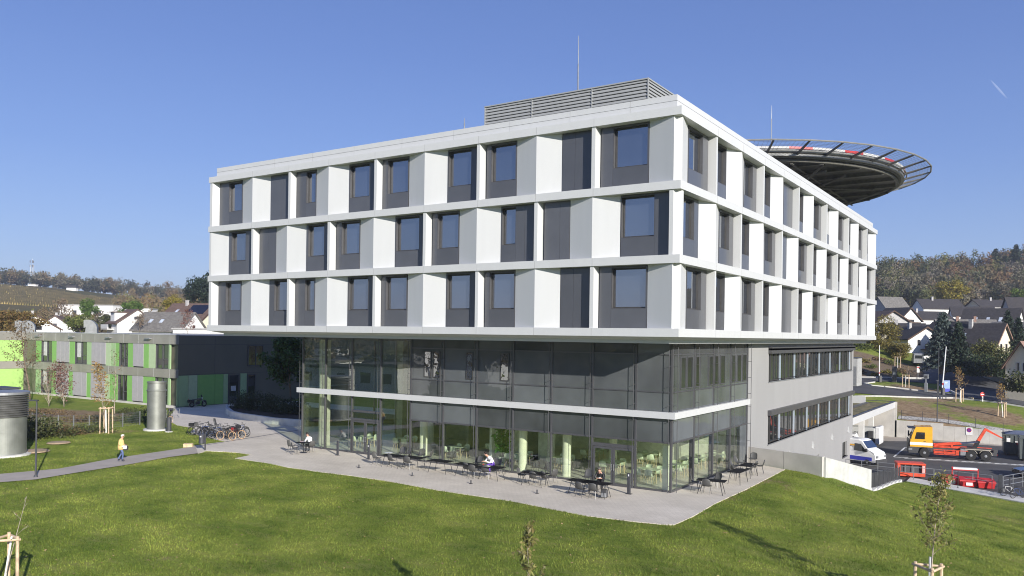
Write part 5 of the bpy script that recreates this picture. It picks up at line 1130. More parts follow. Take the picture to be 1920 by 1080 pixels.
# ---------------------------------------------------------------- bicycles
def make_bike(frame, tyre, label='x', basket=0, bags=None, seatc=0):
    t = thing('bicycle', label, 'bicycle'); R = .34
    for i, x in enumerate((-.52, .53)):
        b = MB(); b.ring((x, 0, R), R - .02, .022, 'y', 28, 6); w_ = b.build('wheel', tyre, t)
        b = MB(); b.ring((x, 0, R), R - .045, .01, 'y', 28, 4)
        for q in range(14): a = math.pi * 2 * q / 14; b.tube([(x, .02 if q % 2 else -.02, R), (x + math.cos(a) * (R - .05), 0, R + math.sin(a) * (R - .05))], .003, 3, cap=False)
        b.tube([(x, -.05, R), (x, .05, R)], .02, 6); b.build('spokes_and_rim', mat('dark_rim', (.10, .10, .10), .4, metal=.4), w_)
    bb = (-.08, 0, .28); st = (-.18, 0, .72); hd = (.36, 0, .80); hd2 = (.40, 0, .64)
    b = MB(); b.tube([bb, st], .018, 6); b.tube([st, hd], .017, 6); b.tube([bb, hd2], .021, 6); b.tube([hd, hd2], .02, 6)
    for s in (-.05, .05): b.tube([(bb[0], s * .5, bb[2]), (-.52, s, R)], .01, 5); b.tube([(st[0], s * .5, st[2] - .04), (-.52, s, R)], .009, 5)
    b.build('frame', frame, t)
    b = MB()
    for s in (-.05, .05): b.tube([hd2, (.44, s, .58), (.53, s, R)], .011, 5)
    b.build('fork', frame, t)
    b = MB(); b.tube([hd, (.33, 0, .98)], .014, 6); b.tube([(.22, -.28, 1.02), (.34, -.12, .99), (.34, .12, .99), (.22, .28, 1.02)], .012, 6); b.build('handlebar', M_black, t)
    b = MB(); b.tube([st, (-.22, 0, .90)], .013, 6); b.add([(-.36, -.07, .92), (-.36, .07, .92), (-.1, .02, .93), (-.1, -.02, .93), (-.36, -.07, .97), (-.36, .07, .97), (-.1, .02, .95), (-.1, -.02, .95)], [(0, 1, 2, 3), (4, 7, 6, 5), (0, 4, 5, 1), (1, 5, 6, 2), (2, 6, 7, 3), (3, 7, 4, 0)]); b.build('saddle', M_black, t)
    b = MB(); b.lathe([(.09, -.04), (.09, -.03)], bb, 16, 'y'); b.tube([(bb[0], -.06, bb[2]), (bb[0] + .08, -.06, bb[2] - .15)], .01, 5); b.tube([(bb[0], .06, bb[2]), (bb[0] - .08, .06, bb[2] + .15)], .01, 5); b.box(bb[0] + .04, bb[0] + .12, -.14, -.06, bb[2] - .165, bb[2] - .14); b.box(bb[0] - .12, bb[0] - .04, .06, .14, bb[2] + .14, bb[2] + .165); b.build('crank_and_pedals', M_black, t)
    for x_, a_, c_ in ((-.52, .3, 2.9), (.53, .6, 2.4)): b = MB(); b.ring((x_, 0, R), R + .03, .015, 'y', 14, 4, a0=a_, a1=c_); b.build('mudguard', M_black, t)
    b = MB(); b.tube([(-.75, -.06, .73), (-.3, -.06, .75), (-.3, .06, .75), (-.75, .06, .73), (-.75, -.06, .73)], .008, 5); b.tube([(-.7, -.06, .73), (-.52, -.06, R)], .007, 4); b.tube([(-.7, .06, .73), (-.52, .06, R)], .007, 4); b.build('luggage_rack', M_black, t)
    b = MB(); b.tube([(-.3, .05, .3), (-.25, .22, .02)], .01, 5); b.build('kick_stand', M_black, t)
    if basket: b = MB(); [b.box(*q) for q in ((.40, .72, -.17, -.155, .75, .98), (.40, .72, .155, .17, .75, .98), (.40, .415, -.155, .155, .75, .98), (.705, .72, -.155, .155, .75, .98), (.415, .705, -.155, .155, .75, .765))]; b.build('basket', M_black, t)
    if bags:
        for y_ in (.09, -.24): b = MB(); b.bevbox(-.78, -.40, y_, y_ + .15, .35, .72, .03); b.build('pannier_bag', bags, t)
    if seatc: b = MB(); b.bevbox(-.72, -.42, -.16, .16, .80, .9, .03); M_ = Matrix.Translation((-.66, 0, .85)) @ Matrix.Rotation(-.3, 4, 'Y'); b.bevbox(-.06, .02, -.16, .16, 0, .55, .03, M_); b.build('child_seat', M_char, t)
    return t
bf = mat('bike_frame_black', (.03, .03, .033), .35, coat=.5); bw_ = mat('bike_frame_white', (.6, .6, .6), .4); br_ = mat('bike_frame_grey', (.09, .085, .08), .4); bn = mat('bike_frame_blue', (.05, .08, .2), .4); M_tan = mat('tan_tyre', (.62, .40, .22), .8)
pB = [make_bike(bf, M_rubber, basket=1), make_bike(bn, M_rubber), make_bike(bf, M_rubber, seatc=1), make_bike(br_, M_tan), make_bike(bw_, M_rubber), make_bike(bf, M_rubber, bags=M_red)]
BK = [(0, 372, 816, -2.5, .0, 'black bicycle with a front basket, leftmost of the parked row'), (1, 389, 817, -2.4, 0, 'dark blue bicycle second from the left of the parked row'), (4, 397, 818, .6, 0, 'white framed bicycle in the left half of the parked row'), (1, 405, 820, .75, 1, 'dark blue bicycle leaning in the middle of the parked row'),
      (2, 411, 822, .9, 0, 'black bicycle with a tall child seat in the middle of the row'), (3, 424, 825, -1.6 - 1.2, 0, 'dark bicycle with tan tyres at the front of the row'), (0, 433, 820, .5, 1, 'black bicycle with a basket right of the middle of the row'), (3, 442, 822, .35, 1, 'dark bicycle with tan tyres towards the right end of the row'), (0, 381, 814, -2.2, 1, 'black bicycle with a basket, second row at the left end'), (2, 418, 817, .4, 1, 'black bicycle with a child seat standing behind the tan tyred one'), (1, 447, 816, .9, 1, 'dark blue bicycle half hidden near the right end'),
      (5, 452, 818, .3, 0, 'black bicycle with bright red pannier bags at the right end')]
for k, u, v, r, cp_, lab in BK:
    p = G(u, v, .04); o = place(pB[k], cp_, (p.x, p.y, .037), r, lab, 'bicycles parked on the plaza'); o.rotation_euler = (random.uniform(-.08, .08), 0, r)
p = G(1893, 930, YZ + .12); o = copy_tree(pB[4]); o.location = (p.x, p.y, YZ + .12); o.rotation_euler = (0, 0, YAW + .1 + math.pi); o['label'] = 'white framed bicycle beside the railing post at the right edge'; o['group'] = 'bicycles by the yard railing'
p = G(1909, 934, YZ + .12); o = copy_tree(pB[1]); o.location = (p.x, p.y, YZ + .12); o.rotation_euler = (0, 0, YAW + .3 + math.pi); o['label'] = 'dark bicycle behind the white one at the right edge'; o['group'] = 'bicycles by the yard railing'
p = G(311, 795, 0); o = copy_tree(pB[3]); o.location = (p.x, p.y, 0); o.rotation_euler = (0, 0, YAW + 1.2); o['label'] = 'tan tyred bicycle at the stand behind the plain ventilation cylinder'; o['group'] = 'bicycles behind the cylinder'
p = G(313, 786, 0); o = copy_tree(pB[0]); o.location = (p.x, p.y, 0); o.rotation_euler = (0, 0, YAW + 1.3); o['label'] = 'black bicycle at the stand behind the plain ventilation cylinder'; o['group'] = 'bicycles behind the cylinder'
t = thing('bicycle_stand', 'small steel bicycle stand at the corner of the green building', 'bicycle stand', tuple(G(317, 786, 0)), YAW + 1.2)
for x in (-.8, 0, .8): b = MB(); b.tube([(x, -.0, 0), (x, 0, .9), (x + .5, 0, .9), (x + .5, 0, 0)], .025, 6); b.build('hoop', M_alu, t)
b = MB(); b.tube([(-.9, 0, .04), (1.4, 0, .04)], .02, 6); b.build('base_rail', M_alu, t)
# motorcycle
p = G(350, 762, .04); mo = thing('motorcycle', 'dark touring motorcycle parked at the green wall', 'motorcycle', (-63.25, 17.6, .037), math.pi / 2 - .08)
for x in (-.72, .75):
    b = MB(); b.ring((x, 0, .32), .25, .075, 'y', 28, 8); w_ = b.build('wheel', M_rubber, mo); b = MB(); b.ring((x, 0, .32), .17, .02, 'y', 20, 5)
    for q in range(6): a = q * 1.047; b.tube([(x, 0, .32), (x + math.cos(a) * .17, 0, .32 + math.sin(a) * .17)], .012, 4)
    b.build('rim', M_alu, w_)
b = MB(); b.bevbox(-.25, .22, -.17, .17, .28, .62, .05); b.bevbox(-.15, .1, -.22, .22, .35, .5, .03); b.build('engine', M_char, mo)
b = MB(); b.lathe([(.02, -.28), (.15, -.2), (.19, 0), (.15, .22), (.03, .3)], (.12, 0, .82), 16, 'x'); b.build('fuel_tank', mat('moto_olive', (.10, .10, .05), .3, coat=.6), mo)
b = MB(); b.bevbox(-.72, -.1, -.13, .13, .76, .86, .04); b.build('saddle', M_black, mo)
b = MB(); b.tube([(.38, -.08, .95), (.75, -.08, .32)], .03, 8); b.tube([(.38, .08, .95), (.75, .08, .32)], .03, 8); b.build('fork', M_alu, mo)
b = MB(); b.tube([(.25, -.38, 1.12), (.36, -.15, 1.08), (.36, .15, 1.08), (.25, .38, 1.12)], .018, 6); b.build('handlebar', M_black, mo)
b = MB(); b.lathe([(.02, .1), (.09, .06), (.11, 0)], (.48, 0, .98), 14, 'x'); b.build('headlight', M_wpaint, mo); b = MB(); b.add([(.46, -.15, 1.05), (.46, .15, 1.05), (.36, .12, 1.32), (.36, -.12, 1.32), (.45, 0, 1.36)], [(0, 1, 2, 4, 3)]); b.build('windscreen', M_char, mo)
for y_ in (.17, -.40): b = MB(); b.bevbox(-1.05, -.62, y_, y_ + .23, .50, .82, .03); b.build('side_case', M_black, mo); b = MB(); b.tube([(-.1, -.2, .3), (-.5, -.24, .3), (-.95, -.25, .42)], .05, 8); b.build('exhaust', M_alu, mo)
b = MB(); b.box(-.98, -.94, .2, .3, .85, .9); b.build('indicator', M_orange, mo); b = MB(); b.ring((.75, 0, .32), .37, .05, 'y', 12, 4, a0=.7, a1=2.4); b.build('mudguard', M_char, mo)

# ---------------------------------------------------------------- people
def person(name, label, pose, mats, loc, rz, hair=None, cloth=None):
    """pose: dict of joints; body grown as one skinned surface"""
    J = pose; E_ = [('pel', 'sp1'), ('sp1', 'sp2'), ('sp2', 'nk'), ('nk', 'hd1'), ('hd1', 'hd2'), ('sp2', 'shL'), ('shL', 'elL'), ('elL', 'wrL'), ('wrL', 'paL'), ('sp2', 'shR'), ('shR', 'elR'), ('elR', 'wrR'), ('wrR', 'paR'),
          ('pel', 'hpL'), ('hpL', 'knL'), ('knL', 'anL'), ('anL', 'toL'), ('pel', 'hpR'), ('hpR', 'knR'), ('knR', 'anR'), ('anR', 'toR')]
    rad = dict(pel=.145, sp1=.13, sp2=.15, nk=.058, hd1=.085, hd2=.095, shL=.072, shR=.072, elL=.048, elR=.048, wrL=.032, wrR=.032, paL=.036, paR=.036, hpL=.10, hpR=.10, knL=.062, knR=.062, anL=.042, anR=.042, toL=.036, toR=.036)
    if cloth: rad.update(cloth)
    ks = list(J.keys()); me = bpy.data.meshes.new(name); V = [J[k] for k in ks]; Ed = [(ks.index(a), ks.index(b_)) for a, b_ in E_]
    R = [rad[k] for k in ks]
    for sd in 'LR':                            # five bent fingers on each hand
        pa = Vector(J['pa' + sd]); wr = Vector(J['wr' + sd]); d = (pa - wr).normalized(); sde = d.cross(Vector((0, 0, 1))); sde = sde.normalized() if sde.length > .1 else Vector((0, 1, 0)); up_ = sde.cross(d)
        for q in range(5):
            if q < 4: a = pa + sde * (.028 * (q - 1.5)) + d * .03; L_ = (.036, .042, .039, .03)[q]; m1 = a + d * L_; m2 = m1 + (d * .6 - up_ * .8) * L_ * .8
            else: a = pa - d * .02 + sde * .05; m1 = a + sde * .015 + d * .03; m2 = m1 + d * .028 - up_ * .012
            i0 = len(V); V += [a, m1, m2]; R += [.010, .009, .008]; Ed += [(ks.index('pa' + sd), i0), (i0, i0 + 1), (i0 + 1, i0 + 2)]
    me.from_pydata([tuple(v) for v in V], Ed, []); o = bpy.data.objects.new(name, me); COL.objects.link(o)
    sk = o.modifiers.new('s', 'SKIN'); sb = o.modifiers.new('b', 'SUBSURF'); sb.levels = 1; sb.render_levels = 1
    for i, v in enumerate(me.skin_vertices[0].data): v.radius = (R[i], R[i]); v.use_root = (i == ks.index('pel'))
    dg = bpy.context.evaluated_depsgraph_get(); ev = o.evaluated_get(dg); m2 = bpy.data.meshes.new_from_object(ev); o.modifiers.clear(); o.data = m2
    for m in mats: m2.materials.append(m)
    zone_ = dict(nk=2, hd1=2, hd2=2, paL=2, paR=2, wrL=2, wrR=2, hpL=1, hpR=1, knL=1, knR=1, anL=1, anR=1, toL=3, toR=3, pel=1)
    segs = []
    for a, c in E_:
        mi = 0
        if a in ('hpL', 'hpR', 'knL', 'knR') or c in ('hpL', 'hpR'): mi = 1
        if c in ('toL', 'toR'): mi = 3
        if c in ('hd1', 'hd2', 'paL', 'paR'): mi = 2
        segs.append((Vector(J[a]), Vector(J[c]), mi))
    for p_ in m2.polygons:
        c = p_.center; bd = 9; bi = 0
        for a, e_, mi in segs:
            ab = e_ - a; t_ = max(0, min(1, (c - a).dot(ab) / max(1e-6, ab.length_squared))); dd_ = (a + ab * t_ - c).length - .02 * (mi == 2)
            if dd_ < bd: bd = dd_; bi = mi
        p_.material_index = bi; p_.use_smooth = True
    o.location = loc; o.rotation_euler = (0, 0, rz); tag(o, label, 'person')
    h = Vector(J['hd2']); f = Vector(J.get('hd2')) - Vector(J['nk']); fwd = pose_fwd
    # hair, nose, eyes, ears as children
    b = MB(); n1, n2 = 12, 7; vs = []
    for i in range(n2 + 1):
        ph = math.pi * .62 * i / n2
        for j in range(n1):
            th = 2 * math.pi * j / n1; r = .100; ext = 1.0
            x = r * math.sin(ph) * math.cos(th); y = r * 1.1 * math.sin(ph) * math.sin(th); z = r * math.cos(ph)
            if y < -.03 and i > 3: z += .05; 
            vs.append(h + Vector((x, y + .018, z + .02)))
    fs = [(i * n1 + j, i * n1 + (j + 1) % n1, (i + 1) * n1 + (j + 1) % n1, (i + 1) * n1 + j) for i in range(n2) for j in range(n1)]
    b.add(vs, fs); ho = b.build('hair', hair or M_black, o, smooth=True)
    b = MB(); b.add([h + Vector((-.016, -.094, -.02)), h + Vector((.016, -.094, -.02)), h + Vector((0, -.125, -.03)), h + Vector((0, -.092, .03))], [(0, 1, 2), (0, 2, 3), (2, 1, 3)]); b.box(h.x - .03, h.x + .03, h.y - .096, h.y - .09, h.z - .062, h.z - .054)
    for s in (-1, 1): b.lathe([(.0, -.012), (.014, 0), (0, .012)], (h.x + s * .095, h.y, h.z - .01), 8, 'x')
    b.build('face_features', M_skin, o)
    b = MB(); [b.lathe([(0, -.006), (.010, 0), (0, .006)], (h.x + s * .034, h.y - .09, h.z + .012), 8, 'y') for s in (-1, 1)]; b.build('eyes', M_black, o)
    return o
pose_fwd = Vector((0, -1, 0))
def sit(lean=.25, armsfwd=.38):
    z = .56; J = dict(pel=(0, 0, z), sp1=(0, -.04 - lean * .2, z + .2), sp2=(0, -.10 - lean * .5, z + .40), nk=(0, -.15 - lean * .75, z + .54), hd1=(0, -.18 - lean * .95, z + .60), hd2=(0, -.20 - lean * 1.0, z + .68))
    for s, n in ((-1, 'L'), (1, 'R')):
        J['sh' + n] = (s * .18, J['sp2'][1] + .0, z + .42); J['el' + n] = (s * .25, J['sp2'][1] - .12, z + .16); J['wr' + n] = (s * .12, J['sp2'][1] - armsfwd, z + .23); J['pa' + n] = (s * .08, J['sp2'][1] - armsfwd - .08, z + .235)
        J['hp' + n] = (s * .10, -.04, z - .02); J['kn' + n] = (s * .13, -.44, z - .03); J['an' + n] = (s * .12, -.40, .09); J['to' + n] = (s * .13, -.56, .045)
    return {k: Vector(v) for k, v in J.items()}
M_wshirt = mat('white_shirt', (.78, .77, .75), .8, var=.05); M_jeans = mat('jeans', (.10, .14, .28), .9); M_blacktr = mat('black_trousers', (.02, .02, .022), .8); M_purple = mat('purple_trousers', (.10, .04, .35), .8); M_shoe = mat('dark_shoes', (.02, .02, .02), .6); M_whshoe = mat('white_shoes', (.7, .7, .68), .7)
M_yjack = mat('yellow_jacket', (.70, .50, .20), .8, var=.06, scale=6); M_greyhair = mat('grey_hair', (.62, .60, .55), .9); M_hair = mat('dark_hair', (.025, .018, .014), .7)
p = G(583, 848, .04); person('person', 'seated person in a white shirt leaning on the far left table', sit(.3), [M_wshirt, M_blacktr, M_skin, M_shoe], (p.x - .02, p.y, .035), -1.75, M_hair)
p = G(926, 887, .04); person('person', 'seated person in white with purple trousers reading at a table', sit(.45), [M_wshirt, M_purple, M_skin, M_whshoe], (p.x, p.y - .05, .035), -.25, M_hair)
p = G(1126, 920, .04); mb_ = person('person', 'seated man in a black jacket over a white shirt near the doors', sit(.30, .30), [M_black, M_blacktr, M_skin, M_shoe], (p.x, p.y - .05, .035), .35, mat('greying_hair', (.12, .11, .10), .9))
b = MB(); b.add([(-.06, -.285, .92), (.06, -.285, .92), (.05, -.235, .70), (-.05, -.235, .70), (-.045, -.30, 1.05), (.045, -.30, 1.05)], [(0, 1, 2, 3), (4, 5, 1, 0)]); b.build('shirt_front', M_wshirt, mb_)
p = G(1133, 933, .04); t = thing('backpack', 'grey and black backpack on the paving at the feet of the man in black', 'backpack', (p.x, p.y, .035), .2)
b = MB(); b.bevbox(-.18, .18, -.12, .12, 0, .46, .05); b.build('bag_body', M_char, t); b = MB(); b.bevbox(-.14, .14, -.19, -.121, .04, .28, .02); b.build('front_pocket', M_alu, t); b = MB(); b.ring((0, .1, .47), .05, .01, 'y', 12, 4); b.tube([(-.1, .13, .42), (-.11, .2, .2), (-.1, .13, .04)], .012, 5); b.tube([(.1, .13, .42), (.11, .2, .2), (.1, .13, .04)], .012, 5); b.build('straps', M_black, t)
J = dict(pel=(0, 0, .90), sp1=(0, -.01, 1.08), sp2=(0, -.02, 1.30), nk=(0, -.05, 1.44), hd1=(0, -.08, 1.50), hd2=(0, -.10, 1.575), shL=(-.18, -.02, 1.34), elL=(-.24, .06, 1.08), wrL=(-.20, -.16, .98), paL=(-.18, -.23, .975), shR=(.18, -.02, 1.34), elR=(.25, .02, 1.08), wrR=(.2, -.18, 1.0), paR=(.17, -.25, .99),
         hpL=(-.09, 0, .86), knL=(-.10, -.16, .48), anL=(-.10, -.12, .09), toL=(-.11, -.27, .045), hpR=(.09, 0, .86), knR=(.09, -.02, .47), anR=(.09, .20, .10), toR=(.09, .06, .045))
p = G(226.5, 864, .11); wk = person('person', 'grey-haired walker in a long yellow jacket on the path', {k: Vector(v) for k, v in J.items()}, [M_yjack, M_jeans, M_skin, M_shoe], (p.x, p.y, .11), YAW + math.pi / 2 + .15, M_greyhair, cloth=dict(pel=.19, sp1=.18, sp2=.17, elL=.065, elR=.065, shL=.085, shR=.085))
b = MB(); b.lathe([(.20, .72), (.205, .9), (.17, 1.15), (.15, 1.32)], (0, -.01, 0), 20); b.build('jacket_hem', M_yjack, wk, smooth=True)
p2 = wk.matrix_basis @ Vector((-.12, -.33, 0)); t = thing('handbag', 'dark handbag with white papers held by the walker in yellow', 'bag', (p2.x, p2.y, .82), wk.rotation_euler.z)
b = MB(); b.bevbox(-.17, .17, -.11, .11, -.02, .26, .05); b.build('bag_body', M_char, t); b = MB(); b.ring((0, 0, .28), .09, .012, 'y', 16, 5); b.build('bag_handle', M_black, t); b = MB(); b.box(-.19, -.175, -.1, .12, .1, .3); b.bevbox(-.2, .02, .115, .2, .2, .28, .02); b.build('papers', M_wpaint, t)
# ---------------------------------------------------------------- lorry (local x = backwards from the front axle, y = away from the viewer side)
fa, ra = Vector((4.05, 60.03)), Vector((9.73, 61.25)); hd_ = math.atan2(ra.y - fa.y, ra.x - fa.x)
tr = thing('hook_lift_lorry', 'yellow cab lorry with an orange-red hook-lift arm parked in the yard', 'lorry', (fa.x, fa.y, YZ), hd_)
def wheelset(par, x, y0, R, w_, name='wheel', dual=False):
    b = MB(); b.lathe([(R * .55, 0), (R * .93, 0), (R, w_ * .15), (R, w_ * .85), (R * .93, w_), (R * .55, w_)], (x, y0, R), 28, 'y'); w1 = b.build(name, M_rubber, par)
    b = MB(); b.lathe([(R * .56, .03), (R * .52, .05), (R * .30, .10), (R * .26, -.02), (R * .14, -.03), (0, -.03)], (x, y0, R), 24, 'y')
    for q in range(8): a = q * math.pi / 4; b.lathe([(.02, -.0), (.02, .06), (0, .06)], (x + math.cos(a) * R * .38, y0, R + math.sin(a) * R * .38), 6, 'y')
    b.build('rim', M_alu, w1)
for x in (0, 4.44, 5.81): wheelset(tr, x, .02, .52, .32); wheelset(tr, x, 2.16, .52, .32)
b = MB(); side = [(-1.42, 1.1), (-1.38, 1.9), (-1.05, 2.85), (-.85, 3.28), (.75, 3.32), (.78, 1.1)]
M_ = Matrix(((1, 0, 0, 0), (0, 0, 1, 0), (0, 1, 0, 0), (0, 0, 0, 1)))
b.prism(side, .05, 2.45, M_); b.build('cab', M_yellow, tr)
b = MB(); b.box(-1.43, .79, .03, .045, 1.32, 1.62); b.box(-1.43, .79, 2.455, 2.47, 1.32, 1.62); b.build('white_stripe', M_wpaint, tr)
for q in (.02, 2.456): b = MB(); b.prism([(-.95, 1.98), (-.78, 2.72), (.02, 2.72), (.02, 1.98)], q, q + .024, M_); b.build('side_window', M_pane2, tr)
b = MB(); b.add([(-1.415, .15, 1.95), (-1.415, 2.35, 1.95), (-1.08, 2.3, 2.84), (-1.08, .2, 2.84)], [(0, 1, 2, 3)]); b.build('windscreen', M_pane2, tr)
b = MB(); b.prism([(-1.55, .45), (-1.55, 1.12), (.78, 1.12), (.78, .75), (.60, .75), (.52, 1.0), (.2, 1.1), (-.2, 1.1), (-.5, 1.0), (-.62, .6), (-.62, .45)], .03, .6, M_); b.prism([(-1.55, .45), (-1.55, 1.12), (-.62, 1.1), (-.62, .45)], .6, 2.47, M_); b.box(-1.58, -1.5, .2, 2.3, .8, 1.9); b.build('bumper_and_arch', M_char, tr)
b = MB(); b.box(-1.56, -1.2, .02, .2, .75, .95); b.box(-1.56, -1.3, 2.3, 2.475, .75, .95); b.build('headlight', M_alu, tr)
b = MB(); b.bevbox(-1.45, -1.3, -.28, -.05, 2.0, 2.6, .02); b.tube([(-1.38, -.15, 2.6), (-1.1, .1, 2.75)], .02, 5); b.bevbox(-1.45, -1.3, 2.55, 2.78, 2.0, 2.6, .02); b.bevbox(-1.6, -.9, .1, 2.4, 3.08, 3.16, .02); b.build('mirror_and_visor', M_black, tr)
b = MB(); b.box(-.1, .12, .02, .045, 1.72, 1.76); b.tube([(.82, .1, 1.1), (.82, .1, 1.9)], .05, 6); b.build('door_handle', M_black, tr)
b = MB(); b.box(.8, 6.9, .85, 1.05, .75, 1.05); b.box(.8, 6.9, 1.45, 1.65, .75, 1.05); b.build('chassis', M_char, tr)
b = MB(); b.box(.9, 4.3, .05, .09, .90, .97); b.box(.9, 3.3, .05, .09, .66, .72); b.box(.9, 3.3, .05, .09, .42, .49); b.box(.9, .96, .05, .09, .42, 1.0); b.box(3.0, 3.3, .05, .09, .42, 1.0); b.box(1.9, 1.96, .05, .09, .42, .9); b.box(.9, 3.3, .1, .8, .55, .75); b.build('side_guard', M_orange, tr)
b = MB(); b.lathe([(.0, 0), (.14, .02), (.15, .06), (.15, .5), (0, .52)], (2.8, .1, .85), 14, 'y'); b.lathe([(.0, 0), (.14, .02), (.15, .06), (.15, .5), (0, .52)], (3.15, .08, .55), 14, 'y'); b.build('air_tank', M_red, tr)
b = MB(); b.bevbox(3.42, 3.98, .06, .6, .45, 1.15, .03); b.build('tool_box', M_alu, tr)
b = MB(); b.box(.85, 6.6, .75, .95, 1.1, 1.25); b.box(.85, 6.6, 1.55, 1.75, 1.1, 1.25); b.tube([(1.0, .7, 1.3), (3.6, .75, 1.62)], .11, 8); b.tube([(1.0, 1.8, 1.3), (3.6, 1.75, 1.62)], .11, 8); b.box(1.3, 1.6, .7, 1.8, 1.2, 1.42); b.box(2.6, 2.8, .7, 1.8, 1.2, 1.5); b.build('lift_frame', M_orange, tr)
b = MB(); b.tube([(3.6, .85, 1.62), (5.2, .95, 1.88)], .06, 8); b.tube([(3.6, 1.65, 1.62), (5.2, 1.55, 1.88)], .06, 8); b.build('hydraulic_ram', mat('steel_blue', (.10, .12, .18), .3, metal=.5), tr)
def beam(b, p, q, w0, w1, yw):
    p, q = Vector(p), Vector(q); d = (q - p).normalized(); n = Vector((-d.z, 0, d.x)); vs = []
    for c, w_ in ((p, w0), (q, w1)):
        for s in (-1, 1):
            for y in (-yw, yw): vs.append(c + n * s * w_ + Vector((0, y, 0)))
    b.add(vs, [(0, 1, 3, 2), (4, 6, 7, 5), (0, 2, 6, 4), (1, 5, 7, 3), (2, 3, 7, 6), (0, 4, 5, 1)])
b = MB(); beam(b, (4.9, 1.25, 1.3), (5.95, 1.25, 3.3), .17, .13, .14); beam(b, (5.85, 1.25, 3.3), (7.5, 1.25, 2.42), .13, .06, .12); b.build('hook_arm', M_orange, tr)
b = MB(); b.ring((7.55, 1.25, 2.25), .13, .035, 'y', 14, 5, a0=-2.2, a1=1.9); beam(b, (4.9, 1.25, 1.2), (5.3, 1.25, 2.0), .2, .16, .22); b.build('hook', M_black, tr)
b = MB(); b.ring((4.44, .2, .52), .62, .03, 'y', 14, 4, a0=.3, a1=2.9); b.ring((5.81, .2, .52), .62, .03, 'y', 14, 4, a0=.15, a1=2.7); b.box(3.9, 6.3, .03, .4, 1.13, 1.17); b.build('mudguard', mat('cream_paint', (.55, .50, .40), .5), tr)
b = MB(); b.box(6.3, 6.9, .3, 2.2, .55, .9); b.box(6.6, 7.0, .5, .7, .9, 1.2); b.box(6.6, 7.0, 1.8, 2.0, .9, 1.2); b.box(3.6, 6.6, .5, .7, 1.2, 1.28); b.build('rear_rollers', M_char, tr)
b = MB(); b.box(6.9, 6.93, .35, .7, .6, .75); b.box(6.9, 6.93, 1.8, 2.15, .6, .75); b.build('tail_light', M_red, tr)
# roll-off containers at the right edge
def container(x, y, L, W, H, rz, m, lab, cat='container', ribs=6, lid=0):
    t = thing('waste_container', lab, cat, (x, y, YZ), rz, 'grey roll-off containers'); b = MB(); z0 = .2
    vs = [(0, 0, z0), (L, 0, z0), (L, W, z0), (0, W, z0), (-.05, -.05, H), (L + .05, -.05, H), (L + .05, W + .05, H), (-.05, W + .05, H)]
    i_ = [(.08, .08, z0 + .1), (L - .08, .08, z0 + .1), (L - .08, W - .08, z0 + .1), (.08, W - .08, z0 + .1), (.05, .05, H), (L - .05, .05, H), (L - .05, W - .05, H), (.05, W - .05, H)]
    b.add(vs + i_, [(0, 3, 2, 1), (0, 1, 5, 4), (1, 2, 6, 5), (2, 3, 7, 6), (3, 0, 4, 7), (8, 9, 10, 11), (8, 12, 13, 9), (9, 13, 14, 10), (10, 14, 15, 11), (11, 15, 12, 8), (4, 5, 13, 12), (5, 6, 14, 13), (6, 7, 15, 14), (7, 4, 12, 15)]); b.build('container_body', m, t)
    b = MB()
    for q in range(ribs): xx = L * (q + .5) / ribs; b.box(xx - .05, xx + .05, -.12, -.0, z0, H - .1)
    b.box(-.1, L + .1, -.12, -.04, H - .12, H); b.box(-.12, 0, 0, W, H - .12, H); b.build('ribs', m, t)
    for xx in (.4, L - .4): b = MB(); b.lathe([(.1, 0), (.1, W)], (xx, 0, .12), 12, 'y'); b.build('roller', M_black, t)
    return t
M_cont = mat('container_grey', (.10, .115, .11), .5, var=.1)
p = G(1882, 853, YZ)
c1 = container(p.x, p.y, 2.6, 2.4, 2.35, .1, M_cont, 'dark grey skip just behind the lorry arm with a grey-blue tarpaulin on top')
b = MB(); b.box(.25, .6, -.135, -.125, 1.5, 1.95); b.build('paper_label', M_wpaint, c1); b = MB(); b.box(1.2, 1.9, -.135, -.125, 1.25, 1.45); b.build('red_label', M_red, c1); b = MB(); b.box(1.05, 2.2, -.135, -.125, 1.5, 1.62); b.build('white_label', M_wpaint, c1)
b = MB(); b.add([(.1, .1, 2.36), (2.5, .1, 2.36), (2.5, 2.2, 2.40), (.1, 2.2, 2.40), (1.2, 1, 2.75), (2.0, 1.6, 2.7)], [(0, 1, 4), (1, 5, 4), (1, 2, 5), (2, 3, 5), (3, 4, 5), (3, 0, 4)]); b.build('tarpaulin', mat('blue_sheet', (.10, .12, .18), .8), c1)
p = G(1912, 864, YZ); container(p.x, p.y, 5, 2.4, 2.5, .1, M_cont, 'dark grey container cut off by the right edge of the picture')
# white container with lettering under the canopy
p = G(1640, 838, YZ); wc = thing('compactor_container', 'white and grey compactor container with black lettering under the canopy', 'container', (-1.9, 68.5, YZ), math.pi)
b = MB(); b.bevbox(0, 6, -1.2, 1.2, .98, 2.22, .04); b.build('container_body', mat('container_white', (.55, .56, .54), .5, var=.06), wc); b = MB(); b.bevbox(.1, 6, -1.15, 1.15, .25, .98, .04); b.build('lower_body', M_cont, wc)
b = MB(); b.bevbox(-.6, .0, -1.2, 1.2, .3, 2.4, .1); b.build('end_hood', M_wpaint, wc); b = MB(); b.bevbox(.1, .7, 1.2, 1.45, .5, 1.9, .05); b.build('hopper', M_char, wc)
fc = bpy.data.curves.new('lettering', 'FONT'); fc.body = 'WEST   P'; fc.size = .5; fc.extrude = .008; fc.align_x = 'LEFT'
fo = bpy.data.objects.new('lettering', fc); COL.objects.link(fo); dg = bpy.context.evaluated_depsgraph_get(); fm = bpy.data.meshes.new_from_object(fo.evaluated_get(dg)); bpy.data.objects.remove(fo); fm.materials.append(M_black)
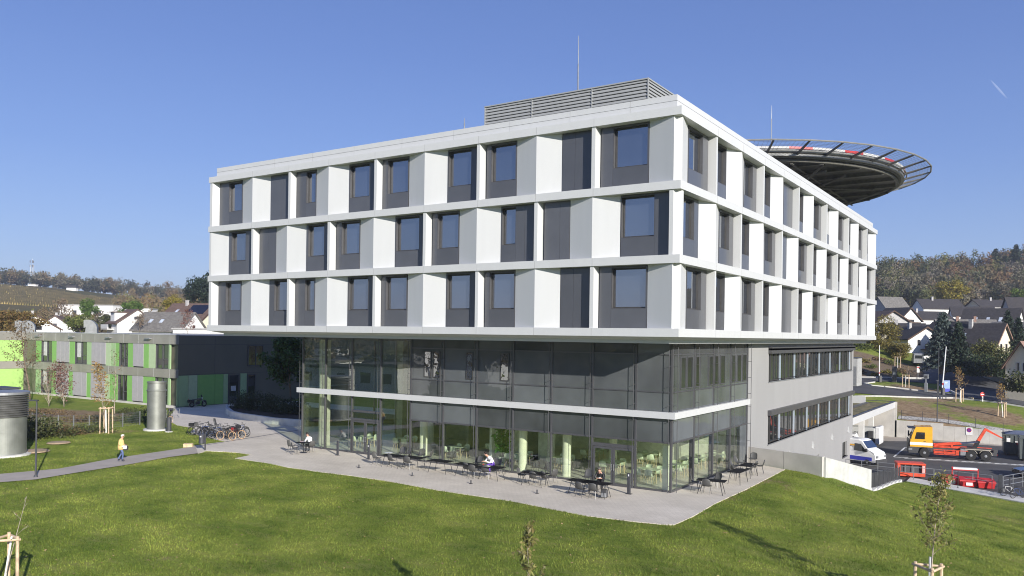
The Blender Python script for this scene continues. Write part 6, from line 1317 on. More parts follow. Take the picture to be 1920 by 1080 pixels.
lt = bpy.data.objects.new('lettering', fm); COL.objects.link(lt); lt.parent = wc
lt.location = (2.75, 1.215, 1.35); lt.rotation_euler = (math.pi / 2, 0, math.pi)
wc.location = (-1.95, 67.0, YZ); wc['_base'] = tuple(wc.location); wc.rotation_euler = (0, 0, math.pi)
# van
vn = thing('delivery_van', 'white van with a blue stripe, nose out from behind the grey wall', 'van', (1.3, 50.3, YZ), math.atan2(-.32, .95))
def vanbody(par, m):
    prof = [(-5.3, .45), (-5.35, 2.35), (-5.2, 2.55), (-1.9, 2.6), (-1.55, 2.5), (-.95, 1.75), (-.15, 1.38), (.0, 1.1), (.02, .45)]
    b = MB(); n = len(prof); vs = []
    for y, k in ((-1.0, 1), (-.86, 1.0), (.86, 1.0), (1.0, 1)):
        for x, z in prof:
            zz = z if abs(y) < .9 else (z if z < 1.5 else z - .10); yy = y if z < 1.6 else y * (.92 if abs(y) > .9 else .95); xx = x if abs(y) < .9 or x < -.3 else x - .12
            vs.append((xx, yy, zz))
    fs = []
    for r in range(3):
        for i in range(n): fs.append((r * n + i, r * n + (i + 1) % n, (r + 1) * n + (i + 1) % n, (r + 1) * n + i))
    fs += [tuple(range(n)), tuple(range(3 * n, 4 * n))]; b.add(vs, fs); b.build('van_body', m, par)
vanbody(vn, M_wpaint)
b = MB(); b.add([(-1.50, -.84, 2.40), (-1.50, .84, 2.40), (-.92, .9, 1.76), (-.92, -.9, 1.76)], [(0, 1, 2, 3)]); [setattr(b, 'v', [(x + .03, y, z + .025) for x, y, z in b.v])]; b.build('windscreen', pane_mat('van_glass', (.02, .03, .05), .35), vn)
for s in (-1, 1):
    b = MB(); b.prism([(-2.35, 1.45), (-2.3, 2.15), (-1.65, 2.15), (-1.1, 1.55), (-1.05, 1.38)], s * .985 - .012, s * .985 + .012, M_); b.build('side_window', M_pane2, vn)
    b = MB(); b.bevbox(-1.05, -.88, s * 1.12 - .1, s * 1.12 + .1, 1.4, 1.75, .02); b.build('mirror', M_black, vn)
    b = MB(); b.box(-5.3, -.45, s * 1.004 - .006, s * 1.004 + .006, .5, .9); b.build('blue_stripe', M_blue, vn)
    b = MB(); b.box(-.2, .01, s * .75 - .2, s * .75 + .2, .85, 1.1); b.build('headlight', M_alu, vn)
b = MB(); b.box(-.1, .08, -.98, .98, .35, .72); b.build('bumper', M_char, vn); b = MB(); b.box(-2.9, -2.3, -1.005, -.985, 1.9, 2.05); b.build('yellow_sign', M_yellow, vn)
for x in (-.95, -4.3): wheelset(vn, x, -1.02, .34, .22); wheelset(vn, x, .80, .34, .22)
v2 = thing('delivery_truck', 'small white lorry cab beyond the white van, mostly hidden by the grey wall', 'van', (-2.05, 57.5, YZ), .1)
b = MB(); b.prism([(-1.7, .5), (-1.7, 2.3), (-.4, 2.35), (-.05, 1.5), (.1, 1.3), (.1, .5)], -1, 1, M_); b.build('cab', M_wpaint, v2); b = MB(); b.prism([(-1.2, 1.5), (-1.15, 2.15), (-.5, 2.15), (-.25, 1.5)], -1.02, -1.0, M_); b.build('side_window', M_pane2, v2)
b = MB(); b.bevbox(-5.5, -1.75, -1.05, 1.05, .8, 2.6, .04); b.build('box_body', M_wpaint, v2)
for x in (-.7, -4.3): wheelset(v2, x, -1.0, .36, .22); wheelset(v2, x, .78, .36, .22)
def car(par, m, L=4.4):
    prof = [(0, .35), (0, .75), (.9, .92), (1.5, 1.42), (3.1, 1.45), (3.9, 1.05), (4.35, .95), (4.4, .35)]; n = len(prof); b = MB(); vs = []
    for y in (-.88, -.74, .74, .88):
        for x, z in prof: vs.append((x, y if z < 1.1 else y * .82, z if abs(y) < .8 else (z if z < .5 else z - .06)))
    fs = [(r * n + i, r * n + (i + 1) % n, (r + 1) * n + (i + 1) % n, (r + 1) * n + i) for r in range(3) for i in range(n)] + [tuple(range(n)), tuple(range(3 * n, 4 * n))]
    b.add(vs, fs); b.build('car_body', m, par)
    for s in (-1, 1): b = MB(); b.prism([(1.15, .98), (1.6, 1.34), (3.0, 1.36), (3.6, 1.02)], s * .80 - .02, s * .80 + .02, M_); b.build('side_window', M_pane2, par)
    for q in ((.02, -.02), (4.38, 4.42)): b = MB(); b.box(min(q), max(q), -.8, -.5, .62, .76); b.box(min(q), max(q), .5, .8, .62, .76); b.build('lights', M_red if q[0] > 1 else M_alu, par)
    for x in (.85, 3.55): wheelset(par, x, -.9, .32, .2); wheelset(par, x, .70, .32, .2)
p = G(1906, 895, YZ); t = thing('parked_car', 'black car cut off by the right edge behind the railing', 'car', (p.x, p.y, YZ), YAW - .1); car(t, mat('car_black', (.015, .015, .018), .25, coat=1))
# van and car up the street
p = GT(1722, 686, 100, 250); t = thing('parked_van', 'pale silver van parked up the side street below the houses', 'van', tuple(D(1718, 683, 150)), YAW + 1.2); vanbody(t, mat('van_silver', (.38, .39, .38), .35, metal=.4)); t.scale = (.85, .85, .78)
b = MB(); b.add([(-1.46, -.84, 2.42), (-1.46, .84, 2.42), (-.88, .9, 1.79), (-.88, -.9, 1.79)], [(0, 1, 2, 3)]); b.build('windscreen', M_pane2, t); b = MB(); b.box(-5.38, -5.36, -.7, .7, 1.5, 2.2); b.build('rear_window', M_pane2, t)
for x in (-.95, -4.3): wheelset(t, x, -1.02, .36, .22); wheelset(t, x, .80, .36, .22)
t = thing('parked_car', 'dark car parked left of the silver van up the street', 'car', tuple(D(1706, 676, 158)), 2.2); car(t, mat('car_dark', (.04, .04, .05), .3, coat=1))
# red boxes behind the railing
p = G(1709, 898, YZ); t = thing('red_open_container', 'orange-red open sided container with white stripes behind the railing', 'container', (p.x - 1.2, p.y + .2, YZ), YAW * .55)
b = MB(); L, W, H = 2.35, 1.4, 1.35
b.bevbox(0, L, 0, W, .12, .45, .03); b.box(.0, .25, 0, W, .45, H - .15); b.box(L - .28, L, 0, W, .45, H - .15); b.bevbox(-.05, L + .05, -.05, W + .05, H - .15, H, .04); b.build('container_frame', M_orange, t)
b = MB(); b.box(.25, L - .28, .25, W - .02, .45, H - .15); b.build('dark_inside', M_reveal, t); b = MB()
for q in range(3): b.box(L - .24 + q * .07, L - .21 + q * .07, -.008, 0, .5, H - .2)
b.build('white_stripes', M_wpaint, t); b = MB(); [b.tube([(x, .08, .45), (x, .08, H - .15)], .03, 5) for x in (.7, 1.3)]; b.build('inner_bars', M_alu, t)
def redbin(u, v, lab, w_=1.35, label=1):
    p = G(u, v, YZ); t = thing('red_grit_bin', lab, 'bin', (p.x, p.y, YZ), YAW * .5, 'red lidded bins behind the railing'); t.scale = (1, 1, .84); b = MB()
    vs = [(.08, .08, .05), (w_ - .08, .08, .05), (w_ - .08, .82, .05), (.08, .82, .05), (0, 0, .62), (w_, 0, .62), (w_, .9, .62), (0, .9, .62)]; b.add(vs, [(0, 3, 2, 1), (0, 1, 5, 4), (1, 2, 6, 5), (2, 3, 7, 6), (3, 0, 4, 7), (4, 5, 6, 7)]); b.build('bin_body', M_red, t)
    b = MB(); b.add([(-.04, -.05, .62), (w_ + .04, -.05, .62), (w_ + .04, .94, .62), (-.04, .94, .62), (-.02, -.03, .72), (w_ + .02, -.03, .72), (w_ - .05, .75, 1.0), (.05, .75, 1.0), (.03, .92, .98), (w_ - .03, .92, .98)], [(0, 1, 5, 4), (4, 5, 6, 7), (7, 6, 9, 8), (8, 9, 2, 3), (0, 4, 7, 8, 3), (1, 2, 9, 6, 5), (0, 3, 2, 1)]); b.build('bin_lid', M_red, t)
    if label: b = MB(); b.box(w_ * .35, w_ * .72, -.012, .04, .2, .5); b.build('white_label', M_wpaint, t)
redbin(1768, 909, 'left one of the three red lidded bins behind the railing'); redbin(1800, 913, 'middle one of the three red lidded bins behind the railing'); redbin(1834, 916, 'right one of the three red lidded bins, without a white label', label=0)
p = G(1790, 902, YZ); t = thing('red_barrier', 'white topped red barrier box behind the red bins', 'barrier', (p.x - .3, p.y + .6, YZ), YAW * .5); b = MB(); b.box(0, 2.2, 0, .08, .9, 1.05); b.box(0, .12, 0, .08, 0, 1.2); b.box(2.1, 2.2, 0, .08, 0, 1.1); b.build('barrier_frame', M_red, t); b = MB(); b.bevbox(.1, 2.1, -.02, .5, .98, 1.14, .02); b.build('barrier_top', M_wpaint, t)
# railing along the yard
rl = thing('yard_railing', 'galvanised tube railing along the yard pavement', 'railing', (9, 41, YZ))
ln = [G(u, v, YZ + .12) for u, v in [(1683, 896), (1713, 899), (1751, 902.5), (1787, 907), (1824, 911.5), (1860, 916)]]
for p in ln: b = MB(); b.box(p.x - .03, p.x + .03, p.y - .03, p.y + .03, YZ + .1, YZ + 1.22); b.build('post', M_alu, rl, local=False)
b = MB()
for z in (1.22, .72): b.tube([(p.x, p.y, YZ + z) for p in ln], .028, 6)
b.build('rail', M_alu, rl, local=False)
for (u0, v0, u1, v1, lab) in [(1881, 917, 1935, 907, 'galvanised railing right of the thick dark post'), (1600, 868, 1662, 873, 'galvanised railing before the white van')]:
    a, c = G(u0, v0, YZ + .12), G(u1, v1, YZ + .12)
    if u0 == 1600: a, c = Vector((-.9, 44.5, 0)), Vector((3.4, 44.3, 0))
    t = thing('railing', lab, 'railing', (a.x, a.y, YZ))
    for q in range(4): p = a.lerp(c, q / 3); b = MB(); b.box(p.x - .03, p.x + .03, p.y - .03, p.y + .03, YZ, YZ + 1.22); b.build('post', M_alu, t, local=False)
    b = MB(); [b.tube([(a.x, a.y, YZ + z), (c.x, c.y, YZ + z)], .028, 6) for z in (1.22, .85, .45)]; b.build('rail', M_alu, t, local=False)
p = G(1875.5, 924, YZ + .12); t = thing('gate_post', 'thick dark square post between the railings', 'post', (p.x, p.y, YZ)); b = MB(); b.bevbox(-.13, .13, -.13, .13, 0, 1.65, .02); b.build('post_body', M_post, t); b = MB(); b.box(-.2, .2, -.2, .2, .1, .14); b.build('base_plate', M_reveal, t)
p = G(1893, 922, YZ + .12); t = thing('gate_post', 'slimmer dark post behind the bicycle at the right edge', 'post', (p.x, p.y, YZ)); b = MB(); b.bevbox(-.06, .06, -.06, .06, 0, 1.35, .01); b.build('post_body', M_post, t); b = MB(); b.box(-.1, .1, -.1, .1, .1, .14); b.build('base_plate', M_reveal, t)
p = G(1796, 915, YZ + .12); t = thing('signal_post', 'thin black post in front of the railing', 'post', (p.x, p.y, YZ + .12)); b = MB(); b.tube([(0, 0, 0), (0, 0, 1.5)], .03, 6); b.build('post_body', M_black, t); b = MB(); b.lathe([(.08, 0), (.08, .03), (0, .04)], (0, 0, 0), 10); b.build('post_foot', M_black, t)
p = G(1638, 862, YZ); 
t = thing('loose_stones', 'heap of loose stones beside the thick dark post', 'stones', tuple(G(1857, 927, YZ))); r_ = random.Random(4)
b = MB()
for q in range(40): x, y = r_.uniform(-1.1, 1.1), r_.uniform(-.35, .35); s = r_.uniform(.04, .12); b.bevbox(x - s, x + s, y - s * .8, y + s * .8, -.02, s, s * .3, Matrix.Rotation(r_.uniform(0, 3), 4, 'Z'))
b.build('stones', M_gravel, t); b = MB(); b.bevbox(-.5, -.2, -.1, .15, 0, .14, .03); b.build('big_stone', M_kerb, t)
# lamps, barriers, signs beyond the yard
pz = (3.2, 79.6); lamp((3.15, 79.9, H1(3.15, 79.9)), 5.3, 'tall dark lamp post standing behind the yard wall', arm=.5, r=.07, grp=None)
def rise(u, vb, vt, dist): return D(u, vt, dist).z - D(u, vb, dist).z
p = GT(1759, 745, 90, 200); lamp((p.x, p.y, p.z), 7.0, 'very tall thin lamp post at the access road', arm=.4, r=.07, grp=None)
p = GT(1648, 718, 90, 220)
def barrier(u, v, h, lab, d0):
    p = GT(u, v, 90, 220); t = thing('road_barrier', lab, 'barrier', (p.x, p.y, p.z), YAW, 'raised barrier arms at the access road'); b = MB(); b.bevbox(-.2, .2, -.25, .25, 0, 1.1, .03); b.build('barrier_housing', M_char, t)
    b = MB(); b.tube([(-.12, 0, .9), (-.12 + d0, 0, h)], .09, 6, .06); b.mi = 1
    for q in (.10,): b.tube([(-.12 + d0 * q, -.001, .9 + (h - .9) * q), (-.12 + d0 * (q + .04), -.001, .9 + (h - .9) * (q + .04))], .1, 6)
    b.build('barrier_arm', [M_wpaint, M_red], t)
barrier(1650, 717, 6.0, 'raised white barrier arm left of the grass island', -.05); barrier(1768, 741, 7.2, 'raised white barrier arm beside the blue sign', .5)
p = GT(1677, 717, 90, 220); t = thing('ticket_column', 'grey ticket column on the near edge of the grass island', 'column', tuple(p)); b = MB(); b.bevbox(-.35, .35, -.2, .2, 0, 2.6, .03); b.build('column_body', M_post, t); b = MB(); b.box(-.2, .2, -.22, -.201, 1.2, 1.6); b.build('ticket_panel', M_alu, t)
p = GT(1736, 735, 90, 220); t = thing('ticket_column', 'tall grey terminal column at the tip of the grass island', 'column', tuple(p)); b = MB(); b.bevbox(-.22, .22, -.2, .2, 0, 1.4, .03); b.box(-.1, .1, -.1, .1, 1.4, 2.0); b.bevbox(-.33, .33, -.2, .2, 2.0, 2.7, .03); b.build('column_body', M_alu, t); b = MB(); b.box(-.2, .2, -.22, -.201, 2.1, 2.5); b.build('display', M_reveal, t)
p = GT(1775, 735, 90, 220); t = thing('information_sign', 'light and dark blue information sign at the street corner', 'sign', tuple(p), YAW); b = MB(); b.box(-.45, .45, -.05, .05, .5, 1.75); b.build('upper_board', mat('pale_blue_board', (.22, .32, .62), .5), t); b = MB(); b.box(-.45, .45, -.051, .051, 0, .5); b.build('lower_board', M_blue, t)
b = MB(); b.box(-.33, .1, -.058, -.052, 1.45, 1.5); b.box(-.33, -.05, -.058, -.052, 1.32, 1.36); b.build('sign_lines', M_wpaint, t)
p = GT(1721, 712, 100, 260); t = thing('information_sign', 'narrow white sign with a red top beside the bark bank', 'sign', tuple(p), YAW); b = MB(); b.tube([(0, 0, 0), (0, 0, 1.5)], .05, 6); b.build('sign_post', M_alu, t); b = MB(); b.box(-.22, .22, -.07, -.04, 1.2, 2.2); b.build('sign_board', M_wpaint, t); b = MB(); b.box(-.2, .2, -.08, -.071, 1.95, 2.15); b.build('sign_header', M_red, t)
p = GT(1842, 753, 90, 200); t = thing('traffic_sign', 'small red and white no entry sign on a white post by the street', 'sign', tuple(p), YAW); b = MB(); b.tube([(0, 0, 0), (0, 0, .75)], .09, 8); b.build('sign_post', M_wpaint, t); b = MB(); b.lathe([(.34, -.03), (.34, .03), (0, .03)], (0, 0, 1.0), 20, 'y'); b.build('sign_disc', M_red, t); b = MB(); b.box(-.24, .24, -.045, -.032, .95, 1.05); b.build('white_bar', M_wpaint, t)
p = GT(1820, 749, 90, 200); t = thing('stone_block', 'pale stone block on the kerb by the young street tree', 'stone', tuple(p), .2); b = MB(); b.bevbox(-.38, .38, -.2, .2, 0, .33, .05); b.build('stone', mat('sandstone', (.58, .45, .27), .9), t)
for u, v, lab in [(1876, 709, 'round no stopping sign on a post before the dark hedge'), (1765, 672, 'blue street sign on a post by the silver van')]:
    p = GT(u, v, 110, 300); t = thing('traffic_sign', lab, 'sign', tuple(p), YAW); b = MB(); b.tube([(0, 0, 0), (0, 0, 2.5)], .04, 6); b.build('sign_post', M_alu, t)
    b = MB(); b.lathe([(.35, -.04), (.35, .0), (0, .0)], (0, 0, 2.3), 18, 'y') if u > 1800 else b.box(-.35, .35, -.04, 0, 2.0, 2.6); b.build('sign_face', M_blue, t)
    if u > 1800: b = MB(); b.ring((0, -.05, 2.3), .3, .04, 'y', 18, 4); b.build('sign_ring', M_red, t)
for line, lab in [([(1812, 697), (1850, 709), (1886, 721), (1940, 740)], 'low pale garden wall along the far side of the street'), ([(1722, 677), (1760, 675), (1800, 680)], 'low garden wall below the dark conifers')]:
    o = kerb('garden_wall', [tuple(GT(u, v, 60, 400))[:2] for u, v in line], .25, .85, M_concrete2); del o['kind']; tag(o, lab, 'garden wall')
# fence of the embankment behind the yard wall
t = thing('wire_fence', 'thin dark wire fence along the gravel strip above the yard wall', 'fence', (5, 80, 0)); pts_ = [(-1.0, 79.5), (1.5, 79.6), (4.5, 79.6), (7.5, 79.5), (10.5, 79.3), (13.5, 79.2), (17, 79.1)]
for x, y in pts_: b = MB(); z = H1(x, y); b.box(x - .025, x + .025, y - .025, y + .025, z - .2, z + 1.25); b.build('post', M_post, t, local=False)
b = MB()
for q in (.15, .5, .85, 1.2): b.tube([(x, y, H1(x, y) + q) for x, y in pts_], .008, 4, cap=False)
b.build('wires', M_post, t, local=False)
# ---------------------------------------------------------------- trees
def branches(rnd, H, spread, n1=14, base=.25, up=.9, lean=0, sub=3, r0=.06, curve=.25, gen3=0):
    """returns tube specs and twig points"""
    tubes = []; tips = []; ax = [Vector((0, 0, 0))]; d = Vector((lean, 0, 1))
    for i in range(6): d = (d + Vector((rnd.normal() * .05, rnd.normal() * .05, 0))).normalized(); ax.append(ax[-1] + d * H / 6)
    tubes.append((ax, r0, r0 * .2))
    for i in range(n1):
        t = base + (1 - base) * (i + rnd.uniform(0, .8)) / n1; t = min(t, .98); k = t * 6; a = ax[int(k)].lerp(ax[min(int(k) + 1, 6)], k - int(k))
        az = i * 2.4 + rnd.uniform(-.4, .4); L = spread * (1.15 - .8 * (t - base) / (1 - base)) * rnd.uniform(.7, 1.15)
        dd = Vector((math.cos(az), math.sin(az), up * rnd.uniform(.6, 1.3))).normalized(); p = [a]
        for q in range(4): dd = (dd + Vector((rnd.normal() * curve * .5, rnd.normal() * curve * .5, rnd.normal() * curve * .3))).normalized(); p.append(p[-1] + dd * L / 4)
        rr = r0 * (1 - t * .8) * .45; tubes.append((p, rr, rr * .25)); tips += p[2:]
        for s in range(sub):
            j = rnd.integers(1, 4); az2 = az + rnd.uniform(-1.3, 1.3); d2 = Vector((math.cos(az2), math.sin(az2), up * rnd.uniform(.2, 1.4))).normalized(); L2 = L * rnd.uniform(.25, .5); q0 = p[j]; q1 = q0 + d2 * L2 * .5; q2 = q1 + (d2 + Vector((rnd.normal() * .3, rnd.normal() * .3, .1))).normalized() * L2 * .5
            tubes.append(([q0, q1, q2], rr * .5, rr * .15)); tips += [q1, q2]
            for g in range(gen3): e = q1.lerp(q2, rnd.uniform(0, 1)); tubes.append(([e, e + Vector((rnd.normal(), rnd.normal(), abs(rnd.normal()))) * L2 * .28], rr * .25, rr * .1))
    return tubes, tips
def tree(name, label, cat, loc, seed, H, spread, leafm, nleaf, lsize, group=None, bark=None, staked=False, white=0, crown='crown', **kw):
    rnd = np.random.default_rng(seed); t = thing(name, label, cat, tuple(loc), rnd.uniform(0, 6) if not staked else 0, group); sc = kw.pop('scatter', .12); el = kw.pop('elong', 1.6); dr = kw.pop('droop', .0)
    tubes, tips = branches(rnd, H, spread, **kw); b = MB()
    tk = tubes[0]; b.tube(tk[0], tk[1], 8, tk[2]); b.build('trunk', bark or M_bark, t, smooth=True); b = MB()
    for p, r, r2 in tubes[1:]: b.tube(p, max(r, .006), 4 if r < .03 else 5, max(r2, .004), cap=False)
    b.build('limbs', bark or M_bark, t)
    if nleaf:
        T = np.array([tuple(v) for v in tips]); pick = rnd.integers(0, len(T), nleaf); P = T[pick] + rnd.normal(size=(nleaf, 3)) * sc * spread
        leaf_obj(crown, leaves(P, lsize, rnd, el, droop=dr), leafm, t)
    if white: b = MB(); b.tube([(0, 0, 0), (tk[0][1] - tk[0][0]).normalized() * white], tk[1] + .012, 8, tk[1] + .008); b.build('white_trunk_wrap', M_wht_stake, t)
    return t
def stakes(p, h, label, r=.5, sz=.05, group='wooden tree stakes', rz=0, n=3):
    t = thing('tree_stakes', label, 'tree stakes', tuple(p), rz, group); P_ = [(r * math.cos(a), r * math.sin(a)) for a in [2 * math.pi * q / n + .5 for q in range(n)]]
    for x, y in P_: b = MB(); b.tube([(x, y, -.1), (x * .96, y * .96, h)], sz, 8); b.build('stake', M_wood, t)
    for i in range(n): a, c = P_[i], P_[(i + 1) % n]; b = MB(); b.tube([(a[0] * 1.15, a[1] * 1.15, h - .1), (c[0] * 1.15, c[1] * 1.15, h - .1)], sz * .8, 6); b.build('crossbar', M_wood, t)
    return t
M_lg = mat('leaf_green', (.085, .13, .025), .6, island=.5, trans=.3, col2=(.16, .17, .04)); M_lo = mat('leaf_orange', (.28, .16, .05), .6, island=.4, trans=.3, col2=(.38, .25, .08)); M_ly = mat('leaf_yellow_green', (.20, .18, .025), .6, island=.4, trans=.3, col2=(.30, .24, .03))
M_lyg = mat('leaf_sapling', (.17, .19, .05), .6, island=.45, trans=.35, col2=(.30, .25, .09)); M_ldk = mat('leaf_dark', (.03, .05, .014), .55, island=.4, trans=.2); M_lred = mat('leaf_red_brown', (.16, .06, .05), .6, island=.4, trans=.25, col2=(.22, .12, .09)); M_lbr = mat('leaf_brown', (.15, .10, .045), .7, island=.5, trans=.2); M_hedge = mat('hedge_leaf', (.035, .055, .015), .6, island=.5, trans=.2, col2=(.08, .08, .02))
M_twig = mat('twig_brown', (.13, .095, .06), .9, island=.45, col2=(.20, .15, .10)); M_con = mat('conifer_green', (.018, .035, .018), .7, island=.4, trans=.1); M_bluecon = mat('blue_spruce', (.07, .095, .085), .7, island=.4, trans=.1)
# young trees on the lawn
p = D(1742, 1130, 27.5); gz = H1(p.x, p.y); zt = D(1742, 893, 27.5).z
tree('young_tree', 'young green tree tied between stakes at the lower right', 'tree', (p.x, p.y, gz), 11, zt - gz, .95, M_lyg, 1000, .068, bark=M_bark_pale, base=.42, n1=20, up=1.5, r0=.035, sub=3, scatter=.10, elong=2.2, droop=.4, staked=True, white=2.0)
stakes((p.x, p.y, gz), D(1742, 1058, 27.5).z - gz, 'three stakes with crossbars round the young tree at the lower right', .48, .055, rz=.3)
p = D(1003, 1130, 20.5); gz = H1(p.x, p.y); tree('young_tree', 'tip of a young green tree rising from the bottom edge of the picture', 'tree', (p.x, p.y, gz), 12, D(985, 990, 20.5).z - gz, .55, M_lyg, 420, .075, bark=M_bark_pale, base=.35, n1=14, up=1.7, r0=.022, scatter=.10, elong=2.4, droop=.4, lean=-.03)
p = D(3, 1120, 25.4); gz = H1(p.x, p.y); tree('young_tree', 'bare young tree with a white trunk cut by the left edge', 'tree', (p.x, p.y, gz), 13, 3.2, .5, M_lred, 8, .05, bark=M_bark_pale, base=.5, n1=5, sub=1, up=.7, r0=.022, white=1.9)
stakes((p.x - .02, p.y + .1, gz), 1.95, 'peeled stakes round the bare young tree at the lower left corner', .45, .05, rz=-.1)
# young trees outside the frame whose shadows fall on the lawn
for i, (x, y, h) in enumerate([(18.2, -12.6, 6.6), (20.3, -14.3, 7.2), (24.6, .8, 5.0), (25.5, 15.8, 8.6), (27.8, 9.5, 7.5)]):
    z = H1(x, y); tree('young_tree', 'young lawn tree standing outside the picture, seen only by its shadow', 'tree', (x, y, z), 30 + i, h, 1.0, M_lg, 240, .09, group='young lawn trees outside the picture', bark=M_bark_pale, base=.4, n1=16, up=1.3, r0=.04, white=1.9)
# left bank
p = G(199, 812, 0); tree('young_tree', 'slim orange leaved young tree behind white-trunk stakes left of the cylinder', 'tree', (p.x, p.y, 0), 14, 5.6, 1.15, M_lo, 800, .10, bark=M_bark_pale, base=.33, n1=16, up=1.8, r0=.045, white=2.1, staked=True, scatter=.12); stakes((p.x, p.y, 0), 2.15, 'peeled stakes round the orange young tree', .5, .05, rz=.9, n=4)
p = G(215, 782, 0); tree('bare_tree', 'slim almost bare tree just right of the orange young tree', 'tree', (p.x, p.y, 0), 15, 6.3, 1.2, M_lbr, 150, .10, bark=M_bark_pale, base=.2, n1=16, up=2.2, r0=.06, gen3=2)
p = G(56, 752, 0); tree('bare_tree', 'taller bare tree with brown leaves before the bright green wing', 'tree', (p.x, p.y, 0), 16, 9.2, 2.8, M_lbr, 900, .13, bark=M_bark, base=.35, n1=18, up=.75, r0=.12, gen3=3, sub=5)
p = G(92, 762, 0); tree('shrub', 'bare twiggy vase-shaped shrub on the brown bed', 'shrub', (p.x, p.y, 0), 17, 3.6, 2.4, M_lbr, 300, .10, bark=M_bark_pale, base=.02, n1=20, up=1.7, r0=.06, gen3=2, sub=4)
p = G(120, 763, 0); tree('shrub', 'red-brown leaved shrub beside the bare shrub', 'shrub', (p.x, p.y, 0), 18, 4.0, 2.2, M_lred, 1500, .12, bark=M_bark_pale, base=.05, n1=20, up=1.8, r0=.06, sub=4)
def bush(name, label, cat, u, v, rx, rz_, leafm, n, ls, z=0, seed=1, lift=.0, pos=None, grp=None, ry=None, stem=M_bark):
    p = Vector(pos) if pos else G(u, v, z); rnd = np.random.default_rng(seed); t = thing(name, label, cat, (p.x, p.y, p.z), rnd.uniform(0, 6) if ry is None else 0, grp); K = 22
    c = rnd.normal(size=(K, 3)); c /= np.linalg.norm(c, axis=1)[:, None]; c *= rnd.uniform(.35, .95, K)[:, None]; c[:, 2] = np.abs(c[:, 2]) if not lift else c[:, 2]
    pk = rnd.integers(0, K, n); q = rnd.normal(size=(n, 3)); q /= np.linalg.norm(q, axis=1)[:, None]; q = c[pk] + q * rnd.uniform(.20, .40, n)[:, None]
    P = q * [rx, ry or rx, rz_] + [0, 0, lift]; P = P[P[:, 2] > .02]; leaf_obj('crown', leaves(P, ls, rnd, 1.5), leafm, t)
    b = MB()
    if lift: b.tube([(0, 0, -.2), (.05, 0, lift * .5), (0, 0, lift)], rx * .06, 8, rx * .035)
    for k in range(10): b.tube([(0, 0, lift * .6), tuple(c[k] * [rx, ry or rx, rz_] * .5 + [0, 0, lift * .8]), tuple(c[k] * [rx, ry or rx, rz_] * .95 + [0, 0, lift])], max(.012, rx * .02), 4, .006, cap=False)
    b.build('trunk' if lift else 'stems', stem, t); return t
bush('shrub', 'dark green bush between the louvred cylinder and the mesh fence', 'shrub', 62, 822, 2.6, 1.8, M_hedge, 3200, .13, seed=3)
bush('shrub', 'low brown bush at the middle of the mesh fence', 'shrub', 120, 815, 2.2, .8, M_lbr, 1500, .10, seed=4); bush('shrub', 'low brown and green bush before the young orange tree', 'shrub', 165, 812, 2.0, .7, M_hedge, 1200, .10, seed=5); bush('shrub', 'dark bush against the foot of the plain cylinder', 'shrub', 262, 792, 1.4, 1.2, M_ldk, 1200, .11, seed=6)
for i, (u, v, w_, h) in enumerate([(150, 790, 2.6, .7), (205, 790, 2.4, .6), (88, 778, 2.6, .6), (250, 776, 2.2, .6)]): bush('shrub', ['flat ground-cover bush left of centre on the brown bed', 'flat ground-cover bush below the slim bare tree', 'flat ground-cover bush under the vase-shaped shrub', 'flat ground-cover bush near the plain cylinder'][i], 'shrub', u, v, w_, h, M_hedge if i % 2 else M_lbr, 1100, .10, seed=20 + i)
# planter hedge and tree under the overhang
for i, (u, v, rx, h) in enumerate([(446, 778, 1.6, 1.7), (468, 780, 1.8, 1.8), (492, 783, 1.8, 1.9), (517, 787, 1.8, 1.7), (542, 790, 1.8, 1.6)]):
    q = G(u, v, 0) + FW * 2.0; bush('hedge_shrub', 'dark hedge shrub in the planter, number %s from its left end' % ['one', 'two', 'three', 'four', 'five'][i], 'shrub', 0, 0, rx, h, M_ldk, 2400, .11, seed=40 + i, pos=(q.x, q.y, .4), grp='dark hedge in the planter')
q = G(527, 786, 0) + FW * 3.5; tree('tree', 'broad dark green tree in the planter beside the glass front', 'tree', (q.x, q.y, .4), 19, 7.0, 3.0, mat('leaf_deep_green', (.045, .10, .022), .55, island=.35, trans=.3), 4200, .26, bark=M_bark, base=.3, n1=18, up=.9, r0=.11, sub=5, scatter=.09, elong=1.7, droop=.3)  # deep green crown, tone varies leaf by leaf
# street trees on the right
for u, v, vt, lab, sd_ in [(1800, 754, 692, 'young autumn tree with stakes left of the no entry sign', 21), (1880, 782, 722, 'young autumn tree with stakes nearest the right edge', 22)]:
    p = GT(u, v, 80, 200); d_ = (p - CAM).dot(FW); h = D(u, vt, d_).z - p.z; tree('young_tree', lab, 'tree', tuple(p), sd_, h, 1.15, M_lo, 420, .11, bark=M_bark_pale, base=.38, n1=16, up=1.6, r0=.05, white=2.0, staked=True); stakes(p, 1.9, 'stakes round the ' + lab.replace(' with stakes', ''), .55, .07, n=3, rz=.4)
for u, v, lab in [(1698, 726, 'stakes of a thin sapling on the grass island'), (1683, 690, 'stakes of a thin sapling on the bark bank')]:
    p = GT(u, v, 90, 250); stakes(p, 2.0, lab, .5, .07, n=2); tree('sapling', 'thin leafless sapling, ' + lab.replace('stakes of a thin sapling ', ''), 'tree', tuple(p), 23, 3.4, .5, M_lo, 20, .1, bark=M_bark_pale, base=.5, n1=6, r0=.03, white=1.9)
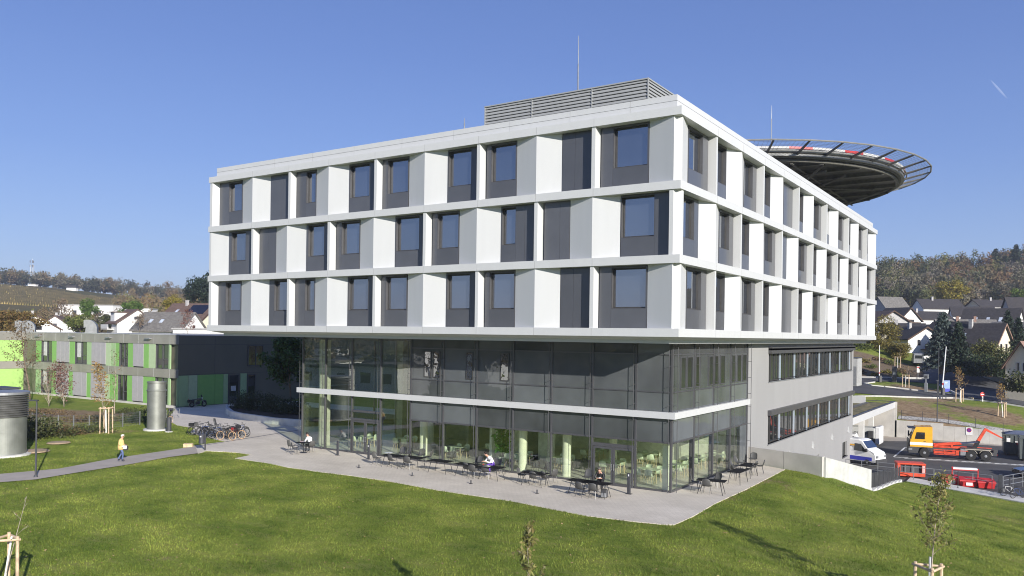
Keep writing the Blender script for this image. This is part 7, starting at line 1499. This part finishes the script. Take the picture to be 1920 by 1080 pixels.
# ---------------------------------------------------------------- houses
M_hw = mat('house_white', (.78, .77, .74), .9, var=.04); M_hc = mat('house_cream', (.72, .66, .50), .9, var=.04); M_hg = mat('house_grey', (.40, .39, .38), .9); M_hb = mat('house_pale_blue', (.52, .55, .68), .9)
def roofm(n, c):
    m = mat(n, c, .85, var=.25, scale=2.5, bump=.5, bscale=18); return m
R_dk = roofm('roof_dark_tiles', (.045, .04, .04)); R_br = roofm('roof_brown_tiles', (.13, .085, .065)); R_gr = roofm('roof_grey_tiles', (.16, .15, .135)); R_rd = roofm('roof_old_red_tiles', (.24, .15, .115)); M_hwin = pane_mat('house_window', (.03, .03, .035), .12); M_hframe = mat('house_frame', (.5, .48, .45), .6); M_wd = mat('dark_wood', (.07, .04, .025), .8)
def house(u, vb, dist, W, Dp, he, hr, ang, wall, roof, label, gw=(), sw=(), over=.45, chim=1, balc=0, solar=0, skyl=0, cat='house', verge=None, far=0, dorm=0):
    p = D(u, vb, dist); t = thing('house', label, cat, (p.x, p.y, p.z), YAW + R_(ang)); h2 = Dp / 2; w2 = W / 2
    b = MB(); b.add([(-w2, -h2, -4), (w2, -h2, -4), (w2, h2, -4), (-w2, h2, -4), (-w2, -h2, he), (w2, -h2, he), (w2, h2, he), (-w2, h2, he), (-w2, 0, hr), (w2, 0, hr)], [(0, 1, 5, 4), (2, 3, 7, 6), (1, 2, 6, 9, 5), (3, 0, 4, 8, 7)]); b.build('wall', wall, t)
    s = (hr - he) / h2; th = .22; b = MB()
    for sg in (-1, 1):
        y0, z0 = sg * (h2 + over), he - s * over; v = []
        for x in (-w2 - over, w2 + over): v += [(x, y0, z0 + .05), (x, 0, hr + .05), (x, 0, hr + .05 + th), (x, y0, z0 + .05 + th)]
        b.add(v, [(0, 1, 5, 4), (3, 7, 6, 2), (0, 4, 7, 3), (0, 3, 2, 1), (4, 5, 6, 7)])
    rf = b.build('roof', roof, t)
    if verge:
        for x in (-w2 - over - .03, w2 + over + .01):
            b = MB(); y0, z0 = h2 + over, he - s * over; pf = [(-y0, z0 - .08), (0, hr - .06), (y0, z0 - .08), (y0, z0 + .26), (0, hr + .26), (-y0, z0 + .26)]
            b.add([(x + e, y, z) for e in (0, .05) for y, z in pf], [(0, 1, 4, 5), (1, 2, 3, 4), (6, 11, 10, 7), (7, 10, 9, 8), (5, 4, 10, 11), (4, 3, 9, 10), (0, 6, 7, 1), (1, 7, 8, 2), (0, 5, 11, 6), (2, 8, 9, 3)]); b.build('verge_board', verge, t)
    for q in range(chim): b = MB(); x = w2 * (-.3 + .6 * q); b.box(x - .3, x + .3, -.9, -.35, hr - .8, hr + .9); b.box(x - .35, x + .35, -.95, -.3, hr + .9, hr + 1.0); b.build('chimney', R_rd if chim > 1 else M_hg, rf)
    if solar: b = MB(); n = Vector((0, -s, 1)).normalized() if 0 else None; y1, y2 = -h2 * .15, -h2 * .75; b.add([(w2 * .0, y1, hr + s * y1 + .36), (w2 * .85, y1, hr + s * y1 + .36), (w2 * .85, y2, hr + s * y2 + .36), (w2 * .0, y2, hr + s * y2 + .36)], [(0, 3, 2, 1)]); b.build('solar_panels', pane_mat('solar_glass', (.008, .009, .014), .05), rf)
    for q in range(skyl): x = w2 * (-.55 + .45 * q); y1, y2 = -h2 * .45, -h2 * .65; b = MB(); b.add([(x, y1, hr + s * y1 + .33), (x + .8, y1, hr + s * y1 + .33), (x + .8, y2, hr + s * y2 + .33), (x, y2, hr + s * y2 + .33)], [(0, 3, 2, 1)]); b.build('skylight', mat('skylight_glass', (.5, .55, .62), .2), rf)
    def win(face, a, z, ww, hh):
        b = MB(); g = MB()
        for mb, e, pr in ((b, 0, .05), (g, .09, .07)):
            if face == '+x': mb.box(w2 - .02, w2 + pr, a - ww / 2 + e, a + ww / 2 - e, z + e, z + hh - e)
            elif face == '-x': mb.box(-w2 - pr, -w2 + .02, a - ww / 2 + e, a + ww / 2 - e, z + e, z + hh - e)
            else: mb.box(a - ww / 2 + e, a + ww / 2 - e, -h2 - pr, -h2 + .02, z + e, z + hh - e)
        f = b.build('window', M_hframe, t); g.build('pane', M_hwin, f)
    for f, a, z, ww, hh in gw: win(f, a, z, ww, hh)
    for a, z, ww, hh in sw: win('s', a, z, ww, hh)
    if balc:
        f, a, z, ww = balc; b = MB(); sgn = 1 if f == '+x' else -1; X = w2 * sgn
        if f in ('+x', '-x'):
            b.box(min(X, X + sgn * 1.3), max(X, X + sgn * 1.3), a - ww / 2, a + ww / 2, z - .15, z); xx = X + sgn * 1.27; b.box(min(xx, xx + .05), max(xx, xx + .05), a - ww / 2, a + ww / 2, z + .05, z + 1.0)
        else: b.box(a - ww / 2, a + ww / 2, -h2 - 1.4, -h2, z - .15, z); b.box(a - ww / 2, a + ww / 2, -h2 - 1.4, -h2 - 1.34, z + .05, z + 1.0)
        b.build('balcony', M_wd if roof is not R_br else M_hw, t)
    if dorm: b = MB(); b.box(-w2 * .5, w2 * .3, -h2 * .95, -h2 * .2, he + .3, hr - .6); b.build('dormer', wall, t); b = MB(); b.box(-w2 * .5 - .3, w2 * .3 + .3, -h2 * .95 - .4, -h2 * .1, hr - .6, hr - .42); b.build('dormer_roof', roof, t)
    return t
G2 = [('+x', -1.6, 3.0, 1.1, 1.2), ('+x', 1.6, 3.0, 1.1, 1.2), ('+x', -1.8, .5, 1.2, 1.3), ('+x', 1.8, .5, 1.2, 1.3)]
G2m = [('-x',) + g[1:] for g in G2]
# left group, above the green building
house(66, 640, 175, 9, 9.5, 2.6, 5.6, -62, M_hw, R_br, 'white house with an asymmetric brown roof at the far left', [('+x', .8, 2.4, 1.3, .9)], chim=1)
house(109, 633, 205, 9, 9, 2.0, 5.3, -70, M_hw, R_br, 'white gabled house behind the roof vent pair, half hidden by trees', [('+x', 0, 2.6, 1.0, 1.0)])
house(247, 618, 185, 7.5, 8.4, 1.4, 4.4, -48, M_hw, R_br, 'white gabled house with a brown roof and white balcony, middle of the left group', [('+x', .2, 2.2, 1.9, .8), ('+x', 2.6, .2, 1.2, .9)], [(-1.2, .1, 2.2, 1.1)], balc=('s', -1, .1, 5), chim=0, dorm=1)
house(318, 625, 170, 11.5, 8.5, .6, 4.2, -14, M_hw, R_gr, 'low white house under a large weathered grey-brown roof', [('+x', 0, .8, 1, 1)], [(-3, -.8, 1, .8), (0, -.8, 1, .8)], chim=0, skyl=2)
house(366, 613, 195, 13, 9.5, 1.8, 5.4, -22, M_hc, R_br, 'cream house with a dark brown roof carrying solar panels, beside the white facade', [('+x', -.5, 1.2, 2.0, .9), ('+x', 2.5, 1.2, 1.2, .9)], chim=1, solar=1, verge=M_wd, skyl=1)
def flatblock(u, vb, dist, W, Dp, H, ang, wall, label, wins):
    p = D(u, vb, dist); t = thing('house', label, 'building', (p.x, p.y, p.z), YAW + R_(ang)); b = MB(); b.box(-W / 2, W / 2, -Dp / 2, Dp / 2, -4, H); b.build('wall', wall, t); b = MB(); b.box(-W / 2 - .2, W / 2 + .2, -Dp / 2 - .2, Dp / 2 + .2, H, H + .3); b.build('roof', M_hg, t)
    for a, z, ww, hh in wins: b = MB(); b.box(a - ww / 2, a + ww / 2, -Dp / 2 - .05, -Dp / 2 + .02, z, z + hh); f = b.build('window', M_hframe, t); b = MB(); b.box(a - ww / 2 + .1, a + ww / 2 - .1, -Dp / 2 - .08, -Dp / 2 - .052, z + .1, z + hh - .1); b.build('pane', M_hwin, f)
    return t
flatblock(176, 612, 290, 20, 10, 7.3, -5, M_hw, 'long white flat-roofed block below the vineyard', [(-4, 3.2, 1.6, 2.4), (0.5, 3.2, 1.6, 2.2), (5, 3.6, 1.6, 2.0), (-7, .3, 2.2, 2)])
flatblock(262, 601, 300, 10, 8, 4.2, 5, M_hw, 'small white flat-roofed block right of the long one', [(2.5, 1.6, 1.6, 1.4)])
flatblock(384, 636, 165, 9, 8, 1.9, -15, M_hw, 'flat roofed white annex just left of the white facade', [])
p = D(138, 541, 690); t = thing('hut', 'small white and dark hut at the top edge of the vineyard', 'hut', tuple(p), YAW); b = MB(); b.box(-7, 4, -3, 3, -3, .9); b.box(-1, 4, -3, 3, .9, 1.6); b.build('wall', M_hw, t); b = MB(); b.box(-7.3, 5, -4, 4, 1.0, 3.6); b.build('roof', R_dk, t); t.scale = (.7, .7, .7)
p = D(62, 535, 700); t = thing('hut', 'tiny white shed under the radio mast', 'hut', tuple(p), YAW); b = MB(); b.box(-3.2, 3.2, -2, 2, -2, .5); b.build('wall', M_hw, t); b = MB(); b.box(-3.4, 3.4, -2.2, 2.2, .5, 1.1); b.build('roof', M_hg, t)
# radio mast
p = D(60, 532, 720); hM = D(60, 485, 720).z - p.z; t = thing('radio_mast', 'lattice radio mast with white antennas on the wooded ridge', 'mast', tuple(p), .3); b = MB()
for x, y in ((-1, -1), (1, -1), (1, 1), (-1, 1)): b.tube([(x * 1.3, y * 1.3, 0), (x * .8, y * .8, hM * .75)], .16, 4)
for q in range(9): z = hM * .75 * q / 9; z2 = hM * .75 * (q + 1) / 9; s1 = 1.3 - .5 * q / 9; [b.tube([(a * s1, c * s1, z), (a2 * s1, c2 * s1, z2)], .08, 3) for (a, c), (a2, c2) in (((-1, -1), (1, -1)), ((1, -1), (1, 1)), ((1, 1), (-1, 1)), ((-1, 1), (-1, -1)))]
b.build('lattice_tower', M_alu, t); b = MB(); b.tube([(0, 0, hM * .7), (0, 0, hM)], .15, 6); b.build('mast_tip', M_wpaint, t)
for z in (hM * .66, hM * .83):
    for x, y in ((-1.3, -1.0), (1.3, -1.0), (0, 1.3)): b = MB(); b.box(x - .25, x + .25, y - .25, y + .25, z, z + 2.2); b.build('antenna', M_alu, t)
# right group
house(1716, 655, 162, 6.0, 8.0, 2.0, 4.3, -78, M_hw, R_dk, 'white gabled house with a wooden balcony above the silver van', [('+x', -1.6, .8, .8, 1.2), ('+x', 1.2, .8, .8, 1.2), ('+x', -2.3, -1.6, 1.6, 1.0)], balc=('+x', .9, .1, 4.2), chim=1, verge=M_wd)
house(1692, 636, 175, 8, 8, 1.6, 3.2, -25, M_hc, R_dk, 'cream house with a dark grey roof behind the white balcony house', [('+x', -1, .2, .9, .9)], [(1, -.2, 1.6, .9)], chim=1)
house(1655, 617, 190, 8, 9, 1.4, 4.0, -82, M_hg, R_br, 'grey gabled house at the corner of the white facade on the right', [('+x', 0, .8, 1.6, .9)], verge=M_wd, chim=0)
house(1668, 588, 255, 8, 8, 1.3, 5.0, 12, M_hg, R_gr, 'grey roofed house highest at the left of the right hillside group', [], chim=0)
house(1684, 607, 225, 8, 8, .8, 4.2, -68, M_hw, R_dk, 'white house with a steep dark roof and red balcony wall', [('+x', 0, .4, 3.0, .8)], verge=M_wd, balc=('+x', 0, -.6, 5), chim=0)
house(1746, 640, 185, 8, 9.5, .6, 3.6, -72, M_hw, R_dk, 'chalet-like white house with a wide dark gable left of the tall spruces', [('+x', 0, .2, 3.6, 1.0)], balc=('+x', 0, -.6, 7), verge=M_wd, chim=0)
house(1728, 605, 245, 14, 9, .9, 3.2, 6, M_hw, R_dk, 'long dark roofed house in the centre of the right hillside', [], [(2, .0, 1.4, .6)], chim=1)
house(1757, 585, 285, 14, 9, 1.1, 4.3, 0, M_hw, R_dk, 'broad dark roofed house under the wood', [], chim=1)
house(1783, 655, 160, 8, 7, 2.4, 5.2, -70, M_hw, R_dk, 'white gabled house between the two dark conifers', [('+x', 0, 1.6, 1.1, 1.2)], chim=0, verge=R_rd)
house(1809, 638, 200, 13, 9, 1.5, 4.9, -12, M_hw, R_gr, 'house with a broad weathered grey roof behind the black steep roof', [], chim=2)
house(1836, 676, 150, 8.4, 7.6, 2.4, 6.6, -54, M_hc, R_dk, 'cream gabled house with a steep black roof and skylight above the dark hedge', [('+x', -1.2, 2.0, .9, 1.2), ('+x', .9, 2.0, .9, 1.2)], chim=1, skyl=1, verge=R_rd)
house(1860, 628, 215, 13, 10, 1.2, 6.8, -46, M_hw, R_dk, 'large white house under a black solar roof with bright skylights', [('+x', 0, 2.6, 1, 1)], chim=0, skyl=3)
house(1822, 597, 265, 12, 8, .8, 3.6, -20, M_hw, R_dk, 'dark roofed house with a white gable below the yellow oak', [('+x', 0, .8, 1, 1)], chim=0)
house(1868, 583, 300, 18, 9, 1.4, 3.9, 3, M_hw, R_dk, 'long low dark roof along the edge of the wood at the right', [], chim=1)
house(1908, 655, 190, 11, 10, 3.2, 6.2, -60, M_hb, R_gr, 'pale blue gabled house at the right edge behind two spruces', [('+x', -1, 2.0, 3.4, 1.6), ('+x', 2.6, -1.5, 1.4, 1.2)], chim=0, verge=M_wd)
house(1935, 610, 240, 14, 11, 2.0, 8.0, -12, M_hg, R_dk, 'big dark roofed house cut by the right edge on the hillside', [], chim=0)
house(1939, 722, 118, 8.0, 4.2, 2.9, 6.1, 34, M_hc, R_rd, 'pale steep gabled house with an old red tiled roof at the right edge', [('-x', .45, 2.0, .5, 1.3), ('-x', -.45, 2.0, .5, 1.3), ('s', 0, 0, .1, .1)][:2], [], chim=0, verge=M_wd)

# ---------------------------------------------------------------- woods
def wood_mesh(pts, rnd, hmin, hmax, nleaf, ls, flat=.42, elong=1.5, tw=.0):
    out = []; hs = []
    for (x, y, z) in pts:
        H = rnd.uniform(hmin, hmax); R = H * rnd.uniform(.28, flat); n = int(nleaf * rnd.uniform(.7, 1.2)); K = 9
        c = rnd.normal(size=(K, 3)); c /= np.linalg.norm(c, axis=1)[:, None]; c *= rnd.uniform(.3, .95, K)[:, None]; pk = rnd.integers(0, K, n); q = rnd.normal(size=(n, 3)); q /= np.linalg.norm(q, axis=1)[:, None]; q = c[pk] + q * rnd.uniform(.2, .5, n)[:, None]
        out.append(leaves(q * [R, R, H * .42] + [x, y, z + H * .5], ls, rnd, elong))
    return np.concatenate(out)
def along(pts_px, rnd, jit):
    return [(lambda p: (p.x + rnd.normal() * jit, p.y + rnd.normal() * jit))(D(u, v, d)) for u, v, d in pts_px]
rnd = np.random.default_rng(77)
WM = [mat('wood_brown', (.13, .098, .048), .9, island=.14, col2=(.16, .12, .06)), mat('wood_grey', (.12, .108, .065), .9, island=.14, col2=(.15, .135, .09)), mat('wood_olive', (.10, .105, .028), .8, island=.18, col2=(.15, .14, .04)), mat('wood_dark', (.045, .05, .026), .9, island=.2)]
WM += [mat('wood_russet', (.16, .095, .045), .9, island=.15), mat('wood_bare', (.17, .15, .115), .9, island=.15), mat('wood_moss', (.075, .085, .03), .9, island=.18)]
def wood(name, xy, mats, hmin, hmax, nleaf, ls, **k):
    xy = np.array(xy); z = HH(xy[:, 0], xy[:, 1]); sel = rnd.integers(0, len(mats), len(xy))
    for i, m in enumerate(mats):
        P = [(x, y, zz) for (x, y), zz, s in zip(xy, z, sel) if s == i]
        if P: V = wood_mesh(P, rnd, hmin, hmax, nleaf, ls, **k); o = leaf_obj(name, V, m); tag(o, kind='stuff'); yield o
def mk(name, label, cat, *a, **k):
    os_ = list(wood(name, *a, **k)); me = os_[0]
    # one object: join the tones as material slots
    Vs = []; mi = []; ms = []
    for i, o in enumerate(os_):
        n = len(o.data.vertices); co = np.empty(n * 3, np.float32); o.data.vertices.foreach_get('co', co); Vs.append(co.reshape(-1, 3)); mi += [i] * (n // 4); ms.append(o.data.materials[0]); bpy.data.objects.remove(o)
    V = np.concatenate(Vs); o = leaf_obj(name, V, ms[0])
    for m in ms[1:]: o.data.materials.append(m)
    o.data.polygons.foreach_set('material_index', np.array(mi, dtype=np.int32)); tag(o, label, cat, kind='stuff')
# right hill wood
P_ = []
for q in range(420):
    u = rnd.uniform(1560, 2060); f = rnd.uniform(0, 1); d = 325 + 135 * f; P_.append(tuple(D(u, 560, d))[:2])
mk('woodland', 'brown autumn wood covering the hill on the right', 'wood', P_, [WM[0], WM[1], WM[2], WM[3], WM[4], WM[5], WM[6], WM[1], WM[6]], 9, 15, 420, .5, elong=2.6)
P_ = []; dd_ = np.linspace(430, 780, 90)
for q in range(430):
    u = rnd.uniform(-150, 420); r = ray(u, 540); X = CAM.x + r.x * dd_; Y = CAM.y + r.y * dd_; k = np.argmax((HH(X, Y) - CAM.z) / dd_); d = dd_[k] + rnd.uniform(-4, 45); P_.append(tuple(D(u, 540, d))[:2])
mk('woodland', 'dark line of trees along the ridge above the vineyard', 'wood', P_, [WM[3], WM[1], WM[3], WM[0]], 10, 17, 170, 1.1, elong=1.6)
P_ = []
for q in range(150):
    u = rnd.uniform(225, 425); d = rnd.uniform(330, 560); P_.append(tuple(D(u, 590, d))[:2])
mk('woodland', 'brown and olive trees on the slope behind the left houses', 'wood', P_, [WM[0], WM[2], WM[0]], 8, 14, 260, .75, elong=1.7)
P_ = []
for q in range(120):
    u = rnd.uniform(-60, 410); d = rnd.uniform(215, 330); P_.append(tuple(D(u, 605, d))[:2])
mk('undergrowth', 'tangled brown garden trees and scrub between the left houses', 'scrub', P_, [WM[0], WM[2], WM[1]], 3.5, 6.8, 260, .42, elong=1.8)
P_ = [tuple(D(rnd.uniform(1640, 1990), 600, rnd.uniform(165, 320)))[:2] for q in range(110)]
mk('undergrowth', 'dark garden shrubs between the houses on the right hillside', 'scrub', P_, [WM[2], WM[3], WM[3]], 2.0, 4.2, 220, .34, elong=1.6)
def bigtree(u, vb, vt, dist, rx, leafm, n, ls, label, seed, name='tree', pos_lift=.55, barkm=M_bark):
    p = D(u, vb, dist); h = D(u, vt, dist).z - p.z; return bush(name, label, 'tree', 0, 0, rx, h * (1 - pos_lift) * .95, leafm, n, ls, seed=seed, lift=h * pos_lift, pos=(p.x, p.y, p.z), stem=barkm)
bigtree(1782, 575, 527, 300, 5.8, M_ly, 5200, .50, 'large yellow-olive oak standing before the wood on the right', 61); bigtree(1914, 570, 540, 300, 4.0, mat('leaf_bright_green', (.14, .20, .02), .6, island=.4, trans=.3), 2200, .5, 'bright yellow-green tree at the right edge of the wood', 62)
bigtree(168, 601, 562, 245, 2.9, mat('leaf_mid_green', (.10, .17, .03), .6, island=.4, trans=.3), 2600, .34, 'round green tree right of the long white block', 63) ; bigtree(246, 598, 563, 240, 3.0, MATS['leaf_mid_green'], 2600, .34, 'round green tree between the white block and the gabled house', 64)
bigtree(20, 630, 580, 150, 6.0, mat('leaf_rust', (.20, .11, .03), .6, island=.45, trans=.3, col2=(.16, .13, .04)), 5000, .30, 'rust coloured leafy tree mass at the far left above the flat roof', 65); bigtree(150, 628, 590, 185, 3.2, M_lg, 2600, .26, 'green bushy tree beside the big roof vent', 66); bigtree(200, 618, 586, 215, 2.6, M_hedge, 1500, .28, 'dark green tree left of the white gabled house', 67)
bigtree(325, 590, 552, 260, 3.2, M_ly, 2000, .32, 'yellow-brown tree above the grey-brown roof', 68)
tree('bare_tree', 'tall bare tree rising above the left houses', 'tree', tuple(D(325, 592, 330)), 70, 13, 4.6, M_twig, 700, .22, bark=M_bark, base=.35, n1=18, up=.9, r0=.2, gen3=3, sub=5, scatter=.1, elong=4); tree('bare_tree', 'second bare tree, right of the green round one', 'tree', tuple(D(275, 598, 300)), 71, 9, 3, M_lo, 500, .2, bark=M_bark_pale, base=.3, n1=16, up=1, r0=.15, gen3=2, sub=4)
tree('bare_tree', 'wide bare tree before the long white block', 'tree', tuple(D(112, 625, 215)), 72, 8.2, 3.6, M_twig, 900, .18, bark=M_bark, base=.25, n1=18, up=.8, r0=.15, gen3=3, sub=5, elong=4); tree('bare_tree', 'pale bare shrub at the foot of the gabled house', 'tree', tuple(D(262, 622, 165)), 73, 3.4, 1.6, M_twig, 400, .12, bark=M_bark_pale, base=.1, n1=14, up=1, r0=.06, gen3=2, elong=4); tree('bare_tree', 'reddish bare shrub before the weathered roof house', 'tree', tuple(D(352, 628, 150)), 74, 4.2, 1.9, M_lred, 700, .12, bark=M_bark_pale, base=.1, n1=14, up=1, r0=.06, gen3=2, elong=3)
bush('conifer', 'dark green pine beside the white facade on the left ridge', 'tree', 0, 0, 6.5, 7.5, M_con, 5200, .5, seed=75, lift=5.5, pos=tuple(D(384, 580, 250)))
def conifer(u, vb, vt, dist, w_, m, label, seed, n=5200, ls=.28):
    p = D(u, vb, dist); h = D(u, vt, dist).z - p.z; r = np.random.default_rng(seed); t = thing('conifer', label, 'tree', tuple(p), r.uniform(0, 6)); b = MB(); b.tube([(0, 0, -1), (0, 0, h * .97)], .18 * w_, 7, .02); b.build('trunk', M_bark, t)
    nb = int(26); P = []; b = MB()
    for k in range(nb * 5):
        f = (k + r.uniform()) / (nb * 5); z = h * (.06 + .92 * f); L = w_ * (1 - f) ** .8 * r.uniform(.65, 1.12) + .12; a = k * 2.399; e = (math.cos(a) * L, math.sin(a) * L, z - L * .28); b.tube([(0, 0, z), e], .03, 3, .01, cap=False)
        m_ = max(3, int(n / (nb * 5) * (L / w_ + .25) * 1.1)); tt = r.uniform(.15, 1.05, m_); P.append(np.c_[e[0] * tt, e[1] * tt, z - L * .28 * tt] + r.normal(size=(m_, 3)) * [.12 * w_ / 2, .12 * w_ / 2, .1])
    b.build('branches', M_bark, t); leaf_obj('crown', leaves(np.concatenate(P), ls, r, 2.0, droop=.4), m, t)
conifer(1767, 690, 585, 128, 3.0, M_bluecon, 'tall blue-grey spruce, larger of the pair behind the street', 81, 6500, .26); conifer(1797, 688, 603, 126, 2.2, M_con, 'darker narrow spruce just right of the tall blue-grey one', 82, 4500, .24)
conifer(1889, 655, 582, 155, 2.2, M_con, 'spruce between the black roof house and the pale blue house', 83, 3800, .25); conifer(1909, 665, 595, 148, 2.0, M_con, 'spruce nearest the right edge before the pale blue house', 84, 3600, .25)
conifer(1865, 520, 466, 420, 5.0, M_con, 'dark fir on the hill crest, left of the crest pair', 85, 1800, .8); conifer(1905, 515, 458, 420, 6.5, M_con, 'biggest dark fir on the hill crest at the right edge', 86, 2400, .8); conifer(1776, 530, 492, 420, 4.5, M_con, 'dark fir top in the middle of the hill crest', 87, 1500, .8); conifer(1884, 520, 480, 418, 4.2, M_con, 'small fir between the two crest firs', 88, 1200, .8)
# dark hedge masses along the street
for i, (u, v, d, rx, h, m, lab) in enumerate([(1825, 700, 135, 4.6, 3.6, M_hedge, 'dense dark bushes behind the street wall, left part'), (1858, 706, 130, 4.8, 4.0, M_ldk, 'dense dark bushes behind the street wall, middle part'), (1884, 692, 133, 4.6, 3.8, mat('leaf_olive_dark', (.06, .075, .018), .6, island=.5, trans=.2, col2=(.14, .13, .03)), 'olive green bush crown above the dark street bushes'), (1918, 735, 112, 3.0, 3.0, M_hedge, 'dark bush before the red roofed house at the right edge'), (1786, 684, 150, 3.0, 2.2, M_ldk, 'dark bush at the foot of the tall spruces'), (1848, 664, 138, 2.6, 2.2, MATS['leaf_olive_dark'], 'small olive tree before the cream house'), (1802, 690, 150, 3.5, 2.6, M_ldk, 'dark bush beside the side street')]):
    q = D(u, v, d); bush('bush', lab, 'bush', 0, 0, rx, h, m, 6500 if rx > 4 else 3600, .22, seed=90 + i, pos=tuple(q))
# bark bank shrubs
bigtree(1640, 655, 594, 158, 4.4, mat('leaf_olive', (.13, .125, .022), .6, island=.45, trans=.3, col2=(.22, .17, .035)), 9500, .20, 'big olive-yellow tree at the corner of the white facade on the right', 101, pos_lift=.45); bigtree(1682, 672, 640, 152, 2.4, MATS['leaf_olive'], 4200, .2, 'smaller olive tree on the bark bank, right of the big one', 102, pos_lift=.45)
bigtree(1606, 660, 640, 155, 2.6, M_lg, 2500, .2, 'green bush behind the roof edge of the white building', 103, pos_lift=.45)
for i, (u, v, s) in enumerate([(1620, 680, 1.0), (1633, 690, .9), (1648, 676, 1.0), (1662, 700, .8), (1684, 706, 1.0), (1694, 700, 1.2), (1640, 706, .7), (1670, 684, 1.1), (1610, 700, .9)]):
    p = GT(u, v, 100, 260); bush('shrub', 'low autumn shrub on the bark bank, ' + ['highest at the left', 'left of the barrier arm', 'behind the barrier arm', 'middle low one', 'near the ticket column', 'at the right foot', 'lowest in the middle', 'upper right one', 'next to the hut'][i], 'shrub', 0, 0, s * 1.3, s * .8, [MATS['leaf_olive'], M_lg, M_lbr][i % 3], 500, .16, seed=110 + i, pos=tuple(p), grp='low shrubs on the bark bank')
# vineyard rows
M_vine = mat('vine_rows', (.20, .175, .05), .9, var=.35, scale=.15, col2=(.27, .20, .07)); b = MB(); rv = random.Random(2)
A_, B_ = D(-60, 533, 690), D(330, 570, 600); C_, E_2 = D(-80, 586, 430), D(420, 590, 470)
nr = 88
for i in range(nr):
    f = i / (nr - 1); f2 = f * .86 + .13; top = A_.lerp(B_, f); bot = C_.lerp(E_2, min(1, f2 * 1.0)); n = 26; pr = None
    if rv.random() < .03: continue
    for k in range(n + 1):
        p = top.lerp(bot, k / n * .78); z = H1(p.x, p.y); cur = (p.x, p.y, z)
        if pr and rv.random() > .04:
            dx, dy = cur[0] - pr[0], cur[1] - pr[1]; L = math.hypot(dx, dy); nx_, ny_ = -dy / L * .55, dx / L * .55; h = rv.uniform(1.3, 1.9)
            b.add([(pr[0] - nx_, pr[1] - ny_, pr[2] - .2), (pr[0] + nx_, pr[1] + ny_, pr[2] - .2), (cur[0] + nx_, cur[1] + ny_, cur[2] - .2), (cur[0] - nx_, cur[1] - ny_, cur[2] - .2), (pr[0], pr[1], pr[2] + h), (cur[0], cur[1], cur[2] + h)], [(0, 3, 5, 4), (1, 4, 5, 2), (0, 4, 1), (3, 2, 5)])
        pr = cur
o = b.build('vineyard_rows', M_vine); tag(o, 'yellow-green vineyard rows running down the left hillside', 'vineyard', kind='stuff')
# contrail
a, c = D(1858, 151, 6000), D(1888, 184, 6600); b = MB(); b.tube([a, a.lerp(c, .3), a.lerp(c, .65), c], [1.5, 6, 6.5, 2], 10)
m = bpy.data.materials.new('contrail_ice'); m.use_nodes = True; N = m.node_tree; pb = N.nodes['Principled BSDF']; pb.inputs['Base Color'].default_value = (.9, .92, 1, 1); pb.inputs['Alpha'].default_value = .13; pb.inputs['Roughness'].default_value = 1
o = b.build('contrail', m, smooth=True); tag(o, 'short faint white contrail high in the sky at the upper right', 'contrail')
# town beyond the lawn that the glass front mirrors
rt = random.Random(9)
def mir(u, v, d): p = D(u, v, d); return (p.x, 6.6 - p.y)       # where a thing seen in the glass front really stands
for i, (x, y, W, Dp, H) in enumerate([mir(735, 748, 118) + (8, 7, 4.2), mir(640, 735, 150) + (12, 9, 4), mir(600, 700, 190) + (16, 10, 5), mir(720, 690, 220) + (22, 10, 5), mir(660, 668, 300) + (30, 12, 6), mir(590, 660, 330) + (26, 12, 8), mir(750, 662, 330) + (26, 12, 6), (-190, -80, 30, 14, 8), (-95, -75, 14, 9, 4), (-215, -130, 34, 14, 9), (-160, -150, 24, 12, 7), (-250, -60, 28, 14, 8), (-120, -140, 20, 10, 6)]):
    z = H1(x, y); t = thing('house', 'pale building of the town outside the picture, mirrored in the glass front', 'building', (x, y, z), rt.uniform(-.2, .2), 'town buildings outside the picture'); b = MB(); b.box(-W / 2, W / 2, -Dp / 2, Dp / 2, -3, H); b.build('wall', M_hw, t); b = MB(); b.box(-W / 2 - .3, W / 2 + .3, -Dp / 2 - .3, Dp / 2 + .3, H, H + .4); b.build('roof', R_dk if i % 2 else R_gr, t)
    for k in range(int(W / 4)):
        b = MB(); xx = -W / 2 + 2 + k * 4; b.box(xx - .9, xx + .9, Dp / 2 - .02, Dp / 2 + .05, H - 2.4, H - .9); b.build('window', M_hwin, t)
P_ = [(rt.uniform(-420, -150), rt.uniform(-330, -20)) for q in range(170)] + [(rt.uniform(-150, 60), rt.uniform(-330, -110)) for q in range(90)]
mk('woodland', 'dark gardens and trees of the town mirrored in the glass front', 'wood', P_, [WM[3], WM[2], WM[0]], 8, 15, 130, 1.1)

# ---------------------------------------------------------------- autumn air
mz = bpy.data.materials.new('autumn_air'); mz.use_nodes = True; N = mz.node_tree; N.nodes.remove(N.nodes['Principled BSDF']); pv = N.nodes.new('ShaderNodeVolumePrincipled'); pv.inputs['Color'].default_value = (.86, .91, 1, 1); pv.inputs['Density'].default_value = .0003; pv.inputs['Anisotropy'].default_value = .3
N.links.new(pv.outputs[0], N.nodes['Material Output'].inputs['Volume']); zlo = float(ZZ.min()) - 1
b = MB(); b.box(-1610, 1610, -1610, 1610, zlo - 3, 92); o = b.build('haze', mz); tag(o, 'thin pale autumn haze filling the air', 'haze', kind='stuff')
